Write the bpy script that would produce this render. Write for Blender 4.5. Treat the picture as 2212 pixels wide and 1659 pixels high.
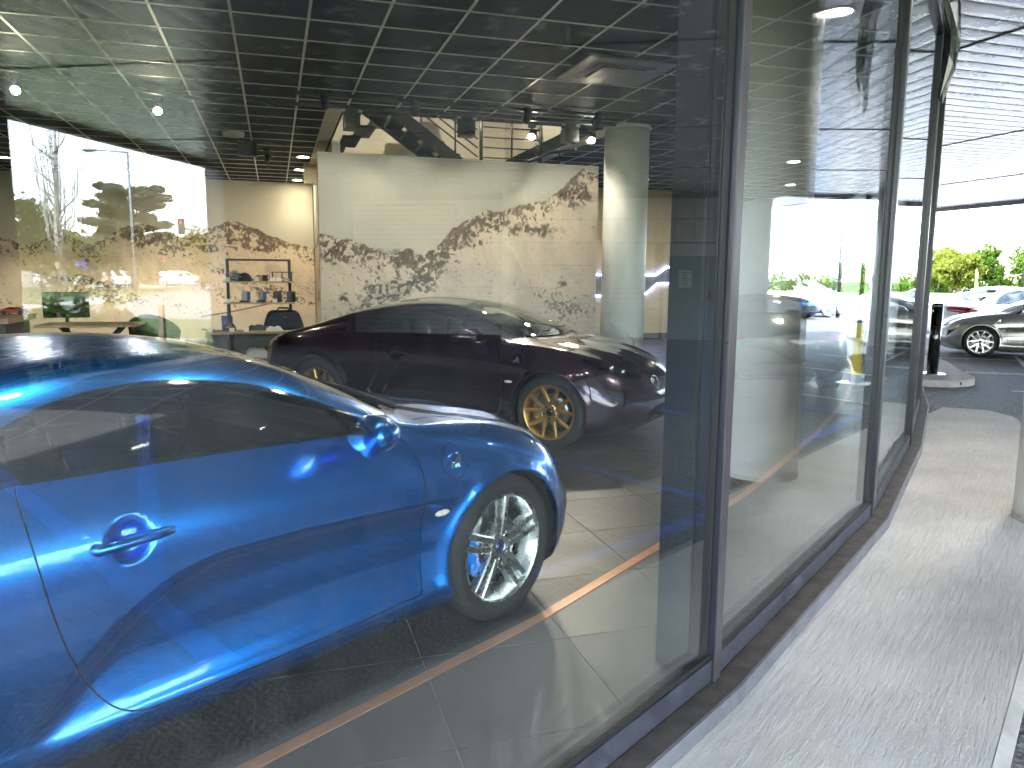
import bpy, bmesh, math, random
import numpy as np
from mathutils import Vector, Matrix, noise as mnoise

random.seed(7)
rng = np.random.default_rng(7)
R = math.radians
scene = bpy.context.scene
for o in list(bpy.data.objects):
    bpy.data.objects.remove(o)

# ------------------------------------------------------------------ camera
CAM_Z = 1.45
cam_data = bpy.data.cameras.new('camera')
cam = bpy.data.objects.new('camera', cam_data)
scene.collection.objects.link(cam)
cam_data.sensor_width = 36.0
cam_data.lens = 36.0 * 1662.0 / 2212.0
cam_data.clip_start = 0.05
cam_data.clip_end = 3000.0
PITCH, ROLL = R(7.97), R(0.46)
_f = Vector((0, math.cos(PITCH), -math.sin(PITCH)))
_u = Vector((0, math.sin(PITCH), math.cos(PITCH)))
_r = Vector((1, 0, 0))
_r2 = math.cos(ROLL) * _r + math.sin(ROLL) * _u
_u2 = math.cos(ROLL) * _u - math.sin(ROLL) * _r
_m = Matrix((_r2, _u2, -_f)).transposed().to_4x4()
_m.translation = Vector((0, 0, CAM_Z))
cam.matrix_world = _m
scene.camera = cam

# ------------------------------------------------------------------ sky, sun, exposure
SUN_AZ, SUN_EL = R(248.0), R(50.0)      # azimuth clockwise from the viewing direction
world = bpy.data.worlds.new('World')
scene.world = world
world.use_nodes = True
wn, wl = world.node_tree.nodes, world.node_tree.links
wn.clear()
w_out = wn.new('ShaderNodeOutputWorld')
w_bg = wn.new('ShaderNodeBackground')
w_sky = wn.new('ShaderNodeTexSky')
w_sky.sky_type = 'NISHITA'
w_sky.sun_disc = False
w_sky.sun_elevation = SUN_EL
w_sky.sun_rotation = SUN_AZ
w_sky.air_density = 1.2
w_sky.dust_density = 0.6
w_tc = wn.new('ShaderNodeTexCoord')
w_map = wn.new('ShaderNodeMapping')
w_map.inputs['Scale'].default_value = (1.0, 1.0, 2.6)
w_noise = wn.new('ShaderNodeTexNoise')
w_noise.inputs['Scale'].default_value = 2.2
w_noise.inputs['Detail'].default_value = 7.0
w_noise.inputs['Roughness'].default_value = 0.55
w_ramp = wn.new('ShaderNodeValToRGB')
w_ramp.color_ramp.elements[0].position = 0.40
w_ramp.color_ramp.elements[1].position = 0.62
w_mix = wn.new('ShaderNodeMixRGB')
w_mix.inputs['Color2'].default_value = (10.5, 11.0, 11.8, 1)
wl.new(w_tc.outputs['Generated'], w_map.inputs['Vector'])
wl.new(w_map.outputs['Vector'], w_noise.inputs['Vector'])
wl.new(w_noise.outputs['Fac'], w_ramp.inputs['Fac'])
wl.new(w_ramp.outputs['Color'], w_mix.inputs['Fac'])
wl.new(w_sky.outputs['Color'], w_mix.inputs['Color1'])
wl.new(w_mix.outputs['Color'], w_bg.inputs['Color'])
w_bg.inputs['Strength'].default_value = 0.15
wl.new(w_bg.outputs['Background'], w_out.inputs['Surface'])

sun_data = bpy.data.lights.new('sun', 'SUN')
sun_data.energy = 2.8
sun_data.angle = R(0.6)
sun_data.color = (1.0, 0.955, 0.88)
sun = bpy.data.objects.new('sun', sun_data)
scene.collection.objects.link(sun)
_sd = Vector((math.sin(SUN_AZ) * math.cos(SUN_EL), math.cos(SUN_AZ) * math.cos(SUN_EL), math.sin(SUN_EL)))
sun.rotation_euler = _sd.to_track_quat('Z', 'Y').to_euler()
sun.location = _sd * 60

scene.view_settings.view_transform = 'Standard'
scene.view_settings.look = 'None'
scene.view_settings.gamma = 1.0
scene.view_settings.use_curve_mapping = False
scene.view_settings.exposure = 3.4
scene.render.engine = 'CYCLES'
scene.cycles.use_denoising = True
scene.cycles.use_adaptive_sampling = True
scene.cycles.adaptive_threshold = 0.05
scene.cycles.light_sampling_threshold = 0.02
scene.cycles.max_bounces = 7
scene.cycles.diffuse_bounces = 2
scene.cycles.glossy_bounces = 4
scene.cycles.transmission_bounces = 4
scene.cycles.transparent_max_bounces = 20
scene.cycles.sample_clamp_indirect = 6.0
scene.cycles.caustics_reflective = False
scene.cycles.caustics_refractive = False

# ------------------------------------------------------------------ frames
BANG = R(17.1)                          # building axes: A along the soffit slats, B along the ceiling grid
EA = Vector((math.cos(BANG), math.sin(BANG), 0))
EB = Vector((-math.sin(BANG), math.cos(BANG), 0))
def AB(a, b, z=0.0):
    return EA * a + EB * b + Vector((0, 0, z))
def toAB(p):
    p = Vector((p[0], p[1], 0)); return p.dot(EA), p.dot(EB)

# ------------------------------------------------------------------ object helpers
COL = scene.collection
def link(o):
    COL.objects.link(o); return o
def thing(name, label, cat, loc=(0, 0, 0), rotz=0.0, group=None, kind=None):
    o = link(bpy.data.objects.new(name, None))
    o.empty_display_size = 0.1
    o.location = loc; o.rotation_euler = (0, 0, rotz)
    tag(o, label, cat, group, kind)
    return o
def tag(o, label=None, cat=None, group=None, kind=None):
    if label: o['label'] = label
    if cat: o['category'] = cat
    if group: o['group'] = group
    if kind: o['kind'] = kind
    return o
def copy_tree(o, parent=None, matmap=None):
    c = o.copy(); link(c)
    c.parent = parent
    if parent is not None:
        c.matrix_parent_inverse = o.matrix_parent_inverse.copy()
    if matmap and c.type == 'MESH':
        for i, s in enumerate(c.material_slots):
            m = c.data.materials[i]
            if m and m.name in matmap:
                s.link = 'OBJECT'; s.material = matmap[m.name]
    for ch in list(o.children):
        copy_tree(ch, c, matmap)
    return c

class MB:
    """collects faces into one mesh"""
    def __init__(self):
        self.v = []; self.f = []; self.s = []
    def add(self, verts, faces, smooth=False):
        b = len(self.v)
        self.v.extend([tuple(p) for p in verts])
        for f in faces:
            self.f.append(tuple(b + i for i in f)); self.s.append(smooth)
        return self
    def box(self, c, s, rz=0.0, m=None):
        hx, hy, hz = s[0] / 2, s[1] / 2, s[2] / 2
        vs = [Vector((x, y, z)) for z in (-hz, hz) for x, y in ((-hx, -hy), (hx, -hy), (hx, hy), (-hx, hy))]
        rot = Matrix.Rotation(rz, 4, 'Z') if m is None else m
        vs = [rot @ p + Vector(c) for p in vs]
        return self.add(vs, [(3, 2, 1, 0), (4, 5, 6, 7), (0, 1, 5, 4), (1, 2, 6, 5), (2, 3, 7, 6), (3, 0, 4, 7)])
    def bbox(self, lo, hi):
        c = [(a + b) / 2 for a, b in zip(lo, hi)]; s = [abs(b - a) for a, b in zip(lo, hi)]
        return self.box(c, s)
    def cbox(self, c, s, ch=0.005, rz=0.0):
        """box with chamfered edges"""
        hx, hy, hz = s[0] / 2, s[1] / 2, s[2] / 2
        ch = min(ch, hx * .9, hy * .9, hz * .9)
        bm = bmesh.new()
        bmesh.ops.create_cube(bm, size=1.0, matrix=Matrix.Diagonal((s[0], s[1], s[2], 1)))
        bmesh.ops.bevel(bm, geom=bm.edges[:], offset=ch, segments=2, profile=0.6, affect='EDGES')
        rot = Matrix.Rotation(rz, 4, 'Z')
        bm.verts.index_update()
        vs = [rot @ v.co + Vector(c) for v in bm.verts]
        fs = [tuple(v.index for v in f.verts) for f in bm.faces]
        bm.free()
        return self.add(vs, fs)
    def prism(self, poly, z0, z1, axis='z', smooth=False):
        """poly of 2-d points extruded; axis z: (x,y) ; y: (x,z) ; x: (y,z)"""
        n = len(poly)
        def mk(p, t):
            if axis == 'z': return (p[0], p[1], t)
            if axis == 'y': return (p[0], t, p[1])
            return (t, p[0], p[1])
        vs = [mk(p, z0) for p in poly] + [mk(p, z1) for p in poly]
        fs = [tuple(range(n - 1, -1, -1)), tuple(range(n, 2 * n))]
        self.add(vs, fs)
        b = len(self.v) - 2 * n
        for i in range(n):
            j = (i + 1) % n
            self.f.append((b + i, b + j, b + n + j, b + n + i)); self.s.append(smooth)
        return self
    def cyl(self, p0, p1, r0, r1=None, n=16, caps=True, smooth=True):
        r1 = r0 if r1 is None else r1
        p0, p1 = Vector(p0), Vector(p1)
        d = (p1 - p0)
        if d.length < 1e-9: return self
        q = d.to_track_quat('Z', 'Y')
        vs = []
        for p, r in ((p0, r0), (p1, r1)):
            for i in range(n):
                a = 2 * math.pi * i / n
                vs.append(p + q @ Vector((r * math.cos(a), r * math.sin(a), 0)))
        b = len(self.v)
        self.add(vs, [(i, (i + 1) % n, n + (i + 1) % n, n + i) for i in range(n)], smooth)
        if caps:
            self.f.append(tuple(b + i for i in range(n - 1, -1, -1))); self.s.append(False)
            self.f.append(tuple(b + n + i for i in range(n))); self.s.append(False)
        return self
    def tube(self, path, r, n=8, rs=None):
        path = [Vector(p) for p in path]
        m = len(path); vs = []
        up = Vector((0, 0, 1))
        for i, p in enumerate(path):
            t = (path[min(i + 1, m - 1)] - path[max(i - 1, 0)]).normalized()
            a = up if abs(t.dot(up)) < 0.95 else Vector((1, 0, 0))
            x = t.cross(a).normalized(); y = x.cross(t)
            rr = rs[i] if rs else r
            for k in range(n):
                g = 2 * math.pi * k / n
                vs.append(p + x * rr * math.cos(g) + y * rr * math.sin(g))
        fs = []
        for i in range(m - 1):
            for k in range(n):
                k2 = (k + 1) % n
                fs.append((i * n + k, i * n + k2, (i + 1) * n + k2, (i + 1) * n + k))
        b = len(self.v)
        self.add(vs, fs, True)
        self.f.append(tuple(b + k for k in range(n - 1, -1, -1))); self.s.append(False)
        self.f.append(tuple(b + (m - 1) * n + k for k in range(n))); self.s.append(False)
        return self
    def lathe(self, prof, c=(0, 0, 0), n=32, axis='z', smooth=True, closed=False):
        """prof: (radius, height) pairs about an axis"""
        vs = []
        for r, h in prof:
            for k in range(n):
                g = 2 * math.pi * k / n
                x, y = r * math.cos(g), r * math.sin(g)
                if axis == 'z': p = (x, y, h)
                elif axis == 'y': p = (x, h, y)
                else: p = (h, x, y)
                vs.append((p[0] + c[0], p[1] + c[1], p[2] + c[2]))
        fs = []
        m = len(prof)
        for i in range(m - 1 + (1 if closed else 0)):
            i2 = (i + 1) % m
            for k in range(n):
                k2 = (k + 1) % n
                f = (i * n + k, i * n + k2, i2 * n + k2, i2 * n + k)
                fs.append(f if axis != 'y' else f[::-1])
        return self.add(vs, fs, smooth)
    def ellipsoid(self, c, r, n=16, m=10, mat=None):
        vs = []; fs = []
        for i in range(m + 1):
            t = math.pi * i / m
            for k in range(n):
                g = 2 * math.pi * k / n
                p = Vector((r[0] * math.sin(t) * math.cos(g), r[1] * math.sin(t) * math.sin(g), r[2] * math.cos(t)))
                if mat is not None: p = mat @ p
                vs.append(p + Vector(c))
        for i in range(m):
            for k in range(n):
                k2 = (k + 1) % n
                fs.append((i * n + k, (i + 1) * n + k, (i + 1) * n + k2, i * n + k2))
        return self.add(vs, fs, True)
    def build(self, name, mat=None, parent=None, loc=None, rotz=None):
        me = bpy.data.meshes.new(name)
        me.from_pydata(self.v, [], self.f)
        me.polygons.foreach_set('use_smooth', np.array(self.s, dtype=bool))
        me.validate(verbose=False)
        me.update()
        if mat: me.materials.append(mat)
        o = link(bpy.data.objects.new(name, me))
        if parent is not None: o.parent = parent
        if loc is not None: o.location = loc
        if rotz is not None: o.rotation_euler = (0, 0, rotz)
        return o
def inst(name, me, parent=None, loc=(0, 0, 0), rotz=0.0, rot=None, scale=None):
    o = link(bpy.data.objects.new(name, me))
    if parent is not None: o.parent = parent
    o.location = loc
    o.rotation_euler = rot if rot is not None else (0, 0, rotz)
    if scale is not None: o.scale = scale
    return o
def text_mesh(name, s, size, mat, extrude=0.001, font_shear=0.0, space=1.0, align='CENTER'):
    cu = bpy.data.curves.new(name + '_source', 'FONT')
    cu.body = s; cu.size = size; cu.extrude = extrude; cu.shear = font_shear
    cu.align_x = align; cu.align_y = 'CENTER'; cu.space_character = space; cu.resolution_u = 3
    t = bpy.data.objects.new(name + '_source', cu); link(t)
    dg = bpy.context.evaluated_depsgraph_get()
    me = bpy.data.meshes.new_from_object(t.evaluated_get(dg))
    bpy.data.objects.remove(t); bpy.data.curves.remove(cu)
    me.name = name
    me.materials.clear(); me.materials.append(mat)
    return me

# ------------------------------------------------------------------ materials
def new_mat(name):
    m = bpy.data.materials.new(name); m.use_nodes = True
    return m, m.node_tree.nodes, m.node_tree.links, m.node_tree.nodes['Principled BSDF']
def pmat(name, col, rough=0.5, metal=0.0, coat=0.0, spec=0.5, var=0.0, scale=8.0, bump=0.0, bscale=60.0, coat_rough=0.03, emit=None, estr=0.0, stretch=None, rvar=0.0, trans=0.0):
    m, n, l, p = new_mat(name)
    p.inputs['Base Color'].default_value = (*col, 1)
    p.inputs['Roughness'].default_value = rough
    p.inputs['Metallic'].default_value = metal
    p.inputs['Coat Weight'].default_value = coat
    p.inputs['Coat Roughness'].default_value = coat_rough
    p.inputs['Specular IOR Level'].default_value = spec
    if trans: p.inputs['Transmission Weight'].default_value = trans
    if emit is not None:
        p.inputs['Emission Color'].default_value = (*emit, 1)
        p.inputs['Emission Strength'].default_value = estr
    tc = None
    if var or bump or rvar:
        tc = n.new('ShaderNodeTexCoord'); src = tc.outputs['Object']
        if stretch:
            mp = n.new('ShaderNodeMapping'); mp.inputs['Scale'].default_value = stretch
            l.new(src, mp.inputs['Vector']); src = mp.outputs['Vector']
    if var or rvar:
        t = n.new('ShaderNodeTexNoise'); t.inputs['Scale'].default_value = scale; t.inputs['Detail'].default_value = 6
        t.inputs['Roughness'].default_value = 0.6
        l.new(src, t.inputs['Vector'])
        if var:
            mr = n.new('ShaderNodeMapRange'); mr.inputs['From Min'].default_value = 0.3; mr.inputs['From Max'].default_value = 0.7
            mr.inputs['To Min'].default_value = 1 - var; mr.inputs['To Max'].default_value = 1 + var
            l.new(t.outputs['Fac'], mr.inputs['Value'])
            mx = n.new('ShaderNodeVectorMath'); mx.operation = 'SCALE'
            mx.inputs[0].default_value = col
            l.new(mr.outputs['Result'], mx.inputs['Scale'])
            l.new(mx.outputs['Vector'], p.inputs['Base Color'])
        if rvar:
            mr2 = n.new('ShaderNodeMapRange'); mr2.inputs['From Min'].default_value = 0.3; mr2.inputs['From Max'].default_value = 0.7
            mr2.inputs['To Min'].default_value = max(0.02, rough - rvar); mr2.inputs['To Max'].default_value = min(1, rough + rvar)
            l.new(t.outputs['Fac'], mr2.inputs['Value']); l.new(mr2.outputs['Result'], p.inputs['Roughness'])
    if bump:
        t2 = n.new('ShaderNodeTexNoise'); t2.inputs['Scale'].default_value = bscale; t2.inputs['Detail'].default_value = 5
        l.new(src, t2.inputs['Vector'])
        b = n.new('ShaderNodeBump'); b.inputs['Strength'].default_value = bump; b.inputs['Distance'].default_value = 0.01
        l.new(t2.outputs['Fac'], b.inputs['Height']); l.new(b.outputs['Normal'], p.inputs['Normal'])
    return m
def glass_mat(name, tint=(0.95, 0.98, 0.96), ior=1.5, surfaces=2.0, rough=0.0, gtint=(0.92, 1.0, 0.98), wave=0.0, dust=False):
    """thin glazing: Fresnel share reflected, the rest passes straight through"""
    m = bpy.data.materials.new(name); m.use_nodes = True
    n, l = m.node_tree.nodes, m.node_tree.links
    n.clear()
    out = n.new('ShaderNodeOutputMaterial')
    geo = n.new('ShaderNodeNewGeometry')
    mi = n.new('ShaderNodeMix'); mi.data_type = 'FLOAT'
    mi.inputs['A'].default_value = ior; mi.inputs['B'].default_value = 1.0 / ior
    l.new(geo.outputs['Backfacing'], mi.inputs['Factor'])
    fr = n.new('ShaderNodeFresnel'); l.new(mi.outputs['Result'], fr.inputs['IOR'])
    # stack of N surfaces: N r / (1 + (N-1) r)
    a = n.new('ShaderNodeMath'); a.operation = 'MULTIPLY'; a.inputs[1].default_value = surfaces
    b = n.new('ShaderNodeMath'); b.operation = 'MULTIPLY_ADD'; b.inputs[1].default_value = surfaces - 1; b.inputs[2].default_value = 1.0
    d = n.new('ShaderNodeMath'); d.operation = 'DIVIDE'
    l.new(fr.outputs['Fac'], a.inputs[0]); l.new(fr.outputs['Fac'], b.inputs[0])
    l.new(a.outputs[0], d.inputs[0]); l.new(b.outputs[0], d.inputs[1])
    tr = n.new('ShaderNodeBsdfTransparent'); tr.inputs['Color'].default_value = (*tint, 1)
    gl = n.new('ShaderNodeBsdfGlossy'); gl.inputs['Color'].default_value = (*gtint, 1); gl.inputs['Roughness'].default_value = rough
    if wave:
        tc = n.new('ShaderNodeTexCoord')
        t = n.new('ShaderNodeTexNoise'); t.inputs['Scale'].default_value = 0.9; t.inputs['Detail'].default_value = 1
        l.new(tc.outputs['Object'], t.inputs['Vector'])
        bp = n.new('ShaderNodeBump'); bp.inputs['Strength'].default_value = 1.0; bp.inputs['Distance'].default_value = wave
        l.new(t.outputs['Fac'], bp.inputs['Height']); l.new(bp.outputs['Normal'], gl.inputs['Normal'])
    mx = n.new('ShaderNodeMixShader')
    l.new(d.outputs[0], mx.inputs['Fac']); l.new(tr.outputs[0], mx.inputs[1]); l.new(gl.outputs[0], mx.inputs[2])
    last = mx.outputs[0]
    if dust:                                   # thin film of dust and dried rain, thicker along the bottom edge
        tc2 = n.new('ShaderNodeTexCoord'); sx = n.new('ShaderNodeSeparateXYZ'); l.new(tc2.outputs['Object'], sx.inputs[0])
        low = n.new('ShaderNodeMapRange'); low.inputs['From Min'].default_value = -1.68; low.inputs['From Max'].default_value = -1.30; low.inputs['To Min'].default_value = .10; low.inputs['To Max'].default_value = .010
        l.new(sx.outputs['Z'], low.inputs['Value'])
        mp = n.new('ShaderNodeMapping'); mp.inputs['Scale'].default_value = (9, 9, 1.6); l.new(tc2.outputs['Object'], mp.inputs['Vector'])
        nz = n.new('ShaderNodeTexNoise'); nz.inputs['Scale'].default_value = 1.5; nz.inputs['Detail'].default_value = 8; nz.inputs['Roughness'].default_value = .7
        l.new(mp.outputs['Vector'], nz.inputs['Vector'])
        nr = n.new('ShaderNodeMapRange'); nr.inputs['From Min'].default_value = .45; nr.inputs['From Max'].default_value = .72; l.new(nz.outputs['Fac'], nr.inputs['Value'])
        ml = n.new('ShaderNodeMath'); ml.operation = 'MULTIPLY'; l.new(low.outputs['Result'], ml.inputs[0]); l.new(nr.outputs['Result'], ml.inputs[1])
        df = n.new('ShaderNodeBsdfDiffuse'); df.inputs['Color'].default_value = (.62, .60, .56, 1)
        m2 = n.new('ShaderNodeMixShader'); l.new(ml.outputs[0], m2.inputs['Fac']); l.new(last, m2.inputs[1]); l.new(df.outputs[0], m2.inputs[2])
        last = m2.outputs[0]
    l.new(last, out.inputs['Surface'])
    return m
def emat(name, col, strength):
    m = bpy.data.materials.new(name); m.use_nodes = True
    n, l = m.node_tree.nodes, m.node_tree.links; n.clear()
    o = n.new('ShaderNodeOutputMaterial'); e = n.new('ShaderNodeEmission')
    e.inputs['Color'].default_value = (*col, 1); e.inputs['Strength'].default_value = strength
    l.new(e.outputs[0], o.inputs['Surface'])
    return m

M = {}
M['black_plastic'] = pmat('black_plastic', (0.012, 0.012, 0.013), 0.45)
M['black_gloss'] = pmat('black_gloss', (0.006, 0.006, 0.007), 0.08, coat=0.6)
M['rubber'] = pmat('rubber', (0.018, 0.018, 0.019), 0.72, var=0.25, scale=20, bump=0.1, bscale=90)
M['chrome'] = pmat('chrome', (0.75, 0.76, 0.78), 0.12, metal=1.0)
M['steel'] = pmat('steel', (0.5, 0.5, 0.5), 0.28, metal=1.0, rvar=0.1, scale=30)
M['disc_metal'] = pmat('disc_metal', (0.36, 0.36, 0.36), 0.32, metal=1.0)
M['alloy_silver'] = pmat('alloy_silver', (0.84, 0.86, 0.87), 0.28, metal=1.0, rvar=0.05, scale=25)
M['alloy_gold'] = pmat('alloy_gold', (0.78, 0.50, 0.17), 0.34, metal=1.0, rvar=0.06, scale=25)
M['paint_blue'] = pmat('paint_blue', (0.0, 0.165, 0.64), 0.25, metal=0.88, coat=1.0)
M['paint_purple'] = pmat('paint_purple', (0.026, 0.008, 0.030), 0.20, metal=0.5, coat=1.0)
M['paint_silver'] = pmat('paint_silver', (0.44, 0.43, 0.42), 0.30, metal=0.75, coat=1.0)
M['paint_black'] = pmat('paint_black', (0.012, 0.013, 0.016), 0.25, metal=0.3, coat=1.0)
M['paint_white'] = pmat('paint_white', (0.74, 0.75, 0.77), 0.30, coat=0.8)
M['paint_pearl'] = pmat('paint_pearl', (0.62, 0.64, 0.67), 0.30, metal=0.35, coat=1.0)
M['paint_bright_blue'] = pmat('paint_bright_blue', (0.01, 0.16, 0.62), 0.3, metal=0.3, coat=1.0)
M['paint_grey'] = pmat('paint_grey', (0.22, 0.23, 0.25), 0.3, metal=0.5, coat=1.0)
M['paint_orange'] = pmat('paint_orange', (0.55, 0.10, 0.03), 0.3, metal=0.2, coat=1.0)
M['car_glass'] = glass_mat('car_glass', tint=(0.40, 0.42, 0.42), surfaces=1.4)
M['lens_clear'] = glass_mat('lens_clear', tint=(0.9, 0.92, 0.92), surfaces=2.0)
M['lens_red'] = pmat('lens_red', (0.30, 0.006, 0.008), 0.12, coat=1.0)
M['seat_leather'] = pmat('seat_leather', (0.02, 0.02, 0.022), 0.5, bump=0.05)
M['caliper_blue'] = pmat('caliper_blue', (0.0, 0.20, 0.75), 0.3, coat=0.8)
M['caliper_gold'] = pmat('caliper_gold', (0.45, 0.30, 0.10), 0.35, metal=0.6)
M['cap_blue'] = pmat('cap_blue', (0.005, 0.02, 0.10), 0.25, coat=0.8)
M['white_print'] = pmat('white_print', (0.8, 0.8, 0.8), 0.5)
M['repeater_lens'] = pmat('repeater_lens', (0.75, 0.68, 0.58), 0.12, coat=1.0, var=0.25, scale=60)
M['lamp_reflector'] = pmat('lamp_reflector', (0.7, 0.7, 0.68), 0.15, metal=1.0)

# ================================================================== cars
def hermite(xk, yk, x):
    """smooth curve through knots (finite-difference tangents, limited)"""
    xk = np.asarray(xk, float); yk = np.asarray(yk, float)
    d = np.diff(yk) / np.diff(xk)
    m = np.empty_like(yk); m[0] = d[0]; m[-1] = d[-1]
    h = np.diff(xk)
    m[1:-1] = (d[:-1] * h[1:] + d[1:] * h[:-1]) / (h[1:] + h[:-1])
    x = np.clip(x, xk[0], xk[-1])
    i = np.clip(np.searchsorted(xk, x) - 1, 0, len(xk) - 2)
    hh = xk[i + 1] - xk[i]; t = (x - xk[i]) / hh
    t2, t3 = t * t, t * t * t
    return (2*t3 - 3*t2 + 1) * yk[i] + (t3 - 2*t2 + t) * hh * m[i] + (-2*t3 + 3*t2) * yk[i+1] + (t3 - t2) * hh * m[i+1]

def sdf_poly(P, poly):
    """signed distance (negative inside) of points P (n,2) to a closed polygon"""
    poly = np.asarray(poly, float); n = len(poly)
    d2 = np.full(len(P), 1e9); inside = np.zeros(len(P), bool)
    for i in range(n):
        a = poly[i]; b = poly[(i + 1) % n]
        e = b - a; w = P - a
        t = np.clip((w @ e) / max(e @ e, 1e-12), 0, 1)
        q = w - t[:, None] * e
        d2 = np.minimum(d2, (q * q).sum(1))
        c = (a[1] > P[:, 1]) != (b[1] > P[:, 1])
        with np.errstate(divide='ignore', invalid='ignore'):
            xi = a[0] + (P[:, 1] - a[1]) / (b[1] - a[1]) * e[0]
        inside ^= c & (P[:, 0] < xi)
    d = np.sqrt(d2)
    return np.where(inside, -d, d)

def smooth_poly(pts, sub=5, closed=True):
    """Catmull-Rom through points; a point given twice stays a corner"""
    P = [np.array(p, float) for p in pts]; n = len(P); out = []
    for i in range(n):
        p0, p1, p2, p3 = P[i - 1], P[i], P[(i + 1) % n], P[(i + 2) % n]
        if np.allclose(p1, p2): continue
        a1 = (p2 - p0) / 2 if not np.allclose(p0, p1) else (p2 - p1) * .5
        a2 = (p3 - p1) / 2 if not np.allclose(p2, p3) else (p2 - p1) * .5
        L = np.linalg.norm(p2 - p1)
        for v in (a1, a2):
            nv = np.linalg.norm(v)
            if nv > L: v *= L / nv
        for k in range(sub):
            t = k / sub; t2, t3 = t*t, t*t*t
            out.append((2*t3-3*t2+1)*p1 + (t3-2*t2+t)*a1 + (-2*t3+3*t2)*p2 + (t3-t2)*a2)
    return np.array(out)

class TM:
    """triangle mesh with normals that can be cut along a level set"""
    def __init__(self, V, N, T): self.V, self.N, self.T = V, N, T
    def cut(self, val):
        """returns (inside: val<0, outside: val>=0)"""
        V, N, T = self.V, self.N, self.T
        val = np.where(np.abs(val) < 1e-7, 1e-7, val)
        s = val[T] < 0; c = s.sum(1)
        ins = [T[c == 3]]; outs = [T[c == 0]]
        newV, newN = [V], [N]; base = len(V)
        cache_e = {}
        addV = []; addN = []
        def mid(i, j):
            nonlocal base
            k = (i, j) if i < j else (j, i)
            if k in cache_e: return cache_e[k]
            t = val[i] / (val[i] - val[j])
            addV.append(V[i] + (V[j] - V[i]) * t); nn = N[i] + (N[j] - N[i]) * t
            addN.append(nn / (np.linalg.norm(nn) + 1e-12))
            cache_e[k] = base; base += 1
            return base - 1
        ei, eo = [], []
        for tri, sg, cc in zip(T[(c == 1) | (c == 2)], s[(c == 1) | (c == 2)], c[(c == 1) | (c == 2)]):
            odd = int(np.argmax(sg)) if cc == 1 else int(np.argmin(sg))
            a, b, d = int(tri[odd]), int(tri[(odd + 1) % 3]), int(tri[(odd + 2) % 3])
            ab, ad = mid(a, b), mid(a, d)
            one, two = ([(a, ab, ad)], [(ab, b, d), (ab, d, ad)])
            if cc == 1: ei += one; eo += two
            else: eo += one; ei += two
        V2 = np.vstack([V] + ([np.array(addV)] if addV else [])); N2 = np.vstack([N] + ([np.array(addN)] if addN else []))
        ti = np.vstack(ins + ([np.array(ei)] if ei else [])); to = np.vstack(outs + ([np.array(eo)] if eo else []))
        return TM(V2, N2, ti).compact(), TM(V2, N2, to).compact()
    def compact(self):
        if len(self.T) == 0: return TM(np.zeros((0, 3)), np.zeros((0, 3)), np.zeros((0, 3), int))
        u, inv = np.unique(self.T, return_inverse=True)
        return TM(self.V[u], self.N[u], inv.reshape(-1, 3))
    def mirrored(self):
        f = np.array([1, -1, 1.0])
        return TM(self.V * f, self.N * f, self.T[:, ::-1])
    def __add__(self, o):
        return TM(np.vstack([self.V, o.V]), np.vstack([self.N, o.N]), np.vstack([self.T, o.T + len(self.V)]))
    def offset(self, d): return TM(self.V + self.N * d, self.N, self.T)
    def build(self, name, mat, parent=None):
        me = bpy.data.meshes.new(name)
        nv, nt = len(self.V), len(self.T)
        me.vertices.add(nv); me.vertices.foreach_set('co', self.V.astype(np.float32).ravel())
        me.loops.add(nt * 3); me.loops.foreach_set('vertex_index', self.T.astype(np.int32).ravel())
        me.polygons.add(nt); me.polygons.foreach_set('loop_start', np.arange(0, nt * 3, 3, dtype=np.int32))
        me.polygons.foreach_set('use_smooth', np.ones(nt, bool))
        me.update(); me.validate(verbose=False)
        if len(me.vertices) == nv:
            me.normals_split_custom_set_from_vertices(self.N.astype(np.float32))
        if mat: me.materials.append(mat)
        o = link(bpy.data.objects.new(name, me))
        if parent is not None: o.parent = parent
        return o

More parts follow.
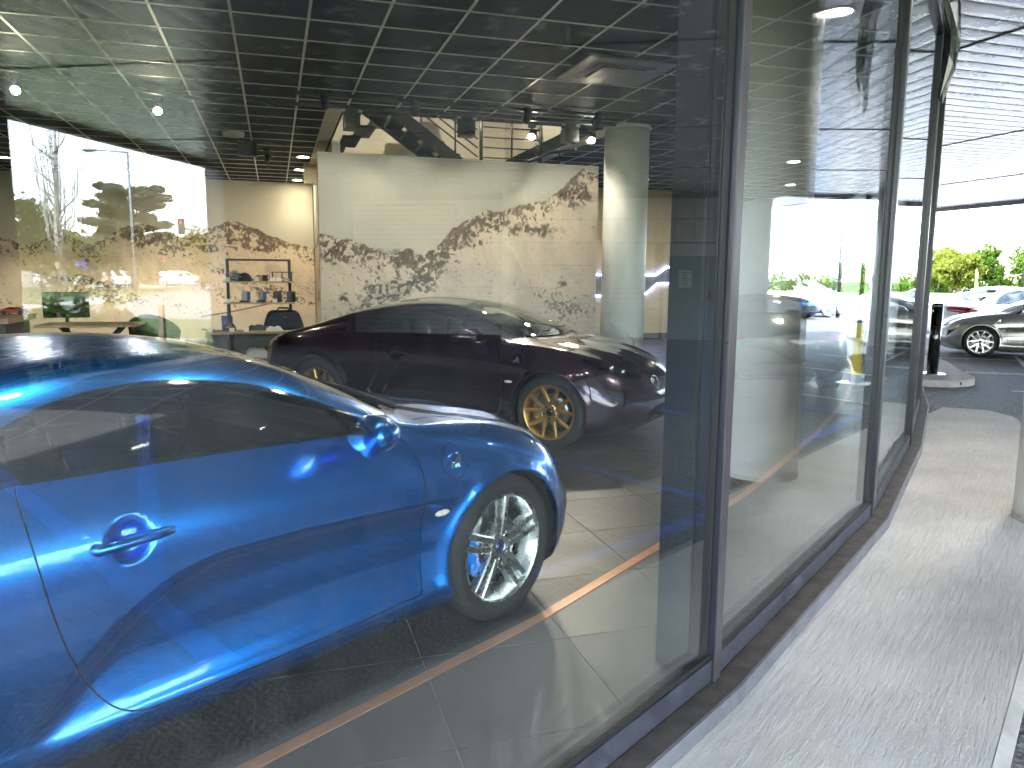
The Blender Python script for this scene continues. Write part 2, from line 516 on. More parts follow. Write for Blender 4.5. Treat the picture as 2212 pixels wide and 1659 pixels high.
def body_surface(sp):
    """one half (y>=0) of a car skin lofted from rails; clam-shell ends"""
    xk = np.array(sp['x'], float)
    x0, x1 = sp['ends']
    nx = sp.get('nx', 200)
    t = np.linspace(0, 1, nx)
    # dense near both ends
    w = 0.5 - 0.5 * np.cos(np.pi * t)
    xs = x0 + (x1 - x0) * (0.55 * t + 0.45 * w)
    xs[0] += 1e-4; xs[-1] -= 1e-4
    tail = x0 + (x1 - x0) * np.array([.0008, .002, .004]); nose = x1 - (x1 - x0) * np.array([.004, .002, .0008])
    xs = np.unique(np.concatenate([xs, tail, nose]))
    rails = []
    for ry, rz in sp['rails']:
        y = hermite(xk, ry, xs) if np.ndim(ry) else np.full(len(xs), float(ry))
        z = hermite(xk, rz, xs) if np.ndim(rz) else np.full(len(xs), float(rz))
        rails.append((y, z))
    cnt = sp['count']
    Y = []; Z = []
    K = len(rails)
    Pk = np.array([[r[0], r[1]] for r in rails])          # K,2,nx
    for k in range(K - 1):
        p1, p2 = Pk[k], Pk[k + 1]
        L = np.sqrt(((p2 - p1) ** 2).sum(0)) + 1e-9
        def tan(i):
            a = Pk[max(i - 1, 0)]; b = Pk[min(i + 1, K - 1)]
            la = np.sqrt(((Pk[i] - a) ** 2).sum(0)) + 1e-9; lb = np.sqrt(((b - Pk[i]) ** 2).sum(0)) + 1e-9
            if i == 0: return (b - Pk[i]) / lb
            if i == K - 1:
                v = (Pk[i] - a) / la; v = v.copy(); v[1] = 0 * v[1]; v[0] = -1 + 0 * v[0]
                return v
            v = (Pk[i] - a) / la * lb + (b - Pk[i]) / lb * la
            return v / (la + lb)
        m1, m2 = tan(k) * L, tan(k + 1) * L
        n = cnt[k]
        for j in range(n if k < K - 2 else n + 1):
            s = j / n; s2, s3 = s*s, s*s*s
            q = (2*s3-3*s2+1)*p1 + (s3-2*s2+s)*m1 + (-2*s3+3*s2)*p2 + (s3-s2)*m2
            Y.append(q[0]); Z.append(q[1])
    Y = np.maximum(np.array(Y).T, 0); Z = np.array(Z).T   # nx, nv
    Y[:, -1] = 0; Y[:, 0] = 0
    X = np.repeat(xs[:, None], Y.shape[1], 1)
    # clam-shell closing of both ends
    for (xs0, xe, n, zc) in sp['close']:
        s = np.clip((xs - xs0) / (xe - xs0), 0, 1)
        k = np.maximum(1 - s ** n, 0) ** (1 / n)
        k[0 if xe < xs0 else -1] = 0.0
        Z = zc + (Z - zc) * k[:, None]
        Y = Y * (0.93 + 0.07 * k[:, None])
    # plan-view curvature of nose and tail
    for (xa, xe, amt) in sp['bend']:
        s = np.clip((xs - xa) / (xe - xa), 0, 1)
        c = amt * s ** 1.6
        X = X - np.sign(xe - xa) * c[:, None] * (Y / 0.9) ** 2
    if 'shape' in sp: X, Y, Z = sp['shape'](X, Y, Z)
    G = np.stack([X, Y, Z], -1)
    du = np.gradient(G, axis=0); dv = np.gradient(G, axis=1)
    N = np.cross(du, dv); N /= (np.linalg.norm(N, axis=-1, keepdims=True) + 1e-12)
    # outward: +y on the side, +z on top
    if N[len(xs) // 2, Y.shape[1] // 2, 1] < 0: N = -N; flip = True
    else: flip = False
    N[:, -1, 1] = 0; N[:, 0, 1] = 0
    N[0] = N[1]; N[-1] = N[-2]
    N[0] = N[0] * .25 + np.array([-1, 0, 0]); N[-1] = N[-1] * .25 + np.array([1, 0, 0])
    N /= (np.linalg.norm(N, axis=-1, keepdims=True) + 1e-12)
    a, b = G.shape[:2]
    idx = np.arange(a * b).reshape(a, b)
    q0, q1, q2, q3 = idx[:-1, :-1].ravel(), idx[1:, :-1].ravel(), idx[1:, 1:].ravel(), idx[:-1, 1:].ravel()
    T = np.vstack([np.stack([q0, q1, q2], 1), np.stack([q0, q2, q3], 1)])
    if flip: T = T[:, ::-1]
    return TM(G.reshape(-1, 3), N.reshape(-1, 3), T)

def wheel_parts(parent, loc, side, R_t, R_r, width, style, rim_mat, cal_mat=None, cap_mat=None, ang=0.0, steer=0.0, detail=True, cal_side=-1):
    """a wheel at loc; side=+1 outer face towards +y"""
    root = link(bpy.data.objects.new('wheel', None)); root.parent = parent; root.location = loc
    root.rotation_euler = (0, 0, steer if side > 0 else steer)
    root.empty_display_size = 0.1
    w = width; o = side
    ty = MB()
    prof = [(R_r - .006, -w*.46), (R_r + .02, -w*.5), (R_t - .03, -w*.5), (R_t - .008, -w*.44), (R_t, -w*.36), (R_t, w*.36), (R_t - .008, w*.44), (R_t - .03, w*.5), (R_r + .03, w*.51), (R_r + .012, w*.48), (R_r - .006, w*.46)]
    n = 56 if detail else 28
    ty.lathe(prof, n=n, axis='y')
    ty.build('tyre', M['rubber'], root)
    rim = MB()
    rim.lathe([(R_r, w*.46*o), (R_r - .012, w*.47*o), (R_r - .016, w*.42*o), (R_r - .035, w*.30*o), (R_r - .045, -w*.1*o), (R_r - .03, -w*.46*o), (R_r, -w*.46*o)], n=n, axis='y')
    def spoke(a0, r0, a1, r1, wd0, wd1, d0, d1, th=.03):
        """bar from (angle,radius) to (angle,radius); outer face at depth d, trapezoid section"""
        p0 = Vector((r0 * math.cos(a0), 0, r0 * math.sin(a0))); p1 = Vector((r1 * math.cos(a1), 0, r1 * math.sin(a1)))
        ax = (p1 - p0).normalized(); tx = Vector((ax.z, 0, -ax.x))
        vs = []
        steps = 5
        for i in range(steps):
            f = i / (steps - 1)
            p = p0.lerp(p1, f); wd = wd0 + (wd1 - wd0) * f
            d = d0 + (d1 - d0) * (1 - (1 - f) ** 2)
            for sx, sd in ((-.5, -th), (-.5, -.006), (-.34, 0), (.34, 0), (.5, -.006), (.5, -th)):
                vs.append(p + tx * wd * sx * (1.25 if sd == -th else 1) + Vector((0, (d + sd) * o, 0)))
        fs = []
        for i in range(steps - 1):
            for k in range(6):
                k2 = (k + 1) % 6
                f = (i*6 + k, i*6 + k2, (i+1)*6 + k2, (i+1)*6 + k)
                fs.append(f if o < 0 else f[::-1])
        fs.append((0, 1, 2, 3, 4, 5)); fs.append(tuple((steps-1)*6 + k for k in range(5, -1, -1)))
        rim.add(vs, fs)
    face = w * .42; hub = w * .36
    if style == 'twin':                       # five pairs of near-parallel spokes
        for k in range(5):
            a = ang + 2 * math.pi * k / 5
            for s in (-1, 1):
                spoke(a + s * .34, .055, a + s * .125, R_r - .008, .034, .030, hub, face, .04)
            rim.add([], [])
            spoke(a, .05, a, .118, .075, .052, hub - .004, hub + .002, .04)
    elif style == 'star':                     # five V pairs, tips spread evenly
        for k in range(5):
            a = ang + 2 * math.pi * k / 5
            for s in (-1, 1):
                spoke(a + s * .12, .062, a + s * .335, R_r - .006, .030, .026, hub - .004, face, .035)
                spoke(a + s * .03, .08, a + s * .245, R_r - .05, .010, .006, hub - .012, face - .012, .03)
            spoke(a, .045, a, .092, .06, .04, hub - .004, hub, .035)
    else:                                     # plain disc cover with holes
        rim.lathe([(R_r - .01, face*.95*o), (R_r*.75, face*o), (R_r*.3, (face + .01)*o), (.0, (face + .012)*o)], n=n, axis='y')
    rim.lathe([(.0, hub*o), (.040, (hub + .0)*o), (.070, (hub - .003)*o), (.076, (hub - .012)*o), (.076, (hub - .05)*o)] if o < 0 else [(.076, (hub - .05)*o), (.076, (hub - .012)*o), (.070, (hub - .003)*o), (.040, hub*o), (0, hub*o)], n=24, axis='y')
    rim.build('rim', rim_mat, root)
    cap = MB(); cap.lathe([(.0, (hub + .008)*o), (.026, (hub + .007)*o), (.031, (hub + .001)*o), (.031, (hub - .01)*o)], n=20, axis='y')
    cap.build('centre_cap', cap_mat or M['black_gloss'], root)
    if style in ('twin', 'star') and detail:
        for k in range(5):
            a = ang + 2 * math.pi * (k + .5) / 5
            nb = MB(); c, s = .054 * math.cos(a), .054 * math.sin(a)
            nb.cyl((c, (hub - .02)*o, s), (c, (hub + .003)*o, s), .0095, n=8)
            nb.build('lug_nut', M['black_plastic'] if style == 'star' else M['steel'], root)
    if style == 'cover':
        hl = MB()
        for k in range(7):
            a = ang + 2 * math.pi * k / 7
            c, s = R_r*.68 * math.cos(a), R_r*.68 * math.sin(a)
            hl.cyl((c, (face - .004)*o, s), (c, (face + .004)*o, s), R_r*.13, n=10)
        hl.build('vent_hole', M['black_plastic'], root)
    if style in ('twin', 'star'):
        ds = MB()
        ds.lathe([(.075, .0*o), (.075, .02*o), (.155, .02*o), (.155, 0*o)], n=40, axis='y', closed=True)
        ds.lathe([(.0, .03*o), (.07, .03*o), (.075, .0*o)], n=24, axis='y')
        ds.build('brake_disc', M['disc_metal'], root)
        cl = MB()
        poly = []
        for k in range(9):
            a = -0.62 + 1.24 * k / 8
            poly.append((.168 * math.cos(a) , .168 * math.sin(a)))
        for k in range(9):
            a = .62 - 1.24 * k / 8
            poly.append((.108 * math.cos(a), .108 * math.sin(a)))
        poly = [(p[0] * cal_side, p[1]) for p in poly]
        cl.prism(poly, .018*o, .050*o, axis='y')
        cal = cl.build('brake_caliper', cal_mat or M['caliper_gold'], root)
        if detail:
            for zz in (-.055, 0, .055):
                b = MB(); b.ellipsoid((cal_side*.14, .052*o, zz), (.018, .012, .02), 12, 8)
                b.build('piston_housing', cal_mat or M['caliper_gold'], cal)
    return root

def arch_liner(parent, cx, cz, r, y0, y1, mat):
    m = MB(); n = 28
    vs = []
    for k in range(n + 1):
        a = math.pi * (-0.12 + 1.24 * k / n)
        for y in (y0, y1):
            vs.append((cx + r * math.cos(a), y, cz + r * math.sin(a)))
    fs = [(2*k, 2*k + 1, 2*k + 3, 2*k + 2) for k in range(n)]
    m.add(vs, fs, True)
    # inner wall
    vs = [(cx, y0, cz)] + [(cx + r * math.cos(math.pi * (-.12 + 1.24 * k / n)), y0, cz + r * math.sin(math.pi * (-.12 + 1.24 * k / n))) for k in range(n + 1)]
    m.add(vs, [(0, k + 1, k + 2) for k in range(n)])
    return m.build('wheel_arch_liner', mat, parent)

def seat(parent, x, y, mat):
    m = MB()
    def loft(secs):
        vs = []
        for (cx, cz, hw, hd, tilt) in secs:
            for k in range(12):
                a = 2 * math.pi * k / 12
                px = math.copysign(abs(math.cos(a)) ** .6, math.cos(a)) * hd; py = math.copysign(abs(math.sin(a)) ** .6, math.sin(a)) * hw
                vs.append((x + cx + px * math.cos(tilt), y + py, cz + px * math.sin(tilt)))
        n = len(secs)
        fs = [(i*12 + k, i*12 + (k+1) % 12, (i+1)*12 + (k+1) % 12, (i+1)*12 + k) for i in range(n-1) for k in range(12)]
        fs.append(tuple(range(11, -1, -1))); fs.append(tuple((n-1)*12 + k for k in range(12)))
        m.add(vs, fs, True)
    loft([(0.1, .24, .24, .26, 0), (.1, .34, .25, .27, 0), (.1, .38, .22, .24, 0)])
    loft([(-.12, .30, .22, .09, .2), (-.18, .50, .25, .09, .25), (-.25, .72, .24, .075, .25), (-.29, .82, .16, .06, .25), (-.32, .93, .12, .05, .25), (-.335, 1.0, .09, .035, .25)])
    return m.build('seat', mat, parent)

def steering(parent, x, y, z, mat):
    m = MB()
    path = [(x + .05 * math.sin(2*math.pi*k/20) * 1.0, y + .17 * math.cos(2*math.pi*k/20), z + .155 * math.sin(2*math.pi*k/20)) for k in range(21)]
    m.tube(path, .014, 8)
    m.cyl((x, y, z), (x + .2, y, z - .05), .035, n=10)
    m.box((x + .01, y, z), (.02, .3, .03))
    return m.build('steering_wheel', mat, parent)

CAR_REAR = 'tail'
def make_sports_coupe(name, label, wheel_style, rim_mat, paint, cal_mat, cap_mat, steer=0.0, cal_text=False):
    """low two-seat coupe, +X forward, origin on the ground midway between the axles"""
    root = thing(name, label, 'car')
    xk = [-2.15, -1.9, -1.6, -1.21, -.8, -.4, 0, .35, .55, .75, 1.0, 1.21, 1.5, 1.8, 2.1]
    rails = [
        (0.0, [.26, .20, .15, .13, .13, .13, .13, .13, .13, .13, .13, .13, .13, .13, .15]),
        ([.56, .66, .74, .77, .775, .775, .775, .775, .775, .775, .77, .77, .76, .73, .66], [.26, .20, .16, .14, .135, .135, .135, .135, .135, .135, .135, .135, .135, .14, .16]),
        ([.68, .78, .835, .855, .85, .845, .845, .845, .848, .85, .858, .862, .86, .84, .78], [.30, .25, .22, .205, .195, .19, .19, .19, .19, .19, .19, .19, .19, .19, .20]),
        ([.71, .825, .872, .888, .875, .866, .862, .862, .864, .866, .878, .884, .88, .862, .81], [.40, .37, .35, .335, .325, .32, .32, .32, .32, .32, .32, .32, .32, .32, .32]),
        ([.72, .835, .884, .899, .886, .872, .866, .866, .868, .874, .888, .895, .888, .865, .80], [.56, .555, .55, .545, .54, .54, .54, .54, .54, .54, .54, .535, .52, .49, .43]),
        ([.70, .815, .866, .889, .880, .870, .864, .862, .862, .865, .872, .876, .860, .825, .74], [.67, .69, .71, .725, .73, .73, .725, .72, .718, .714, .705, .695, .665, .61, .53]),
        ([.64, .745, .795, .816, .810, .804, .80, .797, .795, .792, .785, .772, .735, .68, .57], [.77, .82, .86, .885, .900, .905, .900, .891, .882, .870, .840, .815, .768, .70, .60]),
        ([.57, .685, .730, .742, .725, .715, .715, .727, .745, .770, .752, .728, .672, .60, .48], [.79, .848, .898, .960, 1.015, 1.042, 1.042, 1.002, .948, .895, .862, .838, .788, .718, .615]),
        ([.50, .60, .632, .622, .590, .576, .578, .605, .652, .728, .700, .664, .595, .51, .40], [.80, .862, .918, 1.012, 1.110, 1.160, 1.162, 1.098, 1.005, .908, .874, .848, .795, .724, .622]),
        ([.26, .31, .335, .33, .315, .305, .305, .320, .340, .365, .36, .34, .31, .27, .2], [.812, .876, .946, 1.064, 1.166, 1.216, 1.214, 1.152, 1.082, .998, .898, .862, .81, .742, .638]),
        (0.0, [.818, .882, .956, 1.082, 1.190, 1.238, 1.234, 1.176, 1.110, 1.030, .918, .868, .815, .748, .645]),
    ]
    FA, RA = (1.21, .315), (-1.21, .325)
    hx, hz = -.30, .742
    def shape(X, Y, Z):
        side = np.clip((Y - .70) / .1, 0, 1)
        # scalloped lower door: sharp upper edge, fading towards the sill
        zc = .640 - .42 * np.clip((-.02 - X) / .62, 0, 1) ** 2.0 - .03 * np.clip((X - .2) / .6, 0, 1)
        along = np.clip((X + .66) / .14, 0, 1) * np.clip((1.00 - X) / .25, 0, 1)
        below = zc - Z
        ins = np.clip(below / .12, 0, 1); ins = 1 - (1 - ins) ** 2
        fade = np.clip((Z - .225) / .20, 0, 1); fade = fade * fade * (3 - 2 * fade)
        Y = Y - .040 * ins * fade * along * side
        # sill shelf
        Y = Y + .012 * np.exp(-((Z - .245) / .03) ** 2) * np.clip((X + .9) / .2, 0, 1) * np.clip((.95 - X) / .2, 0, 1) * side
        # wheel-arch lips
        for cx, cz, r in ((FA[0], FA[1], .345), (RA[0], RA[1], .357)):
            d = np.hypot(X - cx, Z - cz)
            Y = Y + .012 * np.exp(-((d - r) / .028) ** 2) * side
        # fingertip recess of the door handle
        d = np.hypot((X - hx) , (Z - hz) )
        rec = np.clip((.062 - d) / .028, 0, 1); rec = rec * rec * (3 - 2 * rec)
        Y = Y - .022 * rec * side
        # hood creases and the central spine
        hood = np.clip((X - 1.05) / .15, 0, 1) * np.clip((2.0 - X) / .2, 0, 1) * np.clip((Z - .55) / .1, 0, 1)
        Z = Z + .012 * np.exp(-(Y / .035) ** 2) * hood * .6 + .012 * np.exp(-((Y - .36) / .06) ** 2) * hood - .012 * np.exp(-((Y - .52) / .07) ** 2) * hood
        return X, Y, Z
    sp = dict(x=xk, ends=(-2.13, 2.07), nx=330, rails=rails, count=[2, 3, 6, 14, 20, 15, 8, 8, 9, 9],
              close=[(1.55, 2.07, 2.6, .40), (-1.93, -2.13, 3.2, .60)], bend=[(1.15, 2.07, .42), (-1.3, -2.13, .24)], shape=shape)
    S = body_surface(sp)
    xz = lambda m: m.V[:, [0, 2]]
    # wheel arches
    def arch(m, c, r):
        v = np.hypot(m.V[:, 0] - c[0], m.V[:, 2] - c[1]) - r
        v = np.where(m.V[:, 1] < .35, np.maximum(v, .05), v)
        v = np.where((m.V[:, 1] >= .35) & (m.V[:, 1] < .45), np.maximum(v, (.45 - m.V[:, 1]) * 2), v)
        return m.cut(v)[1]
    S = arch(S, FA, .338); S = arch(S, RA, .350)
    # side glass with its black surround
    win = smooth_poly([(-.74, .928), (-.74, .928), (-.40, .924), (.10, .914), (.655, .893), (.655, .893), (.52, .968), (.38, 1.030), (.22, 1.086), (.05, 1.120), (-.13, 1.134), (-.30, 1.122), (-.43, 1.096), (-.58, 1.036), (-.69, .966)])
    v = sdf_poly(xz(S), win); v = np.where(S.V[:, 1] < .5, np.maximum(v, .05), v)
    G, S = S.cut(v)
    glass, trim = G.cut(sdf_poly(xz(G), win) + .014)
    # divider towards the small front quarter light and the rear quarter
    def bar(m, a, b, w):
        a, b = np.array(a), np.array(b); e = (b - a) / np.linalg.norm(b - a)
        return np.abs((xz(m) - a) @ np.array([-e[1], e[0]])) - w
    d1, glass = glass.cut(bar(glass, (.50, .89), (.385, 1.06), .011))
    d2, glass = glass.cut(bar(glass, (-.40, .93), (-.47, 1.10), .006))
    trim = trim + d1 + d2
    # windscreen, rear window (seen from above)
    ws = smooth_poly([(1.00, 0), (1.00, 0), (.95, .30), (.87, .50), (.755, .672), (.755, .672), (.66, .648), (.52, .612), (.36, .576), (.20, .545), (.20, .545), (.150, .27), (.135, 0), (.135, 0), (.150, -.27), (.20, -.545), (.20, -.545), (.36, -.576), (.755, -.672), (.755, -.672), (.87, -.5), (.95, -.3)])
    v = sdf_poly(S.V[:, :2], ws); v = np.where(S.V[:, 2] < .8, np.maximum(v, .05), v)
    W, S = S.cut(v)
    wind, wtrim = W.cut(sdf_poly(W.V[:, :2], ws) + .022)
    rw = smooth_poly([(-.86, 0), (-.86, 0), (-.88, .30), (-.93, .47), (-1.02, .50), (-1.40, .45), (-1.47, .40), (-1.50, 0), (-1.50, 0), (-1.47, -.4), (-1.02, -.5), (-.88, -.3)])
    v = sdf_poly(S.V[:, :2], rw); v = np.where(S.V[:, 2] < .8, np.maximum(v, .05), v)
    RW, S = S.cut(v)
    rear, rtrim = RW.cut(sdf_poly(RW.V[:, :2], rw) + .02)
    # cowl strip
    cw = np.array([(1.075, 0), (1.03, .30), (.935, .50), (.775, .668), (.715, .67), (.85, .51), (.945, .31), (.995, 0), (.945, -.31), (1.03, -.3)])
    v = sdf_poly(S.V[:, :2], cw); v = np.where(S.V[:, 2] < .8, np.maximum(v, .05), v)
    cowl, S = S.cut(v)
    # headlamp, round lamp, intakes (seen from the front)
    yz = lambda m: m.V[:, 1:3]
    front = lambda m, v, xm=1.35: np.where(m.V[:, 0] < xm, np.maximum(v, .05), v)
    hl = smooth_poly([(.375, .600), (.375, .600), (.47, .655), (.57, .700), (.66, .742), (.735, .775), (.735, .775), (.735, .725), (.69, .672), (.60, .625), (.48, .592)])
    H_, S = S.cut(front(S, sdf_poly(yz(S), hl)))
    fl = np.hypot(S.V[:, 1] - .285, S.V[:, 2] - .555) - .062
    F_, S = S.cut(front(S, fl))
    gr = smooth_poly([(0, .375), (0, .375), (.40, .365), (.50, .33), (.46, .255), (.40, .225), (0, .215), (0, .215), (-.2, .3)])
    GR, S = S.cut(front(S, sdf_poly(yz(S), gr)))
    iv = smooth_poly([(.665, .515), (.665, .515), (.795, .535), (.795, .535), (.75, .44), (.69, .375), (.69, .375)])
    IV, S = S.cut(front(S, sdf_poly(yz(S), iv), 1.5))
    # tail lamps and rear diffuser
    back = lambda m, v: np.where(m.V[:, 0] > -1.6, np.maximum(v, .05), v)
    tl = smooth_poly([(.40, .722), (.40, .722), (.55, .762), (.70, .775), (.75, .755), (.73, .70), (.60, .690), (.45, .690)])
    TL, S = S.cut(back(S, sdf_poly(yz(S), tl)))
    DF, S = S.cut(back(S, sdf_poly(yz(S), np.array([(0, .40), (.42, .40), (.50, .30), (.52, .1), (-.2, .1), (-.2, .40)]))))
    # door, fuel flap, bonnet and bumper shut lines
    door = smooth_poly([(.680, .885), (.680, .885), (.742, .78), (.762, .62), (.760, .40), (.742, .262), (.742, .262), (.35, .250), (-.20, .248), (-.33, .265), (-.40, .33), (-.47, .48), (-.515, .66), (-.535, .80), (-.545, .930), (-.545, .930), (.1, .925)])
    v = sdf_poly(xz(S), door); v = np.where(S.V[:, 1] < .6, np.maximum(v, .05), v)
    D, S = S.cut(v)
    D, seam1 = D.cut(sdf_poly(xz(D), door) + .0045)
    cap = np.hypot(S.V[:, 0] - .915, S.V[:, 2] - .742) - .066
    cap = np.where(S.V[:, 1] < .6, np.maximum(cap, .05), cap)
    CP, S = S.cut(cap)
    CP, seam2 = CP.cut(np.hypot(CP.V[:, 0] - .915, CP.V[:, 2] - .742) - .0625)
    def shut(m, poly, mask, w=.0022):
        v = np.abs(sdf_poly(m.V[:, :2], poly)) - w
        return m.cut(np.where(mask(m), np.maximum(v, .05), v))
    bonnet = smooth_poly([(1.03, 0), (1.03, 0), (.97, .45), (.80, .685), (.80, .685), (1.0, .665), (1.25, .61), (1.5, .55), (1.68, .45), (1.75, .25), (1.77, 0), (1.77, 0), (1.4, -.4)])
    seam3, S = shut(S, bonnet, lambda m: (m.V[:, 2] < .55) | (m.V[:, 1] < .01), .0030)
    bl = np.abs(S.V[:, 0] - (1.555 - .25 * np.clip(.60 - S.V[:, 2], -1, 1))) - .0022
    bl = np.where((S.V[:, 1] < .6) | (S.V[:, 2] > .70) | (S.V[:, 2] < .58), np.maximum(bl, .05), bl)
    seam4, S = S.cut(bl)
    seams = seam1 + seam2 + seam3 + seam4
    both = lambda m: m + m.mirrored()
    both(S).build('body', paint, root)
    both(seams).offset(-.004).build('shut_line', M['black_plastic'], root)
    both(wind).build('windscreen', M['car_glass'], root)
    both(rear).build('rear_window', M['car_glass'], root)
    both(wtrim + rtrim).build('window_surround', M['black_gloss'], root)
    both(cowl).offset(-.012).build('cowl', M['black_plastic'], root)
    both(GR).offset(-.03).build('grille', M['black_plastic'], root)
    both(DF).offset(-.02).build('diffuser', M['black_plastic'], root)
    for k, f in ((1, lambda m: m), (-1, lambda m: m.mirrored())):
        d = f(D).build('door', paint, root)
        g = f(glass).build('side_window', M['car_glass'], root)
        f(trim).build('window_surround', M['black_gloss'], root)
        h = MB(); yb = .873
        h.tube([(hx - .098, k*(yb - .010), hz - .004), (hx - .085, k*(yb + .002), hz - .003), (hx - .03, k*(yb + .006), hz), (hx + .06, k*(yb + .006), hz + .004), (hx + .108, k*(yb + .001), hz + .006), (hx + .120, k*(yb - .012), hz + .006)], .014, 12, rs=[.010, .0155, .0155, .0145, .012, .006])
        h.build('handle', paint, d)
        lk = MB(); lk.lathe([(0, k*.012), (.016, k*.012), (.018, 0)], c=(hx - .085, k * (yb - .001), hz - .002), n=14, axis='y')
        lk.build('lock_cover', paint, d)
        c_ = f(CP).build('fuel_flap' if k < 0 else 'wing_roundel', paint, root)
        # swept letter emblem
        em = MB()
        for poly in ([(-.030, -.022), (-.020, -.022), (.014, .030), (.008, .034)], [(.006, .034), (.016, .034), (.026, -.022), (.014, -.022)], [(-.040, -.008), (.030, -.004), (.026, .003), (-.036, -.001)]):
            em.prism([(.915 + (p[0] if k < 0 else -p[0]), .742 + p[1]) for p in poly], k * .858, k * .878, axis='y')
        em.build('emblem', M['chrome'], c_)
        hl_t = f(H_)
        hb = hl_t.offset(-.045).build('headlamp', M['black_gloss'], root)
        hl_t.build('lens', M['lens_clear'], hb)
        for (yy, zz, r) in ((.60, .690, .036), (.515, .652, .028)):
            p = MB(); cc = hl_t.V[np.argmin(np.hypot(np.abs(hl_t.V[:, 1]) - yy, hl_t.V[:, 2] - zz))] if len(hl_t.V) else np.array([1.7, yy, zz])
            p.ellipsoid((cc[0] - .035, cc[1] - k*.005, cc[2]), (.02, r, r), 14, 8)
            p.build('projector', M['lamp_reflector'], hb)
        rl_t = f(F_)
        rb = rl_t.offset(-.03).build('round_lamp', M['black_gloss'], root)
        rl_t.build('lens', M['lens_clear'], rb)
        p = MB(); p.lathe([(.052, 0), (.058, .006), (.062, 0)], n=24, axis='x'); cc = rl_t.V.mean(0)
        q = p.build('lamp_ring', M['chrome'], rb); q.location = (cc[0] - .008, cc[1], cc[2]); q.rotation_euler = (0, -.35, k * .25)
        p = MB(); p.ellipsoid((cc[0] - .025, cc[1], cc[2]), (.012, .036, .036), 14, 8); p.build('projector', M['lamp_reflector'], rb)
        f(IV).offset(-.03).build('side_intake', M['black_plastic'], root)
        f(TL).build('tail_lamp', M['lens_red'], root)
        # side repeater
        rp = MB(); rp.ellipsoid((.838, k * .874, .557), (.038, .010, .0125), 16, 8); rp.build('side_repeater', M['repeater_lens'], root)
        # door mirror
        mm = MB(); vs = []; fs = []; nu, nv = 22, 14
        for i in range(nv + 1):
            th = math.pi * i / nv
            for j in range(nu):
                ph = 2 * math.pi * j / nu
                yy = -math.cos(th)
                rad = math.sin(th) ** .62
                cx, cz = rad * math.cos(ph), rad * math.sin(ph)
                cx = cx if cx > 0 else cx * .38
                taper = 1 - .16 * max(yy, 0)
                vs.append((.430 + .120 * cx * taper - .03 * yy, k * (.965 + .105 * yy), .928 + .073 * cz * taper + .010 * yy))
        for i in range(nv):
            for j in range(nu):
                a, b, c, d_ = i*nu + j, i*nu + (j+1) % nu, (i+1)*nu + (j+1) % nu, (i+1)*nu + j
                fs.append((a, b, c, d_) if k < 0 else (d_, c, b, a))
        mm.add(vs, fs, True)
        mo = mm.build('door_mirror', paint, root)
        st = MB(); st.tube([(.56, k*.785, .885), (.53, k*.84, .880), (.48, k*.90, .882)], .03, 10, rs=[.034, .024, .028]); st.build('mirror_stalk', paint, mo)
        gl = MB(); gl.ellipsoid((.386, k*.962, .928), (.006, .066, .040), 18, 10); gl.build('mirror_glass', M['chrome'], mo)
        for (cx, cz), Rt, w in ((FA, .3145, .215), (RA, .326, .245)):
            fr = cx > 0
            wr = wheel_parts(root, (cx, k * (.868 - w / 2), cz), k, Rt, .2375, w, wheel_style, rim_mat, cal_mat, cap_mat, ang=(.30 if fr else .9), steer=steer if fr else 0.0, cal_side=-1 if fr else 1)
            if cal_text and fr:
                t = inst('caliper_lettering', text_mesh('caliper_lettering', 'ALPINE', .022, M['white_print'], .0008, space=1.15), wr, (-.128, k * .066, .0))
                t.rotation_euler = (R(90), R(-90) if k < 0 else R(90), 0) if k < 0 else (R(90), R(-90), R(180))
            arch_liner(root, cx, cz, .352, k * .50, k * (.845 if fr else .86), M['black_plastic'])
    # cabin
    tub = MB(); tub.bbox((-.9, -.74, .16), (1.0, .74, .20)); tub.bbox((-.75, -.66, .2), (-.62, .66, .80))
    tub.build('cabin_floor', M['black_plastic'], root)
    dsh = MB(); dsh.prism([(.45, .60), (.42, .74), (.52, .82), (.80, .86), (.92, .84), (.92, .60)], -.72, .72, axis='y'); dsh.build('dashboard', M['seat_leather'], root)
    for y in (-.36, .36): seat(root, -.05, y, M['seat_leather'])
    steering(root, .36, .36, .76, M['black_plastic'])
    for s in (0, 1):
        wp = MB(); wp.tube([(.93 - s*.03, -.50 + s*.42, .915 + .02*s), (.885 - .015*s, -.22 + s*.36, .968), (.90, -.05 + s*.36, .975)], .007, 6); wp.build('wiper', M['black_plastic'], root)
    # front grille bars
    for zz in (.27, .32):
        b = MB(); b.tube([(1.86, -.40, zz), (1.985, -.2, zz), (2.02, 0, zz), (1.985, .2, zz), (1.86, .40, zz)], .006, 6); b.build('grille_bar', M['black_gloss'], root)
    # rear lettering
    t = inst('rear_lettering', text_mesh('rear_lettering', 'A110', .075, M['chrome'], .002, space=1.25), root, (-2.118, -.36, .615)); t.rotation_euler = (R(90), 0, R(-90))
    return root

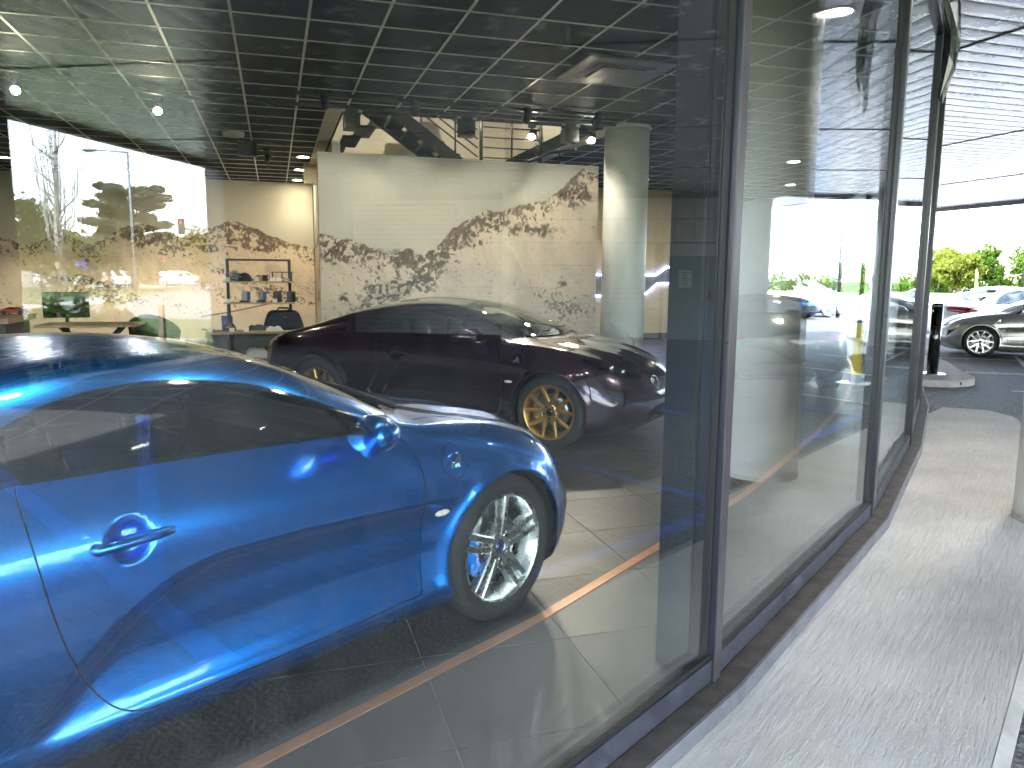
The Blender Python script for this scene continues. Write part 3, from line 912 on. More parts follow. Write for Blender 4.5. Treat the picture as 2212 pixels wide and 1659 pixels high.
def make_road_car(name, label, cat, sp, paint, rim_mat=None, style='cover', group=None, glass=None):
    """ordinary hatchbacks, saloons and vans from a side profile; +X forward, origin on the ground"""
    root = thing(name, label, cat, group=group)
    glass = glass or M['car_glass']
    x0, x1 = sp['ends']; W = sp['W']; belt = sp['belt']; zb = sp.get('zb', .2)
    knots = np.array(sorted(set([round(p[0], 3) for p in sp['top']] + [x0 - .02, x1 + .02])))
    tx = [p[0] for p in sp['top']]; tz = [p[1] for p in sp['top']]
    top = hermite([x0 - .02] + tx + [x1 + .02], [tz[0]] + tz + [tz[-1]], knots) if tx[0] > x0 - .02 else np.interp(knots, tx, tz)
    rail = np.interp(knots, [p[0] for p in sp['rail']], [p[1] for p in sp['rail']])
    wf = np.interp(knots, [x0, x0 + .35, x1 - .7, x1], [.95, 1, 1, .93]) * W
    beltz = np.minimum(belt, top - .045)
    shz = np.minimum(sp.get('sh', belt - .2), beltz - .05)
    r8z = np.maximum(top - sp.get('drop', .07), beltz + .015)
    lo = np.full(len(knots), zb)
    mid = np.minimum(.6, shz - .05); low = np.minimum(.40, mid - .06)
    rails = [(0.0, lo), (wf * .86, lo), (wf * .95, lo + .07), (wf * .985, low), (wf, mid), (wf * .99, shz), (wf * .945, beltz),
             ((wf * .945 + rail) / 2 + .02, (beltz + r8z) / 2), (rail, r8z), (rail * .55, top - .018), (0.0, top)]
    S = body_surface(dict(x=knots, ends=(x0, x1), nx=sp.get('nx', 110), rails=rails, count=[2, 2, 3, 4, 5, 5, 5, 5, 4, 5],
                          close=[(x1 - sp.get('fc', .3), x1, sp.get('fn', 3.0), sp.get('fz', .45)), (x0 + sp.get('rc', .2), x0, sp.get('rn', 4.5), sp.get('rz', .6))],
                          bend=[(x1 - .9, x1, sp.get('fb', .30)), (x0 + .7, x0, sp.get('rb', .12))]))
    xz = lambda m: m.V[:, [0, 2]]; yz = lambda m: m.V[:, 1:3]
    Rt = sp.get('Rt', .31)
    for cx in sp['axles']:
        v = np.hypot(S.V[:, 0] - cx, S.V[:, 2] - Rt) - (Rt + .035)
        v = np.where(S.V[:, 1] < .45, np.maximum(v, .05), v)
        S = S.cut(v)[1]
    both = lambda m: m + m.mirrored()
    seams = []
    for i, poly in enumerate(sp['wins']):
        poly = smooth_poly(poly, 4)
        v = sdf_poly(xz(S), poly); v = np.where(S.V[:, 1] < W * .5, np.maximum(v, .05), v)
        G, S = S.cut(v)
        g, t = G.cut(sdf_poly(xz(G), poly) + .02)
        for k, f in ((1, lambda m: m), (-1, lambda m: m.mirrored())):
            f(g).build('side_window', glass, root); f(t).build('window_surround', M['black_gloss'], root)
    for nm, poly in (('windscreen', sp.get('ws')), ('rear_window', sp.get('rw'))):
        if poly is None: continue
        xa, xb, ya, yb = poly                      # x range, half widths at both ends
        py = np.array([(xa, -ya), (xb, -yb), (xb, yb), (xa, ya)])
        v = sdf_poly(S.V[:, :2], py); v = np.where(S.V[:, 2] < belt - .08, np.maximum(v, .05), v)
        G, S = S.cut(v)
        g, t = G.cut(sdf_poly(G.V[:, :2], py) + .02)
        both(g).build(nm, glass, root); both(t).build('window_surround', M['black_gloss'], root)
    fr = lambda m, v: np.where(m.V[:, 0] < x1 - .75, np.maximum(v, .05), v)
    bk = lambda m, v: np.where(m.V[:, 0] > x0 + .45, np.maximum(v, .05), v)
    for nm, poly, mat, off, sel, sym in sp.get('patches', []):
        v = sdf_poly(yz(S), smooth_poly(poly, 3) if len(poly) > 4 else np.array(poly)); v = (fr if sel == 'f' else bk)(S, v)
        G, S = S.cut(v)
        if not len(G.T): continue
        if sym:
            for f in (lambda m: m, lambda m: m.mirrored()): f(G).offset(off).build(nm, mat, root)
        else: both(G).offset(off).build(nm, mat, root)
    for poly in sp.get('doors', []):
        v = np.abs(sdf_poly(xz(S), smooth_poly(poly, 3))) - .004
        v = np.where(S.V[:, 1] < W * .6, np.maximum(v, .05), v)
        G, S = S.cut(v)
        if len(G.T): seams.append(both(G))
    for g in seams: g.offset(-.004).build('shut_line', M['black_plastic'], root)
    if sp.get('lower'):
        lowp, S = S.cut(S.V[:, 2] - sp['lower'])
        both(lowp).build('lower_cladding', M['black_plastic'], root)
    both(S).build('body', paint, root)
    for k in (1, -1):
        for cx in sp['axles']:
            wheel_parts(root, (cx, k * (W * .97 - .11), Rt), k, Rt, Rt * .72, .2, style, rim_mat or M['alloy_silver'], detail=False)
            arch_liner(root, cx, Rt, Rt + .05, k * W * .5, k * W * .93, M['black_plastic'])
        if sp.get('mirror'):
            mx, mz = sp['mirror']
            m = MB(); m.ellipsoid((mx, k * (W + .08), mz), (.06, .10, .075), 14, 8); m.cyl((mx, k * W * .9, mz - .05), (mx, k * (W + .06), mz - .03), .03, n=8)
            m.build('door_mirror', sp.get('mirror_mat') or paint, root)
        if sp.get('handles'):
            for hx, hz in sp['handles']:
                m = MB(); m.ellipsoid((hx, k * (W * .985), hz), (.10, .02, .016), 12, 6); m.build('handle', paint, root)
    if sp.get('cabin', True):
        m = MB(); m.bbox((x0 + .5, -W * .8, zb), (x1 - .9, W * .8, belt - .28)); m.build('cabin_floor', M['black_plastic'], root)
        for sx in sp.get('seats', (0.0, -.9)):
            for y in (-.36, .36):
                b = MB(); b.cbox((sx, y, belt - .05), (.14, .46, .55), .05); b.cbox((sx - .02, y, belt + .3), (.1, .26, .2), .04); b.build('seat', M['seat_leather'], root)
    return root

M['lamp_cluster'] = pmat('lamp_cluster', (0.55, 0.56, 0.58), 0.1, metal=0.6, coat=1.0, var=0.5, scale=25)
M['grille_black'] = pmat('grille_black', (0.015, 0.015, 0.016), 0.35)
SALOON = dict(ends=(-2.30, 2.20), W=.90, belt=.93, axles=(-1.33, 1.30), Rt=.325,
    top=[(-2.3, .93), (-2.0, 1.0), (-1.62, 1.04), (-1.1, 1.26), (-.7, 1.365), (-.2, 1.41), (.15, 1.40), (.5, 1.32), (.95, 1.10), (1.2, .98), (1.7, .88), (2.2, .72)],
    rail=[(-2.3, .62), (-1.6, .70), (-1.1, .60), (-.7, .56), (.2, .57), (.6, .62), (1.15, .72), (1.8, .62), (2.2, .5)],
    wins=[[(-1.50, .97), (-1.50, .97), (-.85, .96), (.0, .955), (.86, .95), (.86, .95), (.55, 1.14), (.25, 1.27), (-.2, 1.32), (-.65, 1.28), (-1.1, 1.14)]],
    ws=(.42, 1.16, .50, .66), rw=(-1.60, -.95, .58, .50), fb=.34, rb=.16, rn=5, rz=.62,
    patches=[('headlamp', [(.45, .62), (.78, .68), (.84, .60), (.70, .57), (.5, .58)], M['lamp_cluster'], 0, 'f', True),
             ('grille', [(-.1, .62), (.38, .60), (.42, .36), (.3, .30), (-.1, .30)], M['grille_black'], -.01, 'f', False),
             ('tail_lamp', [(.28, .885), (.70, .90), (.86, .86), (.88, .76), (.70, .755), (.30, .79)], M['lens_red'], .002, 'b', True),
             ('number_plate', [(-.05, .66), (.26, .66), (.26, .55), (-.05, .55)], M['white_print'], .002, 'b', False)],
    doors=[[(-.28, .93), (-.28, .93), (-.22, .55), (-.25, .30), (-.25, .30), (.85, .30), (.85, .30), (.92, .6), (.86, .94), (.86, .94)]],
    mirror=(.78, 1.0), handles=[(-.12, .86), (-1.05, .88)])
HATCH = dict(ends=(-1.95, 2.05), W=.87, belt=.98, axles=(-1.28, 1.27), Rt=.31, lower=.30,
    top=[(-1.95, 1.12), (-1.8, 1.30), (-1.5, 1.44), (-1.0, 1.50), (-.3, 1.52), (.2, 1.49), (.6, 1.36), (1.0, 1.12), (1.2, 1.04), (1.7, .96), (2.05, .80)],
    rail=[(-1.95, .60), (-1.5, .58), (-.5, .58), (.3, .60), (.7, .64), (1.2, .72), (1.8, .66), (2.05, .55)],
    wins=[[(-1.62, 1.05), (-1.62, 1.05), (-.7, 1.02), (.2, 1.01), (1.0, 1.0), (1.0, 1.0), (.72, 1.18), (.40, 1.34), (-.2, 1.41), (-1.0, 1.40), (-1.5, 1.30)]],
    ws=(.36, 1.12, .52, .66), rw=(-1.86, -1.55, .52, .50), fb=.30, rb=.12, fn=3.6, fz=.5,
    patches=[('headlamp', [(.46, .80), (.74, .84), (.82, .76), (.74, .68), (.52, .70)], M['lamp_cluster'], 0, 'f', True),
             ('grille', [(-.1, .78), (.44, .78), (.48, .70), (.40, .66), (-.1, .66)], M['grille_black'], -.01, 'f', False),
             ('lower_grille', [(-.1, .52), (.52, .53), (.58, .40), (.48, .33), (-.1, .33)], M['grille_black'], -.01, 'f', False),
             ('fog_lamp', [(.60, .50), (.72, .50), (.72, .41), (.60, .41)], M['lamp_cluster'], .0, 'f', True),
             ('tail_lamp', [(.60, 1.05), (.80, 1.05), (.82, .80), (.66, .78)], M['lens_red'], .002, 'b', True)],
    doors=[[(-.2, .98), (-.2, .98), (-.16, .5), (-.2, .32), (-.2, .32), (.88, .32), (.88, .32), (.95, .6), (.90, .99), (.90, .99)]],
    mirror=(.86, 1.06), handles=[(-.05, .88), (-.98, .90)])
VAN = dict(ends=(-2.15, 2.20), W=.90, belt=1.06, axles=(-1.35, 1.40), Rt=.32, drop=.10,
    top=[(-2.15, 1.78), (-1.8, 1.83), (-.5, 1.85), (.5, 1.82), (.85, 1.70), (1.2, 1.42), (1.45, 1.18), (1.65, 1.08), (2.0, .96), (2.2, .80)],
    rail=[(-2.15, .74), (.5, .74), (1.0, .70), (1.5, .72), (2.2, .56)],
    wins=[[(.22, 1.12), (.22, 1.12), (1.22, 1.10), (1.22, 1.10), (.92, 1.42), (.62, 1.56), (.22, 1.56), (.22, 1.56)]],
    ws=(.86, 1.50, .60, .68), fb=.30, rb=.06, rn=9, rz=.9, fn=3.4, fz=.5,
    patches=[('headlamp', [(.50, .82), (.78, .90), (.84, .78), (.74, .70), (.54, .72)], M['lamp_cluster'], 0, 'f', True),
             ('grille', [(-.1, .70), (.50, .70), (.54, .45), (.4, .36), (-.1, .36)], M['grille_black'], -.01, 'f', False),
             ('tail_lamp', [(.74, 1.25), (.88, 1.25), (.88, .80), (.76, .80)], M['lens_red'], .002, 'b', True)],
    doors=[[(.18, 1.62), (.18, 1.62), (.14, .8), (.18, .36), (.18, .36), (1.02, .36), (1.02, .36), (1.10, .8), (1.26, 1.08), (.94, 1.45), (.64, 1.6)]],
    mirror=(1.10, 1.18), handles=[(.30, 1.0)], seats=(.35,))

# ================================================================== surfaces
def concrete_mat():
    m, n, l, p = new_mat('broomed_concrete')
    tc = n.new('ShaderNodeTexCoord')
    mp = n.new('ShaderNodeMapping'); mp.inputs['Rotation'].default_value = (0, 0, R(53)); mp.inputs['Scale'].default_value = (1, 1, 1)
    l.new(tc.outputs['Object'], mp.inputs['Vector'])
    # object space is the world: brush strokes run along the facade (azimuth ~38 deg)
    mp2 = n.new('ShaderNodeMapping'); mp2.inputs['Scale'].default_value = (5.0, 50, 3.0)
    mp.vector_type = 'TEXTURE'
    l.new(mp.outputs['Vector'], mp2.inputs['Vector'])
    t = n.new('ShaderNodeTexNoise'); t.inputs['Scale'].default_value = 1.0; t.inputs['Detail'].default_value = 8; t.inputs['Roughness'].default_value = .7
    l.new(mp2.outputs['Vector'], t.inputs['Vector'])
    g = n.new('ShaderNodeTexNoise'); g.inputs['Scale'].default_value = 120; g.inputs['Detail'].default_value = 4
    l.new(tc.outputs['Object'], g.inputs['Vector'])
    big = n.new('ShaderNodeTexNoise'); big.inputs['Scale'].default_value = 1.1; big.inputs['Detail'].default_value = 7
    l.new(tc.outputs['Object'], big.inputs['Vector'])
    ad = n.new('ShaderNodeMath'); ad.operation = 'MULTIPLY_ADD'; ad.inputs[1].default_value = .35
    l.new(g.outputs['Fac'], ad.inputs[0]); l.new(t.outputs['Fac'], ad.inputs[2])
    b = n.new('ShaderNodeBump'); b.inputs['Strength'].default_value = .9; b.inputs['Distance'].default_value = .03
    l.new(ad.outputs[0], b.inputs['Height']); l.new(b.outputs['Normal'], p.inputs['Normal'])
    cr = n.new('ShaderNodeValToRGB')
    cr.color_ramp.elements[0].position = .36; cr.color_ramp.elements[0].color = (.46, .45, .435, 1)
    cr.color_ramp.elements[1].position = .72; cr.color_ramp.elements[1].color = (.76, .75, .735, 1)
    mixf = n.new('ShaderNodeMath'); mixf.operation = 'MULTIPLY_ADD'; mixf.inputs[1].default_value = .45
    l.new(t.outputs['Fac'], mixf.inputs[0])
    bm_ = n.new('ShaderNodeMath'); bm_.operation = 'MULTIPLY'; bm_.inputs[1].default_value = .72
    l.new(big.outputs['Fac'], bm_.inputs[0]); l.new(bm_.outputs[0], mixf.inputs[2])
    l.new(mixf.outputs[0], cr.inputs['Fac']); l.new(cr.outputs['Color'], p.inputs['Base Color'])
    p.inputs['Roughness'].default_value = .85
    return m
def asphalt_mat(name='asphalt', a=(.022, .022, .025), b=(.17, .17, .18), worn=.40):
    m, n, l, p = new_mat(name)
    tc = n.new('ShaderNodeTexCoord')
    t = n.new('ShaderNodeTexVoronoi'); t.inputs['Scale'].default_value = 48; t.inputs['Randomness'].default_value = 1
    l.new(tc.outputs['Object'], t.inputs['Vector'])
    big = n.new('ShaderNodeTexNoise'); big.inputs['Scale'].default_value = .5; big.inputs['Detail'].default_value = 8; big.inputs['Roughness'].default_value = .65
    l.new(tc.outputs['Object'], big.inputs['Vector'])
    cr = n.new('ShaderNodeValToRGB'); cr.color_ramp.elements[0].color = (*a, 1); cr.color_ramp.elements[1].color = (*b, 1)
    cr.color_ramp.elements[0].position = .05; cr.color_ramp.elements[1].position = .9
    rnd = n.new('ShaderNodeSeparateColor'); l.new(t.outputs['Color'], rnd.inputs['Color'])
    mx = n.new('ShaderNodeMath'); mx.operation = 'MULTIPLY_ADD'; mx.inputs[1].default_value = .75
    l.new(rnd.outputs['Red'], mx.inputs[0])
    s2 = n.new('ShaderNodeMath'); s2.operation = 'MULTIPLY'; s2.inputs[1].default_value = worn
    l.new(big.outputs['Fac'], s2.inputs[0]); l.new(s2.outputs[0], mx.inputs[2])
    l.new(mx.outputs[0], cr.inputs['Fac']); l.new(cr.outputs['Color'], p.inputs['Base Color'])
    b_ = n.new('ShaderNodeBump'); b_.inputs['Strength'].default_value = 1.0; b_.inputs['Distance'].default_value = .012
    l.new(t.outputs['Distance'], b_.inputs['Height']); l.new(b_.outputs['Normal'], p.inputs['Normal'])
    p.inputs['Roughness'].default_value = .7
    return m
M['concrete'] = concrete_mat()
M['asphalt'] = asphalt_mat()
M['road_asphalt'] = asphalt_mat('road_asphalt', (.12, .12, .125), (.24, .24, .25))
M['kerb_concrete'] = pmat('kerb_concrete', (.42, .41, .39), .85, var=.25, scale=6, bump=.3, bscale=70)
M['frame_dark'] = pmat('frame_dark', (.026, .030, .042), .30, metal=.3, rvar=.03, scale=5, var=.06)
M['frame_face'] = pmat('frame_face', (.085, .080, .082), .35, metal=.4, var=.10, scale=4, rvar=.05)
M['sill_rail'] = pmat('sill_rail', (.075, .080, .105), .42, metal=.35, var=.35, scale=11, rvar=.12)
M['sill_dirty'] = pmat('sill_dirty', (.060, .053, .048), .75, var=.5, scale=9, bump=.3, bscale=80)
M['sill_lip'] = pmat('sill_lip', (.17, .175, .20), .5, metal=.3, var=.25, scale=8)
M['gasket'] = pmat('gasket', (.012, .013, .013), .6)
M['glazing'] = glass_mat('glazing', tint=(.955, .985, .970), surfaces=1.55, gtint=(.93, .985, 1.0), wave=.00025, dust=True)
M['floor_tile'] = pmat('floor_tile', (.062, .058, .052), .42, var=.16, scale=2.2, rvar=.09, bump=.03, bscale=40)
M['tile_joint'] = pmat('tile_joint', (.17, .165, .155), .8)
M['ceiling_tile'] = pmat('ceiling_tile', (.007, .009, .0095), .8, var=.2, scale=6, spec=.12)
M['ceiling_bar'] = pmat('ceiling_bar', (.60, .57, .50), .45, metal=.2)
M['copper_strip'] = pmat('copper_strip', (.55, .235, .10), .38, metal=.35, var=.12, scale=7)
M['column_white'] = pmat('column_white', (.83, .83, .82), .42, var=.05, scale=3, bump=.02, bscale=30)
M['soffit_alu'] = pmat('soffit_alu', (.74, .735, .755), .24, metal=.65, rvar=.06, scale=5, var=.05)
M['soffit_joint'] = pmat('soffit_joint', (.05, .05, .055), .5, metal=.3)
M['fascia'] = pmat('fascia', (.045, .043, .055), .45, metal=.3)
M['wall_dark'] = pmat('wall_dark', (.030, .033, .040), .5, var=.2, scale=3)
M['wall_beige'] = pmat('wall_beige', (.62, .55, .42), .8, var=.08, scale=3)
M['wall_grey'] = pmat('wall_grey', (.30, .30, .29), .8, var=.08, scale=3)
M['panel_white'] = pmat('panel_white', (.66, .69, .74), .5, var=.06, scale=2)
M['panel_joint'] = pmat('panel_joint', (.20, .21, .23), .6)
M['shutter_slat'] = pmat('shutter_slat', (.62, .64, .66), .42, metal=.2, var=.06, scale=3)
M['door_grey'] = pmat('door_grey', (.30, .36, .43), .5, var=.05, scale=4)
M['line_white'] = pmat('line_white', (.62, .62, .62), .7, var=.35, scale=9)
M['line_blue'] = pmat('line_blue', (.10, .17, .48), .7, var=.3, scale=7)
M['paper'] = pmat('paper', (.75, .76, .77), .7)
M['ink'] = pmat('ink', (.05, .05, .06), .7)

Z_WALK, Z_ROAD = -0.06, -0.10
# ================================================================== curved glass front
PAZ = {1: 41.3, 2: 37.0, 3: 32.0, 4: 29.4}
def pane_az(k):
    if k in PAZ: return R(PAZ[k])
    return R(41.3 + 3.9 * (1 - k)) if k < 1 else R(29.4 - 3.6 * (k - 4))
PW = 2.46
JOINT = {1: Vector((.722, 2.652, 0))}
for k in range(2, 12):
    a = pane_az(k); JOINT[k] = JOINT[k - 1] + PW * Vector((math.sin(a), math.cos(a), 0))
for k in range(0, -5, -1):
    a = pane_az(k + 1); JOINT[k] = JOINT[k + 1] - PW * Vector((math.sin(a), math.cos(a), 0))
K0, K1 = -3, 9
def pane_dirs(k):
    a = pane_az(k); d = Vector((math.sin(a), math.cos(a), 0)); return d, Vector((d.y, -d.x, 0))   # along, outward
def offset_joint(k, off):
    """corner of the facade line moved outward by off"""
    d0, n0 = pane_dirs(k) if k > K0 else pane_dirs(k + 1)
    d1, n1 = pane_dirs(k + 1) if k < K1 else pane_dirs(k)
    nb = (n0 + n1).normalized()
    return JOINT[k] + nb * (off / max(nb.dot(n0), .5))

Z_HEAD = 3.44
front = thing('glass_front', 'tall curved dark framed glass front of the showroom above the concrete walkway', 'glass wall')
for k in range(K0 + 1, K1 + 1):
    d, n = pane_dirs(k); ctr = (JOINT[k - 1] + JOINT[k]) / 2; rz = math.atan2(d.y, d.x)
    m = MB(); m.box((0, 0, 0), (PW - .062, .022, Z_HEAD - .085)); m.build('pane', M['glazing'], front, ctr + Vector((0, 0, (Z_HEAD + .085) / 2)), rz)
    def seg(name, mat, o0, o1, z0, z1, par=front):
        a0, a1 = offset_joint(k - 1, o0), offset_joint(k, o0); b0, b1 = offset_joint(k - 1, o1), offset_joint(k, o1)
        g = .0015
        vs = [a0 + d * g, a1 - d * g, b1 - d * g, b0 + d * g]
        mm = MB(); mm.add([v + Vector((0, 0, z0)) for v in vs] + [v + Vector((0, 0, z1)) for v in vs],
                          [(0, 1, 2, 3), (7, 6, 5, 4), (4, 5, 1, 0), (5, 6, 2, 1), (6, 7, 3, 2), (7, 4, 0, 3)])
        return mm.build(name, mat, par)
    seg('sill_rail', M['sill_rail'], -.055, .030, .002, .082)
    seg('sill_ledge', M['sill_dirty'], .032, .118, -.020, .0)
    seg('sill_lip', M['sill_lip'], .1185, .130, -.075, .0015)
    seg('sill_base', M['sill_dirty'], -.055, .028, -.12, .001)
    seg('sill_gasket', M['gasket'], .0125, .0235, .0825, .100)
    seg('head_rail', M['frame_dark'], -.055, .045, Z_HEAD, 3.52)
for k in range(K0, K1 + 1):
    d0, n0 = pane_dirs(max(k, K0 + 1)); d1, n1 = pane_dirs(min(k + 1, K1))
    d = (d0 + d1).normalized(); rz = math.atan2(d.y, d.x)
    mu = MB(); mu.cbox((0, .012, 0), (.046, .096, Z_HEAD), .003); mo = mu.build('mullion', M['frame_dark'], front, JOINT[k] + Vector((0, 0, Z_HEAD / 2)), rz)
    fc = MB(); fc.cbox((0, -.040, 0), (.054, .006, Z_HEAD - .002), .002); fc.build('cover_cap', M['frame_face'], mo)
    for s in (-1, 1):
        gk = MB(); gk.box((s * .031, .0, .04), (.009, .030, Z_HEAD - .09)); gk.build('gasket', M['gasket'], mo)

M['post_dark'] = pmat('post_dark', (.010, .012, .015), .5)
# dark square steel post behind the nearest mullion
d, n = pane_dirs(1)
pt = MB(); pt.cbox((0, 0, 1.755), (.115, .13, 3.51), .006)
po = pt.build('steel_post', M['post_dark'], None, JOINT[1] - n * .135 + d * .030, math.atan2(d.y, d.x))
tag(po, 'dark square steel post standing indoors right behind the nearest window mullion', 'post')

# ================================================================== interior clipping
def clip_poly(poly, planes):
    """poly: list of 2-d Vectors; keep side where (p-p0).n <= 0"""
    for p0, n in planes:
        out = []
        for i in range(len(poly)):
            a, b = poly[i], poly[(i + 1) % len(poly)]
            da, db = (a - p0).dot(n), (b - p0).dot(n)
            if da <= 0: out.append(a)
            if da * db < 0: out.append(a + (b - a) * (da / (da - db)))
        poly = out
        if len(poly) < 3: return []
    return poly
def inner_planes(off):
    pl = []
    for k in range(K0 + 1, K1 + 1):
        d, n = pane_dirs(k); p = JOINT[k] - n * off
        a, b = toAB(p); an, bn = toAB(n)
        pl.append((Vector((a, b)), Vector((an, bn)).normalized()))
    return pl
ROOM = (-7.6, 12.4, 18.6)              # A min, A max, B max
PLF = inner_planes(.06)
def room_clip(poly, pl=PLF):
    return clip_poly(clip_poly(poly, pl), [(Vector((ROOM[0], 0)), Vector((-1, 0))), (Vector((0, ROOM[2])), Vector((0, 1)))])

# floor: screed + tiles
floor = MB()
base = room_clip([Vector((-9, -9)), Vector((14, -9)), Vector((14, 19)), Vector((-9, 19))])
floor.prism([(p.x, p.y) for p in base], -.09, -.004)
floor = floor.build('floor', M['tile_joint'], None, rotz=BANG); floor['kind'] = 'structure'
sq = MB(); g = .0022; sq.prism([(g, g), (.6 - g, g), (.6 - g, .6 - g), (g, .6 - g)], -.0035, 0.0)
sq_me = None
cells = []
for i in range(-14, 24):
    for j in range(-16, 32):
        a0, b0 = -.11 + .6 * i, 2.15 + .6 * j
        poly = room_clip([Vector((a0 + g, b0 + g)), Vector((a0 + .6 - g, b0 + g)), Vector((a0 + .6 - g, b0 + .6 - g)), Vector((a0 + g, b0 + .6 - g))])
        if len(poly) < 3: continue
        ca, cb = a0 + .3, b0 + .3
        full = len(poly) == 4 and abs((poly[2] - poly[0]).length - (.6 - 2 * g) * math.sqrt(2)) < 1e-4
        w = EA * ca + EB * cb
        # how large it shows: nearness weighted by being in front of the camera
        vis = 1 if (w.y > .3 and abs(w.x / w.y) < .75) else 0
        cells.append((-(vis * 100) + w.length, ca, cb, a0, b0, full, poly))
cells.sort(key=lambda c: c[0])
rest = MB()
for q, c in enumerate(cells):
    _, ca, cb, a0, b0, full, poly = c
    if q < 270:
        if full:
            if sq_me is None:
                o = sq.build('tile', M['floor_tile'], floor); sq_me = o.data; o.location = (a0, b0, 0)
            else: inst('tile', sq_me, floor, (a0, b0, 0))
        else:
            m = MB(); m.prism([(p.x, p.y) for p in poly], -.0035, 0.0); m.build('tile', M['floor_tile'], floor)
    else: rest.prism([(p.x, p.y) for p in poly], -.0035, 0.0)
ro = rest.build('far_tile_field', M['floor_tile'], floor); ro['kind'] = 'stuff'

# copper coloured strip let into the floor along the glass
cs = MB(); o0, o1 = -.735, -.785
for k in range(K0 + 1, K1 + 1):
    a0, a1, b0, b1 = offset_joint(k - 1, o0), offset_joint(k, o0), offset_joint(k - 1, o1), offset_joint(k, o1)
    vs = [a0, a1, b1, b0]
    cs.add([v + Vector((0, 0, .0)) for v in vs] + [v + Vector((0, 0, .004)) for v in vs], [(0, 1, 2, 3), (7, 6, 5, 4), (4, 5, 1, 0), (5, 6, 2, 1), (6, 7, 3, 2), (7, 4, 0, 3)])
so = cs.build('copper_strip', M['copper_strip']); tag(so, 'long copper orange floor strip running beside the glass front', 'floor strip')

# ceiling: grid of bars with dark tiles, stairwell opening behind the mural
ZC = 3.51
OPEN = (.9, 4.55, 10.15, 15.4)         # stairwell opening A0 A1 B0 B1
ceiling = MB()
ceil_base = room_clip([Vector((-9, -9)), Vector((14, -9)), Vector((14, 19)), Vector((-9, 19))])
def minus_open(poly):
    """pieces of a polygon outside the opening"""
    A0, A1, B0, B1 = OPEN; out = []
    out.append(clip_poly(poly, [(Vector((0, B0)), Vector((0, 1)))]))
    out.append(clip_poly(poly, [(Vector((0, B1)), Vector((0, -1)))]))
    mid = clip_poly(poly, [(Vector((0, B0)), Vector((0, -1))), (Vector((0, B1)), Vector((0, 1)))])
    if len(mid) >= 3:
        out.append(clip_poly(mid, [(Vector((A0, 0)), Vector((1, 0)))]))
        out.append(clip_poly(mid, [(Vector((A1, 0)), Vector((-1, 0)))]))
    return [p for p in out if len(p) >= 3]
for pc in minus_open(ceil_base): ceiling.prism([(p.x, p.y) for p in pc], ZC + .03, ZC + .25)
ceiling = ceiling.build('ceiling', M['ceiling_tile'], None, rotz=BANG); ceiling['kind'] = 'structure'
tile_me = None; cells = []
hb = .012
for i in range(-14, 22):
    for j in range(-18, 22):
        a0, b0 = .338 + .6 * i, 6.83 + .6 * j
        poly = room_clip([Vector((a0 + hb, b0 + hb)), Vector((a0 + .6 - hb, b0 + hb)), Vector((a0 + .6 - hb, b0 + .6 - hb)), Vector((a0 + hb, b0 + .6 - hb))])
        if len(poly) < 3: continue
        ca, cb = a0 + .3, b0 + .3
        if OPEN[0] < ca < OPEN[1] and OPEN[2] < cb < OPEN[3]: continue
        w = EA * ca + EB * cb
        full = len(poly) == 4 and abs((poly[2] - poly[0]).length - (.6 - 2 * hb) * math.sqrt(2)) < 1e-4
        vis = 1 if (w.y > 3.2 and abs(w.x / w.y) < .75) else 0
        cells.append((-(vis * 100) + w.length, a0, b0, full, poly))
cells.sort(key=lambda c: c[0])
rest = MB()
for q, (_, a0, b0, full, poly) in enumerate(cells):
    if q < 270:
        if full:
            if tile_me is None:
                m = MB(); m.prism([(hb, hb), (.6 - hb, hb), (.6 - hb, .6 - hb), (hb, .6 - hb)], .006, .02)
                o = m.build('ceiling_tile', M['ceiling_tile'], ceiling); tile_me = o.data; o.location = (a0, b0, ZC)
            else: inst('ceiling_tile', tile_me, ceiling, (a0, b0, ZC))
        else:
            m = MB(); m.prism([(p.x, p.y) for p in poly], ZC + .006, ZC + .02); m.build('ceiling_tile', M['ceiling_tile'], ceiling)
    else: rest.prism([(p.x, p.y) for p in poly], ZC + .006, ZC + .02)
ro = rest.build('far_ceiling_field', M['ceiling_tile'], ceiling); ro['kind'] = 'stuff'
def bar_pieces(poly): return minus_open(room_clip(poly))
for i in range(-13, 21):
    a = .338 + .6 * i
    for pc in bar_pieces([Vector((a - .011, -9)), Vector((a + .011, -9)), Vector((a + .011, 18.6)), Vector((a - .011, 18.6))]):
        m = MB(); m.prism([(p.x, p.y) for p in pc], ZC, ZC + .012); m.build('grid_bar', M['ceiling_bar'], ceiling)
for j in range(-18, 20):
    b = 6.83 + .6 * j
    for pc in bar_pieces([Vector((-9, b - .010)), Vector((14, b - .010)), Vector((14, b + .010)), Vector((-9, b + .010))]):
        m = MB(); m.prism([(p.x, p.y) for p in pc], ZC - .001, ZC + .011); m.build('grid_bar', M['ceiling_bar'], ceiling)

# room walls
def abbox(name, a0, a1, b0, b1, z0, z1, mat, parent=None, ch=0):
    m = MB()
    if ch: m.cbox(((a0 + a1) / 2, (b0 + b1) / 2, (z0 + z1) / 2), (a1 - a0, b1 - b0, z1 - z0), ch)
    else: m.bbox((a0, b0, z0), (a1, b1, z1))
    return m.build(name, mat, parent, rotz=BANG if parent is None else None)
w = abbox('wall_back', -7.9, 13.2, 18.62, 18.85, -.1, 3.9, M['wall_grey']); w['kind'] = 'structure'
w = abbox('wall_side', -7.9, -7.62, -2.4, 18.6, -.1, 3.9, M['wall_grey']); w['kind'] = 'structure'
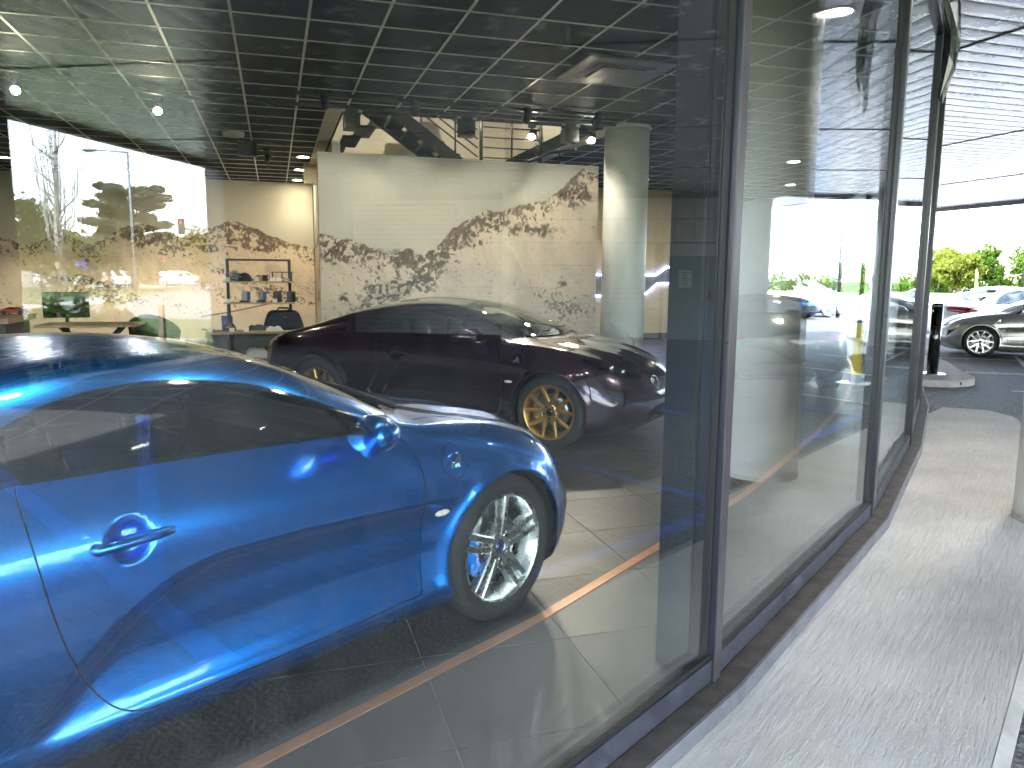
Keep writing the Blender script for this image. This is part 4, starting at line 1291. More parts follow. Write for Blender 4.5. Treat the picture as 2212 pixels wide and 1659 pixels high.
# stairwell shaft above the ceiling
w = abbox('wall_stairwell_rear', OPEN[0] - .3, OPEN[1] + .3, OPEN[3] + .0, OPEN[3] + .2, ZC - .35, 6.6, M['wall_beige']); w['kind'] = 'structure'
w = abbox('wall_stairwell_left', OPEN[0] - .2, OPEN[0] - .002, OPEN[2], OPEN[3] - .002, ZC + .002, 6.6, M['wall_beige']); w['kind'] = 'structure'
w = abbox('wall_stairwell_right', OPEN[1] + .002, OPEN[1] + .2, OPEN[2], OPEN[3] - .002, ZC + .002, 6.6, M['wall_beige']); w['kind'] = 'structure'
w = abbox('wall_stairwell_front', OPEN[0] - .2, OPEN[1] + .2, OPEN[2] - .2, OPEN[2] - .002, ZC + .27, 6.6, M['wall_dark']); w['kind'] = 'structure'
w = abbox('ceiling_stairwell', OPEN[0] - .3, OPEN[1] + .3, OPEN[2] - .2, OPEN[3] + .2, 6.602, 6.75, M['wall_beige']); w['kind'] = 'structure'

# ================================================================== canopy
CA1, CB0, CB1, ZS = 18.6, -5.95, 19.6, 3.5
def facade_a(b):
    """A of the facade line at a given B"""
    for k in range(K0 + 1, K1 + 1):
        a0, b0 = toAB(JOINT[k - 1]); a1, b1 = toAB(JOINT[k])
        if min(b0, b1) <= b <= max(b0, b1) and abs(b1 - b0) > 1e-6: return a0 + (a1 - a0) * (b - b0) / (b1 - b0)
    return -7.6 if b < 5 else 12.4
canopy = thing('canopy', 'wide flat canopy with a silver slatted soffit over the walkway', 'canopy', rotz=BANG)
SL = .25
OPEN_A, OPEN_B = 3.6, -3.2             # unseen gap in the canopy behind the viewer, cut to let skylight in
prof = [(0.0, .012), (.003, .0015), (.02, .0), (.06, -.0010), (.12, -.0010), (.18, .0), (.225, .0022), (.2515, .0055)]
nslat = 0
b = CB0
while b < CB1 - .1:
    a0 = max(facade_a(b), facade_a(b + SL)) + .035
    if b < OPEN_B: a0 = OPEN_A
    vs = []
    st_a = lambda q: OPEN_A if b < OPEN_B else facade_a(q) + .030
    for (pb, pz) in prof: vs += [(st_a(b + pb), b + pb, ZS + pz), (CA1 - .16, b + pb, ZS + pz)]
    m = MB(); m.add(vs, [(2*i, 2*i + 2, 2*i + 3, 2*i + 1) for i in range(len(prof) - 1)], False)
    m.add([(st_a(b), b, ZS + .0125), (CA1 - .16, b, ZS + .0125), (CA1 - .16, b + .2495, ZS + .0125), (st_a(b + .2495), b + .2495, ZS + .0125)], [(0, 1, 2, 3)])
    m.build('soffit_slat', M['soffit_alu'], canopy); b += SL; nslat += 1
for a in (1.93, 5.93, 9.93, 13.98):
    b0 = CB0
    # joint strip only where it lies outdoors
    bs = [x * .1 for x in range(int(CB0 * 10), int(CB1 * 10)) if facade_a(x * .1) + .06 < a and (a > OPEN_A or x * .1 > OPEN_B)]
    if not bs: continue
    m = MB(); m.bbox((a - .012, bs[0], ZS - .009), (a + .012, bs[-1], ZS + .012)); m.build('soffit_joint', M['soffit_joint'], canopy)
rf = MB(); rf.bbox((OPEN_A, CB0 + .02, ZS + .30), (CA1 - .02, OPEN_B, ZS + .55)); rf.bbox((-9.5, OPEN_B + .001, ZS + .30), (CA1 - .02, 9.94, ZS + .55)); rf.bbox((-9.5, 9.941, ZS + .30), (.59, 15.61, ZS + .55)); rf.bbox((4.86, 9.941, ZS + .30), (CA1 - .02, 15.61, ZS + .55)); rf.bbox((-9.5, 15.611, ZS + .30), (CA1 - .02, CB1 + .4, ZS + .55)); rf.build('roof_slab', M['wall_grey'], canopy)
rf = MB(); rf.bbox((OPEN_A, CB0 + .01, ZS + .03), (CA1 - .01, CB0 + .06, ZS + .30)); rf.build('edge_beam', M['fascia'], canopy)
fs = MB(); fs.bbox((CA1 - .15, CB0, ZS - .10), (CA1, CB1, ZS + .60)); fs.build('fascia', M['fascia'], canopy)
fs = MB(); fs.bbox((OPEN_A, CB0 - .15, ZS - .10), (CA1, CB0 - .002, ZS + .60)); fs.bbox((OPEN_A - .15, CB0 - .15, ZS - .10), (OPEN_A - .002, OPEN_B, ZS + .60)); fs.bbox((-9.5, OPEN_B - .15, ZS - .10), (OPEN_A - .152, OPEN_B - .002, ZS + .60)); fs.build('fascia', M['fascia'], canopy)
# recessed lit downlight in the soffit near the column
M['lamp_warm'] = emat('lamp_warm', (1.0, .86, .62), 22.0)
M['lamp_white'] = emat('lamp_white', (1.0, .93, .80), 14.0)
def downlight(a, b, z, label, mat, r=.085, group=None, power=0, spot=R(110)):
    t = thing('downlight', label, 'ceiling light', AB(a, b, z), group=group)
    m = MB(); m.lathe([(r + .022, .0), (r + .020, -.006), (r, -.006), (r - .004, .03)], n=28); m.build('trim_ring', M['column_white'], t)
    m = MB(); m.lathe([(0.0, .0), (r - .004, .0)], n=24); m.build('lens', mat, t)
    if power:
        ld = bpy.data.lights.new('downlight_lamp', 'SPOT'); ld.energy = power; ld.spot_size = spot; ld.spot_blend = .6; ld.color = (1, .91, .78); ld.shadow_soft_size = .06
        lo = link(bpy.data.objects.new('lamp', ld)); lo.parent = t; lo.location = (0, 0, -.02)
    return t

# ================================================================== round white columns outdoors
def column(x, y, r, z0, z1, label, group=None):
    t = thing('round_column', label, 'column', (x, y, 0), group=group)
    m = MB(); m.cyl((0, 0, z0), (0, 0, z1), r, n=48); m.build('shaft', M['column_white'], t)
    m = MB(); m.lathe([(r + .002, z0 + .03), (r + .006, z0 + .02), (r + .006, z0)], n=48); m.build('base_joint', M['kerb_concrete'], t)
    return t
column(3.50, 4.70, .28, Z_WALK, ZS + .03, 'thick round white column on the kerb close beside the glass front')
p = AB(16.15, -.9); column(p.x, p.y, .27, Z_ROAD, ZS + .03, 'round white column before the panelled wing, mirrored in the big pane')
p = AB(16.75, 9.85); column(p.x, p.y, .30, Z_ROAD, ZS + .03, 'round white column at the canopy edge behind the yellow bollard')

# ================================================================== ground, walkway
gm = MB(); gm.bbox((-400, -400, -.6), (400, 400, -.30)); gr = gm.build('ground', pmat('earth', (.10, .13, .05), .9, var=.3, scale=.05)); gr['kind'] = 'structure'
lot = MB(); lot.bbox((-12, -7.6, -.28), (62, 75, Z_ROAD)); lo_ = lot.build('car_park', M['asphalt'], None, rotz=BANG); lo_['kind'] = 'structure'
# walkway between the sill and the kerb
wk = []
for k in range(K0, 4): wk.append(offset_joint(k, .131))
edge_ab = [(7.62, 7.18), (7.95, 6.85), (7.85, 6.45), (7.43, 6.02), (6.61, 5.11), (5.3, 4.03), (4.02, 3.01), (3.05, 2.34), (2.11, 1.69)]
edge = [AB(*q) for q in edge_ab]
for k in (0, -1, -2, -3): edge.append(offset_joint(k, .95))
end = offset_joint(4, .131); wk.append(JOINT[3].lerp(JOINT[4], .93) + pane_dirs(4)[1] * .131)
poly = [(p.x, p.y) for p in wk] + [(p.x, p.y) for p in edge]
m = MB(); m.prism(poly, -.27, Z_WALK); wo = m.build('walkway', M['concrete']); wo['kind'] = 'structure'
# kerb nosing
kb = MB()
for i in range(len(edge) - 1):
    a_, b_ = edge[i], edge[i + 1]; d = (b_ - a_).normalized(); n = Vector((-d.y, d.x, 0))
    if n.dot(Vector((1, -1, 0))) < 0: n = -n
    vs = [a_ + n * .003, b_ + n * .003, b_ + n * .045, a_ + n * .045]
    kb.add([v + Vector((0, 0, -.27)) for v in vs] + [v + Vector((0, 0, Z_WALK - (.004 if j < 2 else .022))) for j, v in enumerate(vs)], [(3, 2, 1, 0), (4, 5, 6, 7), (0, 1, 5, 4), (1, 2, 6, 5), (2, 3, 7, 6), (3, 0, 4, 7)])
ko = kb.build('kerb', M['kerb_concrete']); ko['kind'] = 'structure'

# painted lines
def line(a0, b0, a1, b1, w, mat, name='bay_line', z=None):
    p0, p1 = AB(a0, b0), AB(a1, b1); d = (p1 - p0).normalized(); n = Vector((-d.y, d.x, 0)) * w / 2
    m = MB(); z = (Z_ROAD + .004) if z is None else z
    vs = [p0 - n, p1 - n, p1 + n, p0 + n]
    m.add([(v.x, v.y, z) for v in vs], [(0, 1, 2, 3)])
    o = m.build(name, mat, None); o['kind'] = 'structure'; return o
line(2.55, 1.55, 7.55, 5.45, .12, M['line_blue'], 'bay_line_blue')
line(4.10, 2.60, 5.9, .35, .11, M['line_blue'], 'bay_line_blue', Z_ROAD + .008)
line(1.35, .50, 3.9, -3.0, .13, M['line_blue'], 'bay_line_blue', Z_ROAD + .008)
line(1.95, -.25, 6.2, -3.3, .13, M['line_blue'], 'bay_line_blue', Z_ROAD + .012)
line(7.55, 2.55, 10.2, .50, .11, M['line_blue'], 'bay_line_blue')
line(7.52, 5.44, 10.8, 3.0, .10, M['line_blue'], 'bay_line_blue', Z_ROAD + .008)
for (a, b, L) in ((8.1, 6.12, 4.6), (9.9, 8.2, 4.6), (11.2, 10.15, 4.4), (12.6, 12.2, 4.2)):
    line(a, b, a + L * .83, b - L * .56, .09, M['line_white'])
line(10.6, 10.35, 13.0, 8.65, .09, M['line_white'], z=Z_ROAD + .008)
line(11.6, 9.2, 14.6, 12.1, .08, M['line_white'], z=Z_ROAD + .012)

# traffic island with bollard
isl = smooth_poly([(8.75, 9.15), (9.35, 8.72), (9.95, 8.85), (10.5, 9.6), (11.6, 11.0), (12.0, 11.9), (11.6, 12.3), (10.6, 12.2), (9.4, 11.0), (8.7, 9.9)], 5)
m = MB(); m.prism([tuple(q) for q in isl], -.28, Z_ROAD + .10); io = m.build('traffic_island', M['kerb_concrete'], None, rotz=BANG); tag(io, 'low concrete traffic island with rounded kerb beyond the walkway', 'traffic island')
st = MB(); c = AB(9.62, 8.83); st.lathe([(0, -.012), (.028, -.010), (.036, .0)], n=16, axis='y'); s = st.build('kerb_stud', M['black_plastic'], io)
s.location = (9.52, 8.715, Z_ROAD + .05)
t = thing('bollard', 'black round steel bollard on the traffic island', 'bollard', AB(9.72, 9.42, Z_ROAD + .10))
m = MB(); m.cyl((0, 0, .012), (0, 0, 1.06), .082, n=28); m.lathe([(.082, 1.06), (.077, 1.078), (.05, 1.092), (0, 1.098)], n=28); m.build('post', M['black_gloss'], t)
m = MB(); m.cyl((0, 0, 1.045), (0, 0, 1.058), .0838, n=28); m.cyl((0, 0, .74), (0, 0, .745), .0832, n=28); m.build('ring', M['steel'], t)
m = MB(); m.cyl((0, 0, 0), (0, 0, .012), .19, n=28); m.build('foot_plate', M['steel'], t)
# folding yellow parking post
M['post_yellow'] = pmat('post_yellow', (.72, .55, .02), .4, var=.1, scale=20)
M['post_blue'] = pmat('post_blue', (.02, .06, .20), .45)
t = thing('parking_post', 'yellow and blue striped folding parking post on a steel base plate', 'bollard', AB(10.35, 6.58, Z_ROAD + .002), R(-30))
m = MB(); m.box((0, 0, .005), (.46, .38, .010)); m.build('base_plate', M['steel'], t)
m = MB(); m.cbox((0, 0, .075), (.20, .15, .13), .02); m.cyl((-.12, 0, .07), (.12, 0, .07), .03, n=12); m.build('hinge_block', M['post_blue'], t)
m = MB(); m.cbox((0, 0, .52), (.15, .11, .78), .008); pb = m.build('post', M['post_yellow'], t)
for q in range(5):
    for sx in (1, -1):
        sb = MB(); z = .22 + .15 * q
        sb.add([(sx * .0765, -.054, z), (sx * .0765, .054, z + .07), (sx * .0765, .054, z + .14), (sx * .0765, -.054, z + .07)], [(0, 1, 2, 3) if sx > 0 else (3, 2, 1, 0)])
        sb.build('stripe', M['post_blue'], pb)
m = MB(); m.cbox((0, 0, .925), (.158, .118, .045), .012); m.build('cap', M['post_blue'], t)

# ================================================================== opposite wing of the building (seen mirrored in the glass)
wing = thing('panelled_wing', 'pale grey wing with square wall panels and horizontal cladding under the canopy', 'building', rotz=BANG)
m = MB(); m.bbox((18.76, -6.34, -.28), (24.5, 4.62, 4.1)); m.build('wall', M['panel_joint'], wing)
pm = MB(); pm.cbox((0, 0, 0), (.03, .452, .562), .006); me = None
for i in range(16):
    for j in range(4):
        bb = -2.88 + .468 * i + .234; zz = 1.16 + .58 * j + .29
        if bb > 2.45 and j < 2 : continue
        if zz > 3.2: zz = 3.2
        if me is None:
            o = pm.build('wall_panel', M['panel_white'], wing); me = o.data; o.location = (18.738, bb, zz)
        else: inst('wall_panel', me, wing, (18.738, bb, zz))
me = None
for j in range(10):
    z = -.09 + .125 * j
    sm = MB(); sm.prism([(18.735, z + .004), (18.705, z + .012), (18.722, z + .112), (18.755, z + .118)], -5.7, 2.42, axis='y')
    sm.build('cladding_slat', M['shutter_slat'], wing)
for j in range(17):
    z = 1.16 + .125 * j
    sm = MB(); sm.prism([(18.735, z + .004), (18.705, z + .012), (18.722, z + .112), (18.755, z + .118)], -5.7, -2.90, axis='y')
    sm.build('cladding_slat', M['shutter_slat'], wing)
dr = []
m = MB(); m.bbox((18.70, 2.50, -.10), (18.755, 4.55, 2.30)); m.build('door_surround', M['panel_white'], wing)
for (b0, b1) in ((2.58, 3.55), (3.57, 4.45)):
    m = MB(); m.cbox((18.685, (b0 + b1) / 2, .95), (.03, b1 - b0, 2.08), .005); dd = m.build('door', M['door_grey'], wing); dr.append(dd)
m = MB(); m.cbox((18.665, 3.62, 1.02), (.012, .10, .22), .004); hp = m.build('handle_plate', M['chrome'], dr[1])
m = MB(); m.box((18.655, 3.62, 1.02), (.012, .045, .14)); m.build('handle_recess', M['black_plastic'], dr[1])
m = MB(); m.box((18.667, 3.03, 1.42), (.004, .30, .42)); nt = m.build('notice', M['paper'], dr[0])
for q in range(7):
    m = MB(); m.box((18.663, 3.03, 1.58 - .052 * q), (.002, .22 - .05 * (q % 3), .016)); m.build('notice_line', M['ink'], nt)
m = MB(); m.bbox((18.62, -5.7, 3.33), (18.76, 4.6, 3.49)); m.build('cornice', M['panel_white'], wing)
# dark walls, invented and added to darken the mirrored view beside the opening
w = abbox('wall_added_right', 12.70, 18.7, -6.35, -5.97, -.28, 3.49, M['wall_dark']); w['kind'] = 'structure'
w = abbox('wall_added_left', 6.75, 7.62, -6.35, -5.97, -.28, 3.49, M['wall_dark']); w['kind'] = 'structure'

# ================================================================== printed mountain walls
def fbm(x, y, octv=6, seed=0, gain=.5):
    """value-noise fractal on numpy grids, about -1..1"""
    out = np.zeros_like(x); amp = 1.0; tot = 0
    r = np.random.default_rng(seed)
    tab = r.random((256, 256))
    fx, fy = x.copy(), y.copy()
    for o in range(octv):
        xi = np.floor(fx).astype(int); yi = np.floor(fy).astype(int)
        tx = fx - xi; ty = fy - yi
        tx = tx * tx * (3 - 2 * tx); ty = ty * ty * (3 - 2 * ty)
        g = lambda a, b: tab[(a + 37 * o) % 256, (b + 91 * o) % 256]
        v = (g(xi, yi) * (1 - tx) + g(xi + 1, yi) * tx) * (1 - ty) + (g(xi, yi + 1) * (1 - tx) + g(xi + 1, yi + 1) * tx) * ty
        out += amp * (2 * v - 1); tot += amp
        amp *= gain; fx = fx * 2.03 + 11.3; fy = fy * 2.03 + 5.7
    return out / tot
def lerp3(a, b, t): return a + (b - a) * t[..., None]
def mountain_colors(u, h, ridge_pts, far_pts, seed, valley=None, road=False, warm=0.0, amount=1.0, rocks=None):
    """u: metres along, h: metres up; returns colours of the printed photograph"""
    rx = np.array([p[0] for p in ridge_pts]); rz = np.array([p[1] for p in ridge_pts])
    rid0 = np.interp(u, rx, rz)
    slope_dir = np.sign(np.interp(u + .05, rx, rz) - np.interp(u - .05, rx, rz))
    rid = rid0 + .062 * fbm(u * 4.0, u * 0 + 2.2, 6, seed + 9, .62) + .040 * fbm(u * 15.0, u * 0 + 4.4, 4, seed + 12, .7)
    far = np.interp(u, [p[0] for p in far_pts], [p[1] for p in far_pts]) + .03 * fbm(u * 6, u * 0 + 7.7, 5, seed + 21)
    sky = lerp3(np.array([.52, .50, .455]), np.array([.40, .41, .405]), np.clip((h - 1.2) / 1.8, 0, 1))
    sky = sky * (1 + .06 * fbm(u * .8, h * 1.6, 5, seed + 30))[..., None]
    wu = u + .10 * fbm(u * 3, h * 3, 4, seed + 2); wh = h + .10 * fbm(u * 3 + 9, h * 3, 4, seed + 4)
    gully = fbm(wu * 9 + wh * 5, wh * 2.2 - wu * 1.4, 6, seed + 5, .6)
    fine = fbm(u * 26, h * 26, 4, seed + 6)
    snow = np.array([.60, .520, .445]) * (1 + .16 * gully + .05 * fine)[..., None]
    shade = np.clip(fbm(wu * 2.2 + wh * 1.5, wh * 2.4 - wu, 5, seed + 7) * 2.2, 0, 1)
    snow = lerp3(snow, np.array([.37, .345, .345]) * (1 + .15 * gully)[..., None], shade * .55)
    rock = np.array([.135, .104, .088]) * (1 + .8 * fine + .5 * gully)[..., None]
    bush = np.array([.085, .088, .082]) * (1 + .4 * fine)[..., None]
    depth = rid - h
    col = sky.copy()
    f = np.clip((far - h) / .012, 0, 1)
    fs = lerp3(np.array([.52, .50, .48]), np.array([.27, .245, .23]), np.clip((fbm(u * 9, h * 9, 5, seed + 40) - .02) * 6, 0, 1))
    col = lerp3(col, fs, f)
    inside = np.clip(depth / .008, 0, 1)
    crag = .5 * fbm(wu * 11 - wh * 3, wh * 12 + wu * 4, 6, seed + 50, .62) +   .55 * fbm(wu * 28, wh * 22, 4, seed + 55, .6)
    reach = .24 + .40 * np.clip(.5 + 1.2 * fbm(u * 1.6, u * 0 + 3.3, 3, seed + 60), 0, 1)
    thr = -.13 + .46 * np.clip(depth / reach - .10, 0, 2.2)
    patch = np.clip(fbm(u * 1.5 + 3, h * 2.1, 4, seed + 63) * 2.0 - .18, 0, 1)     # stray outcrops farther down
    thr = thr - .34 * patch * np.clip((h - .9) / .6, 0, 1)
    c = np.clip((crag - thr) * 7, 0, 1) * np.clip(amount + 0 * u, 0, 1)
    slope = lerp3(snow, rock, c)
    spk = fbm(u * 30, h * 34, 3, seed + 70, .6); cov = np.clip(fbm(u * 1.2 + 5, h * 2.6 + u * .6, 4, seed + 72) * 1.8 + .05, 0, 1) * np.exp(-((h - .95) / .38) ** 2)
    slope = lerp3(slope, bush, np.clip((spk - (.52 - .62 * cov)) * 9, 0, 1) * np.clip(depth / .25, 0, 1) * .85)
    for (cx, cz, sx, sz, ang) in (valley or []):
        du, dh = u - cx, h - cz
        a_, b_ = du * math.cos(ang) + dh * math.sin(ang), -du * math.sin(ang) + dh * math.cos(ang)
        d = np.sqrt((a_ / sx) ** 2 + (b_ / sz) ** 2) + .9 * fbm(u * 7, h * 10, 5, seed + 80)
        m = np.clip((1.0 - d) * 3.0, 0, 1) * np.clip((fbm(u * 24, h * 28, 4, seed + 85, .65) + .12) * 5, .0, 1)
        slope = lerp3(slope, bush, m)
    for (cx, cz, sx, sz) in (rocks or []):
        d = np.sqrt(((u - cx) / sx) ** 2 + ((h - cz) / sz) ** 2) + .7 * fbm(u * 6, h * 7, 4, seed + 90)
        slope = lerp3(slope, rock, np.clip((1.0 - d) * 3, 0, 1) * np.clip((crag + .16) * 9, 0, 1))
    plain = np.clip((.60 - h) / .10, 0, 1)
    slope = lerp3(slope, np.array([.50, .465, .435]) * (1 + .05 * gully)[..., None], plain)
    for (pts, w) in (road or []):
        pr = np.interp(u, [p[0] for p in pts], [p[1] for p in pts], left=-9, right=-9)
        slope = lerp3(slope, np.array([.15, .14, .14]), np.clip((w - np.abs(h - pr)) / .008, 0, 1))
    col = lerp3(col, slope, inside)
    col = col * np.array([1.05, 1.0, .93])
    if warm: col = col * (1 + warm * np.array([.06, 0, -.08]))
    return np.clip(col, .02, .85)
def print_mat(name):
    m, n, l, p = new_mat(name)
    a = n.new('ShaderNodeVertexColor'); a.layer_name = 'print'
    l.new(a.outputs['Color'], p.inputs['Base Color'])
    p.inputs['Roughness'].default_value = .62
    return m
M['mural_print'] = print_mat('mural_print')
def mural(name, a0, a1, b, z0, z1, nu, nh, colf, parent, flip=False, axis='A'):
    us = np.linspace(0, a1 - a0, nu); hs = np.linspace(z0, z1, nh)
    U, Hh = np.meshgrid(us, hs, indexing='ij')
    col = colf(U, Hh)
    if axis == 'A': X, Y = a0 + U, np.full_like(U, b)
    else: X, Y = np.full_like(U, b), a0 + U
    V = np.stack([X, Y, Hh], -1).reshape(-1, 3)
    idx = np.arange(nu * nh).reshape(nu, nh)
    F = np.stack([idx[:-1, :-1], idx[1:, :-1], idx[1:, 1:], idx[:-1, 1:]], -1).reshape(-1, 4)
    if flip: F = F[:, ::-1]
    me = bpy.data.meshes.new(name)
    me.vertices.add(len(V)); me.vertices.foreach_set('co', V.astype(np.float32).ravel())
    me.loops.add(F.size); me.loops.foreach_set('vertex_index', F.astype(np.int32).ravel())
    me.polygons.add(len(F)); me.polygons.foreach_set('loop_start', np.arange(0, F.size, 4, dtype=np.int32))
    me.update()
    at = me.color_attributes.new('print', 'FLOAT_COLOR', 'POINT')
    rgba = np.concatenate([col.reshape(-1, 3), np.ones((len(V), 1))], 1).astype(np.float32)
    at.data.foreach_set('color', rgba.ravel())
    me.materials.append(M['mural_print'])
    o = link(bpy.data.objects.new(name, me)); o.parent = parent
    return o

M['panel_edge'] = pmat('panel_edge', (.62, .60, .56), .6)
mw = thing('mural_wall', 'large free-standing wall printed with snowy mountains behind the purple coupe', 'mural wall', rotz=BANG)
m = MB(); m.bbox((.59, 10.61, 0), (4.55, 10.78, 3.035)); m.build('panel', M['panel_edge'], mw)
ridge_main = [(0, 1.98), (.35, 1.95), (.7, 1.80), (.95, 1.72), (1.2, 1.83), (1.40, 1.72), (1.55, 1.80), (1.75, 2.02), (2.0, 2.26), (2.3, 2.38), (2.5, 2.34), (2.8, 2.46), (3.1, 2.50), (3.35, 2.66), (3.55, 2.86), (3.75, 3.01), (3.96, 2.92)]
far_main = [(0, 1.7), (.6, 1.84), (1.0, 1.80), (1.5, 1.78), (2.0, 1.80), (4, 1.9)]
mural('printed_face', .59, 4.55, 10.606, .0, 3.035, 520, 400, lambda u, h: mountain_colors(u, h, ridge_main, far_main, 5, valley=[(.95, 1.22, .75, .16, .25), (.70, 1.05, .5, .10, .30), (1.35, 1.45, .42, .10, .45)], rocks=[(1.22, 1.72, .26, .16), (3.55, 2.62, .38, .26), (2.95, 2.12, .36, .12), (2.35, 2.25, .35, .16), (3.45, 1.35, .08, .06), (.3, 1.75, .4, .14)]), mw)
m = MB(); m.box((2.57, 10.604, 3.028), (3.96, .012, .012)); m.build('top_trim', M['panel_edge'], mw)

bw = thing('rear_mural_wall', 'mountain print covering the rear wall behind the merchandise shelf', 'mural wall', rotz=BANG)
m = MB(); m.bbox((-7.58, 18.50, 0), (.90, 18.6, 3.50)); m.build('panel', M['panel_edge'], bw)
ridge_back = [(0, 2.2), (.6, 2.5), (1.1, 2.35), (1.6, 2.05), (2.2, 2.15), (2.7, 2.0), (3.3, 2.3), (3.9, 2.05), (4.6, 2.45), (5.0, 2.52), (5.4, 2.35), (5.8, 2.20), (6.15, 2.45), (6.35, 2.50), (6.7, 2.62), (6.95, 2.58), (7.3, 2.42), (7.7, 2.26), (8.1, 2.14), (8.5, 2.05)]
far_back = [(0, 1.9), (9, 1.9)]
mural('printed_face', -7.58, .90, 18.497, 0, 3.50, 620, 300, lambda u, h: mountain_colors(u, h, ridge_back, far_back, 11, valley=[(6.9, 1.35, .9, .14, -.35), (7.8, 1.0, .7, .12, -.4), (4.0, 1.2, 1.0, .12, -.2)], road=[([(6.0, .50), (6.6, .60), (7.3, .75), (7.75, .86), (7.8, .92)], .022), ([(6.0, .22), (6.8, .08), (7.4, .02), (8.5, .0)], .03)], warm=1.6, rocks=[(6.75, 2.35, .42, .28), (7.5, 2.1, .35, .16), (4.9, 2.2, .5, .2), (1.0, 2.1, .5, .2), (6.2, 2.0, .3, .1)]), bw)
# side return next to the big mural, printed as the mirror image
rw_ = thing('return_mural_wall', 'narrow side wall with mirrored mountain print beside the big mural', 'mural wall', rotz=BANG)
m = MB(); m.bbox((.92, 12.6, 0), (1.05, 18.6, 3.50)); m.build('panel', M['panel_edge'], rw_)
mural('printed_face', 12.6, 18.49, .916, 0, 3.50, 300, 240, lambda u, h: mountain_colors(8.5 - (5.89 - u) * .55, h, ridge_back, far_back, 11, valley=[(6.9, 1.35, .9, .14, -.35), (7.8, 1.0, .7, .12, -.4)], warm=1.0), rw_, flip=True, axis='B')

# wall panel with blue light lines
lw = thing('light_line_wall', 'warm beige wall panel with angled blue light lines behind the round column', 'wall panel', rotz=BANG)
m = MB(); m.bbox((6.3, 16.5, .14), (8.96, 16.66, 3.46)); m.build('panel', pmat('panel_warm', (.66, .50, .33), .7, var=.04), lw)
m = MB(); m.bbox((6.28, 16.48, 0), (8.98, 16.68, .139)); m.build('skirting', M['wall_dark'], lw)
m = MB(); m.prism([(6.3, 1.02), (8.0, 1.02), (8.35, 1.08), (8.64, 1.31), (8.96, 1.32), (8.96, 1.68), (8.86, 1.68), (8.60, 1.50), (6.3, 1.49)], 16.488, 16.4995, axis='y'); m.build('grey_band', pmat('band_grey', (.20, .185, .17), .7), lw)
M['led_blue'] = emat('led_blue', (.30, .42, 1.0), 5.0)
for pts in ([(6.3, 1.49), (8.60, 1.50), (8.87, 1.685), (8.96, 1.685)], [(6.3, 1.02), (8.0, 1.02), (8.36, 1.08), (8.64, 1.315), (8.96, 1.32)]):
    m = MB(); m.tube([(p[0], 16.482, p[1]) for p in pts], .014, 6); m.build('light_line', M['led_blue'], lw)

# interior column
p = AB(4.76, 10.12)
t = thing('round_column', 'round pale indoor column beside the big mountain mural', 'column', (p.x, p.y, 0))
m = MB(); m.cyl((0, 0, 0), (0, 0, 3.505), .31, n=48); m.build('shaft', M['column_white'], t)
m = MB(); m.lathe([(.31, 3.47), (.335, 3.475), (.335, 3.506)], n=48); m.build('collar', M['column_white'], t)

# ================================================================== stairs above the mural
M['rail_black'] = pmat('rail_black', (.012, .012, .012), .4, metal=.2)
st = thing('staircase', 'black steel staircase with barred railings rising behind the mural', 'staircase', rotz=BANG)
def zr(B, u, v): pass
for i in range(9):     # upper flight: rises to the left, nearer the viewer
    a = 3.05 - .26 * i; z = 3.20 + .18 * i
    m = MB(); m.cbox((a, 13.0, z), (.30, 1.0, .05), .006); m.build('tread', M['rail_black'], st)
m = MB(); m.prism([(3.35, 3.05), (3.35, 2.85), (.95, 4.50), (.95, 4.78)], 12.44, 12.49, axis='y'); m.build('stringer', M['rail_black'], st)
m = MB(); m.prism([(3.35, 3.05), (3.35, 2.85), (.95, 4.50), (.95, 4.78)], 13.51, 13.56, axis='y'); m.build('stringer', M['rail_black'], st)
m = MB(); m.bbox((3.20, 12.44, 3.0), (4.50, 14.6, 3.06)); m.build('landing', M['rail_black'], st)
for i in range(8):     # second flight at the back
    a = 2.9 - .26 * i; z = 4.85 - .18 * i
    m = MB(); m.cbox((a, 14.2, z), (.30, 1.0, .05), .006); m.build('tread', M['rail_black'], st)
for k in range(6):
    dz = .22 + .14 * k
    m = MB(); m.tube([(1.0, 12.46, 4.75 + dz - .1), (3.22, 12.46, 3.14 + dz)], .013, 6); m.build('rail_bar', M['rail_black'], st)
for a in (1.2, 1.75, 2.3, 2.85):
    z = 4.6 - (a - 1.0) * .725
    m = MB(); m.tube([(a, 12.46, z), (a, 12.46, z + 1.12)], .015, 6); m.build('baluster', M['rail_black'], st)
m = MB(); m.tube([(1.0, 12.46, 5.72), (3.22, 12.46, 4.10), (3.40, 12.46, 4.02)], .024, 8); m.build('handrail', M['rail_black'], st)
for k in range(5):
    z = 3.20 + .16 * k
    m = MB(); m.tube([(3.32, 12.47, z), (4.28, 12.47, z)], .012, 6); m.build('rail_bar', M['rail_black'], st)
for a, r in ((3.28, .03), (3.80, .016), (4.30, .03)):
    m = MB(); m.tube([(a, 12.47, 2.98), (a, 12.47, 4.0)], r, 8); m.build('post', M['rail_black'], st)
m = MB(); m.tube([(3.28, 12.47, 4.0), (4.30, 12.47, 4.0)], .026, 8); m.build('handrail', M['rail_black'], st)
for k in range(4):
    m = MB(); m.tube([(4.32, 12.49, 3.22 + .17 * k), (4.53, 13.4, 3.62 + .17 * k)], .012, 6); m.build('rail_bar', M['rail_black'], st)
m = MB(); m.tube([(3.35, 11.3, 3.00), (4.05, 11.3, 3.30), (4.45, 11.3, 3.36)], .024, 8); m.tube([(3.7, 11.3, 2.95), (3.7, 11.3, 3.14)], .012, 6); m.tube([(4.2, 11.3, 2.95), (4.2, 11.3, 3.31)], .012, 6); m.build('wall_rail', M['rail_black'], st)

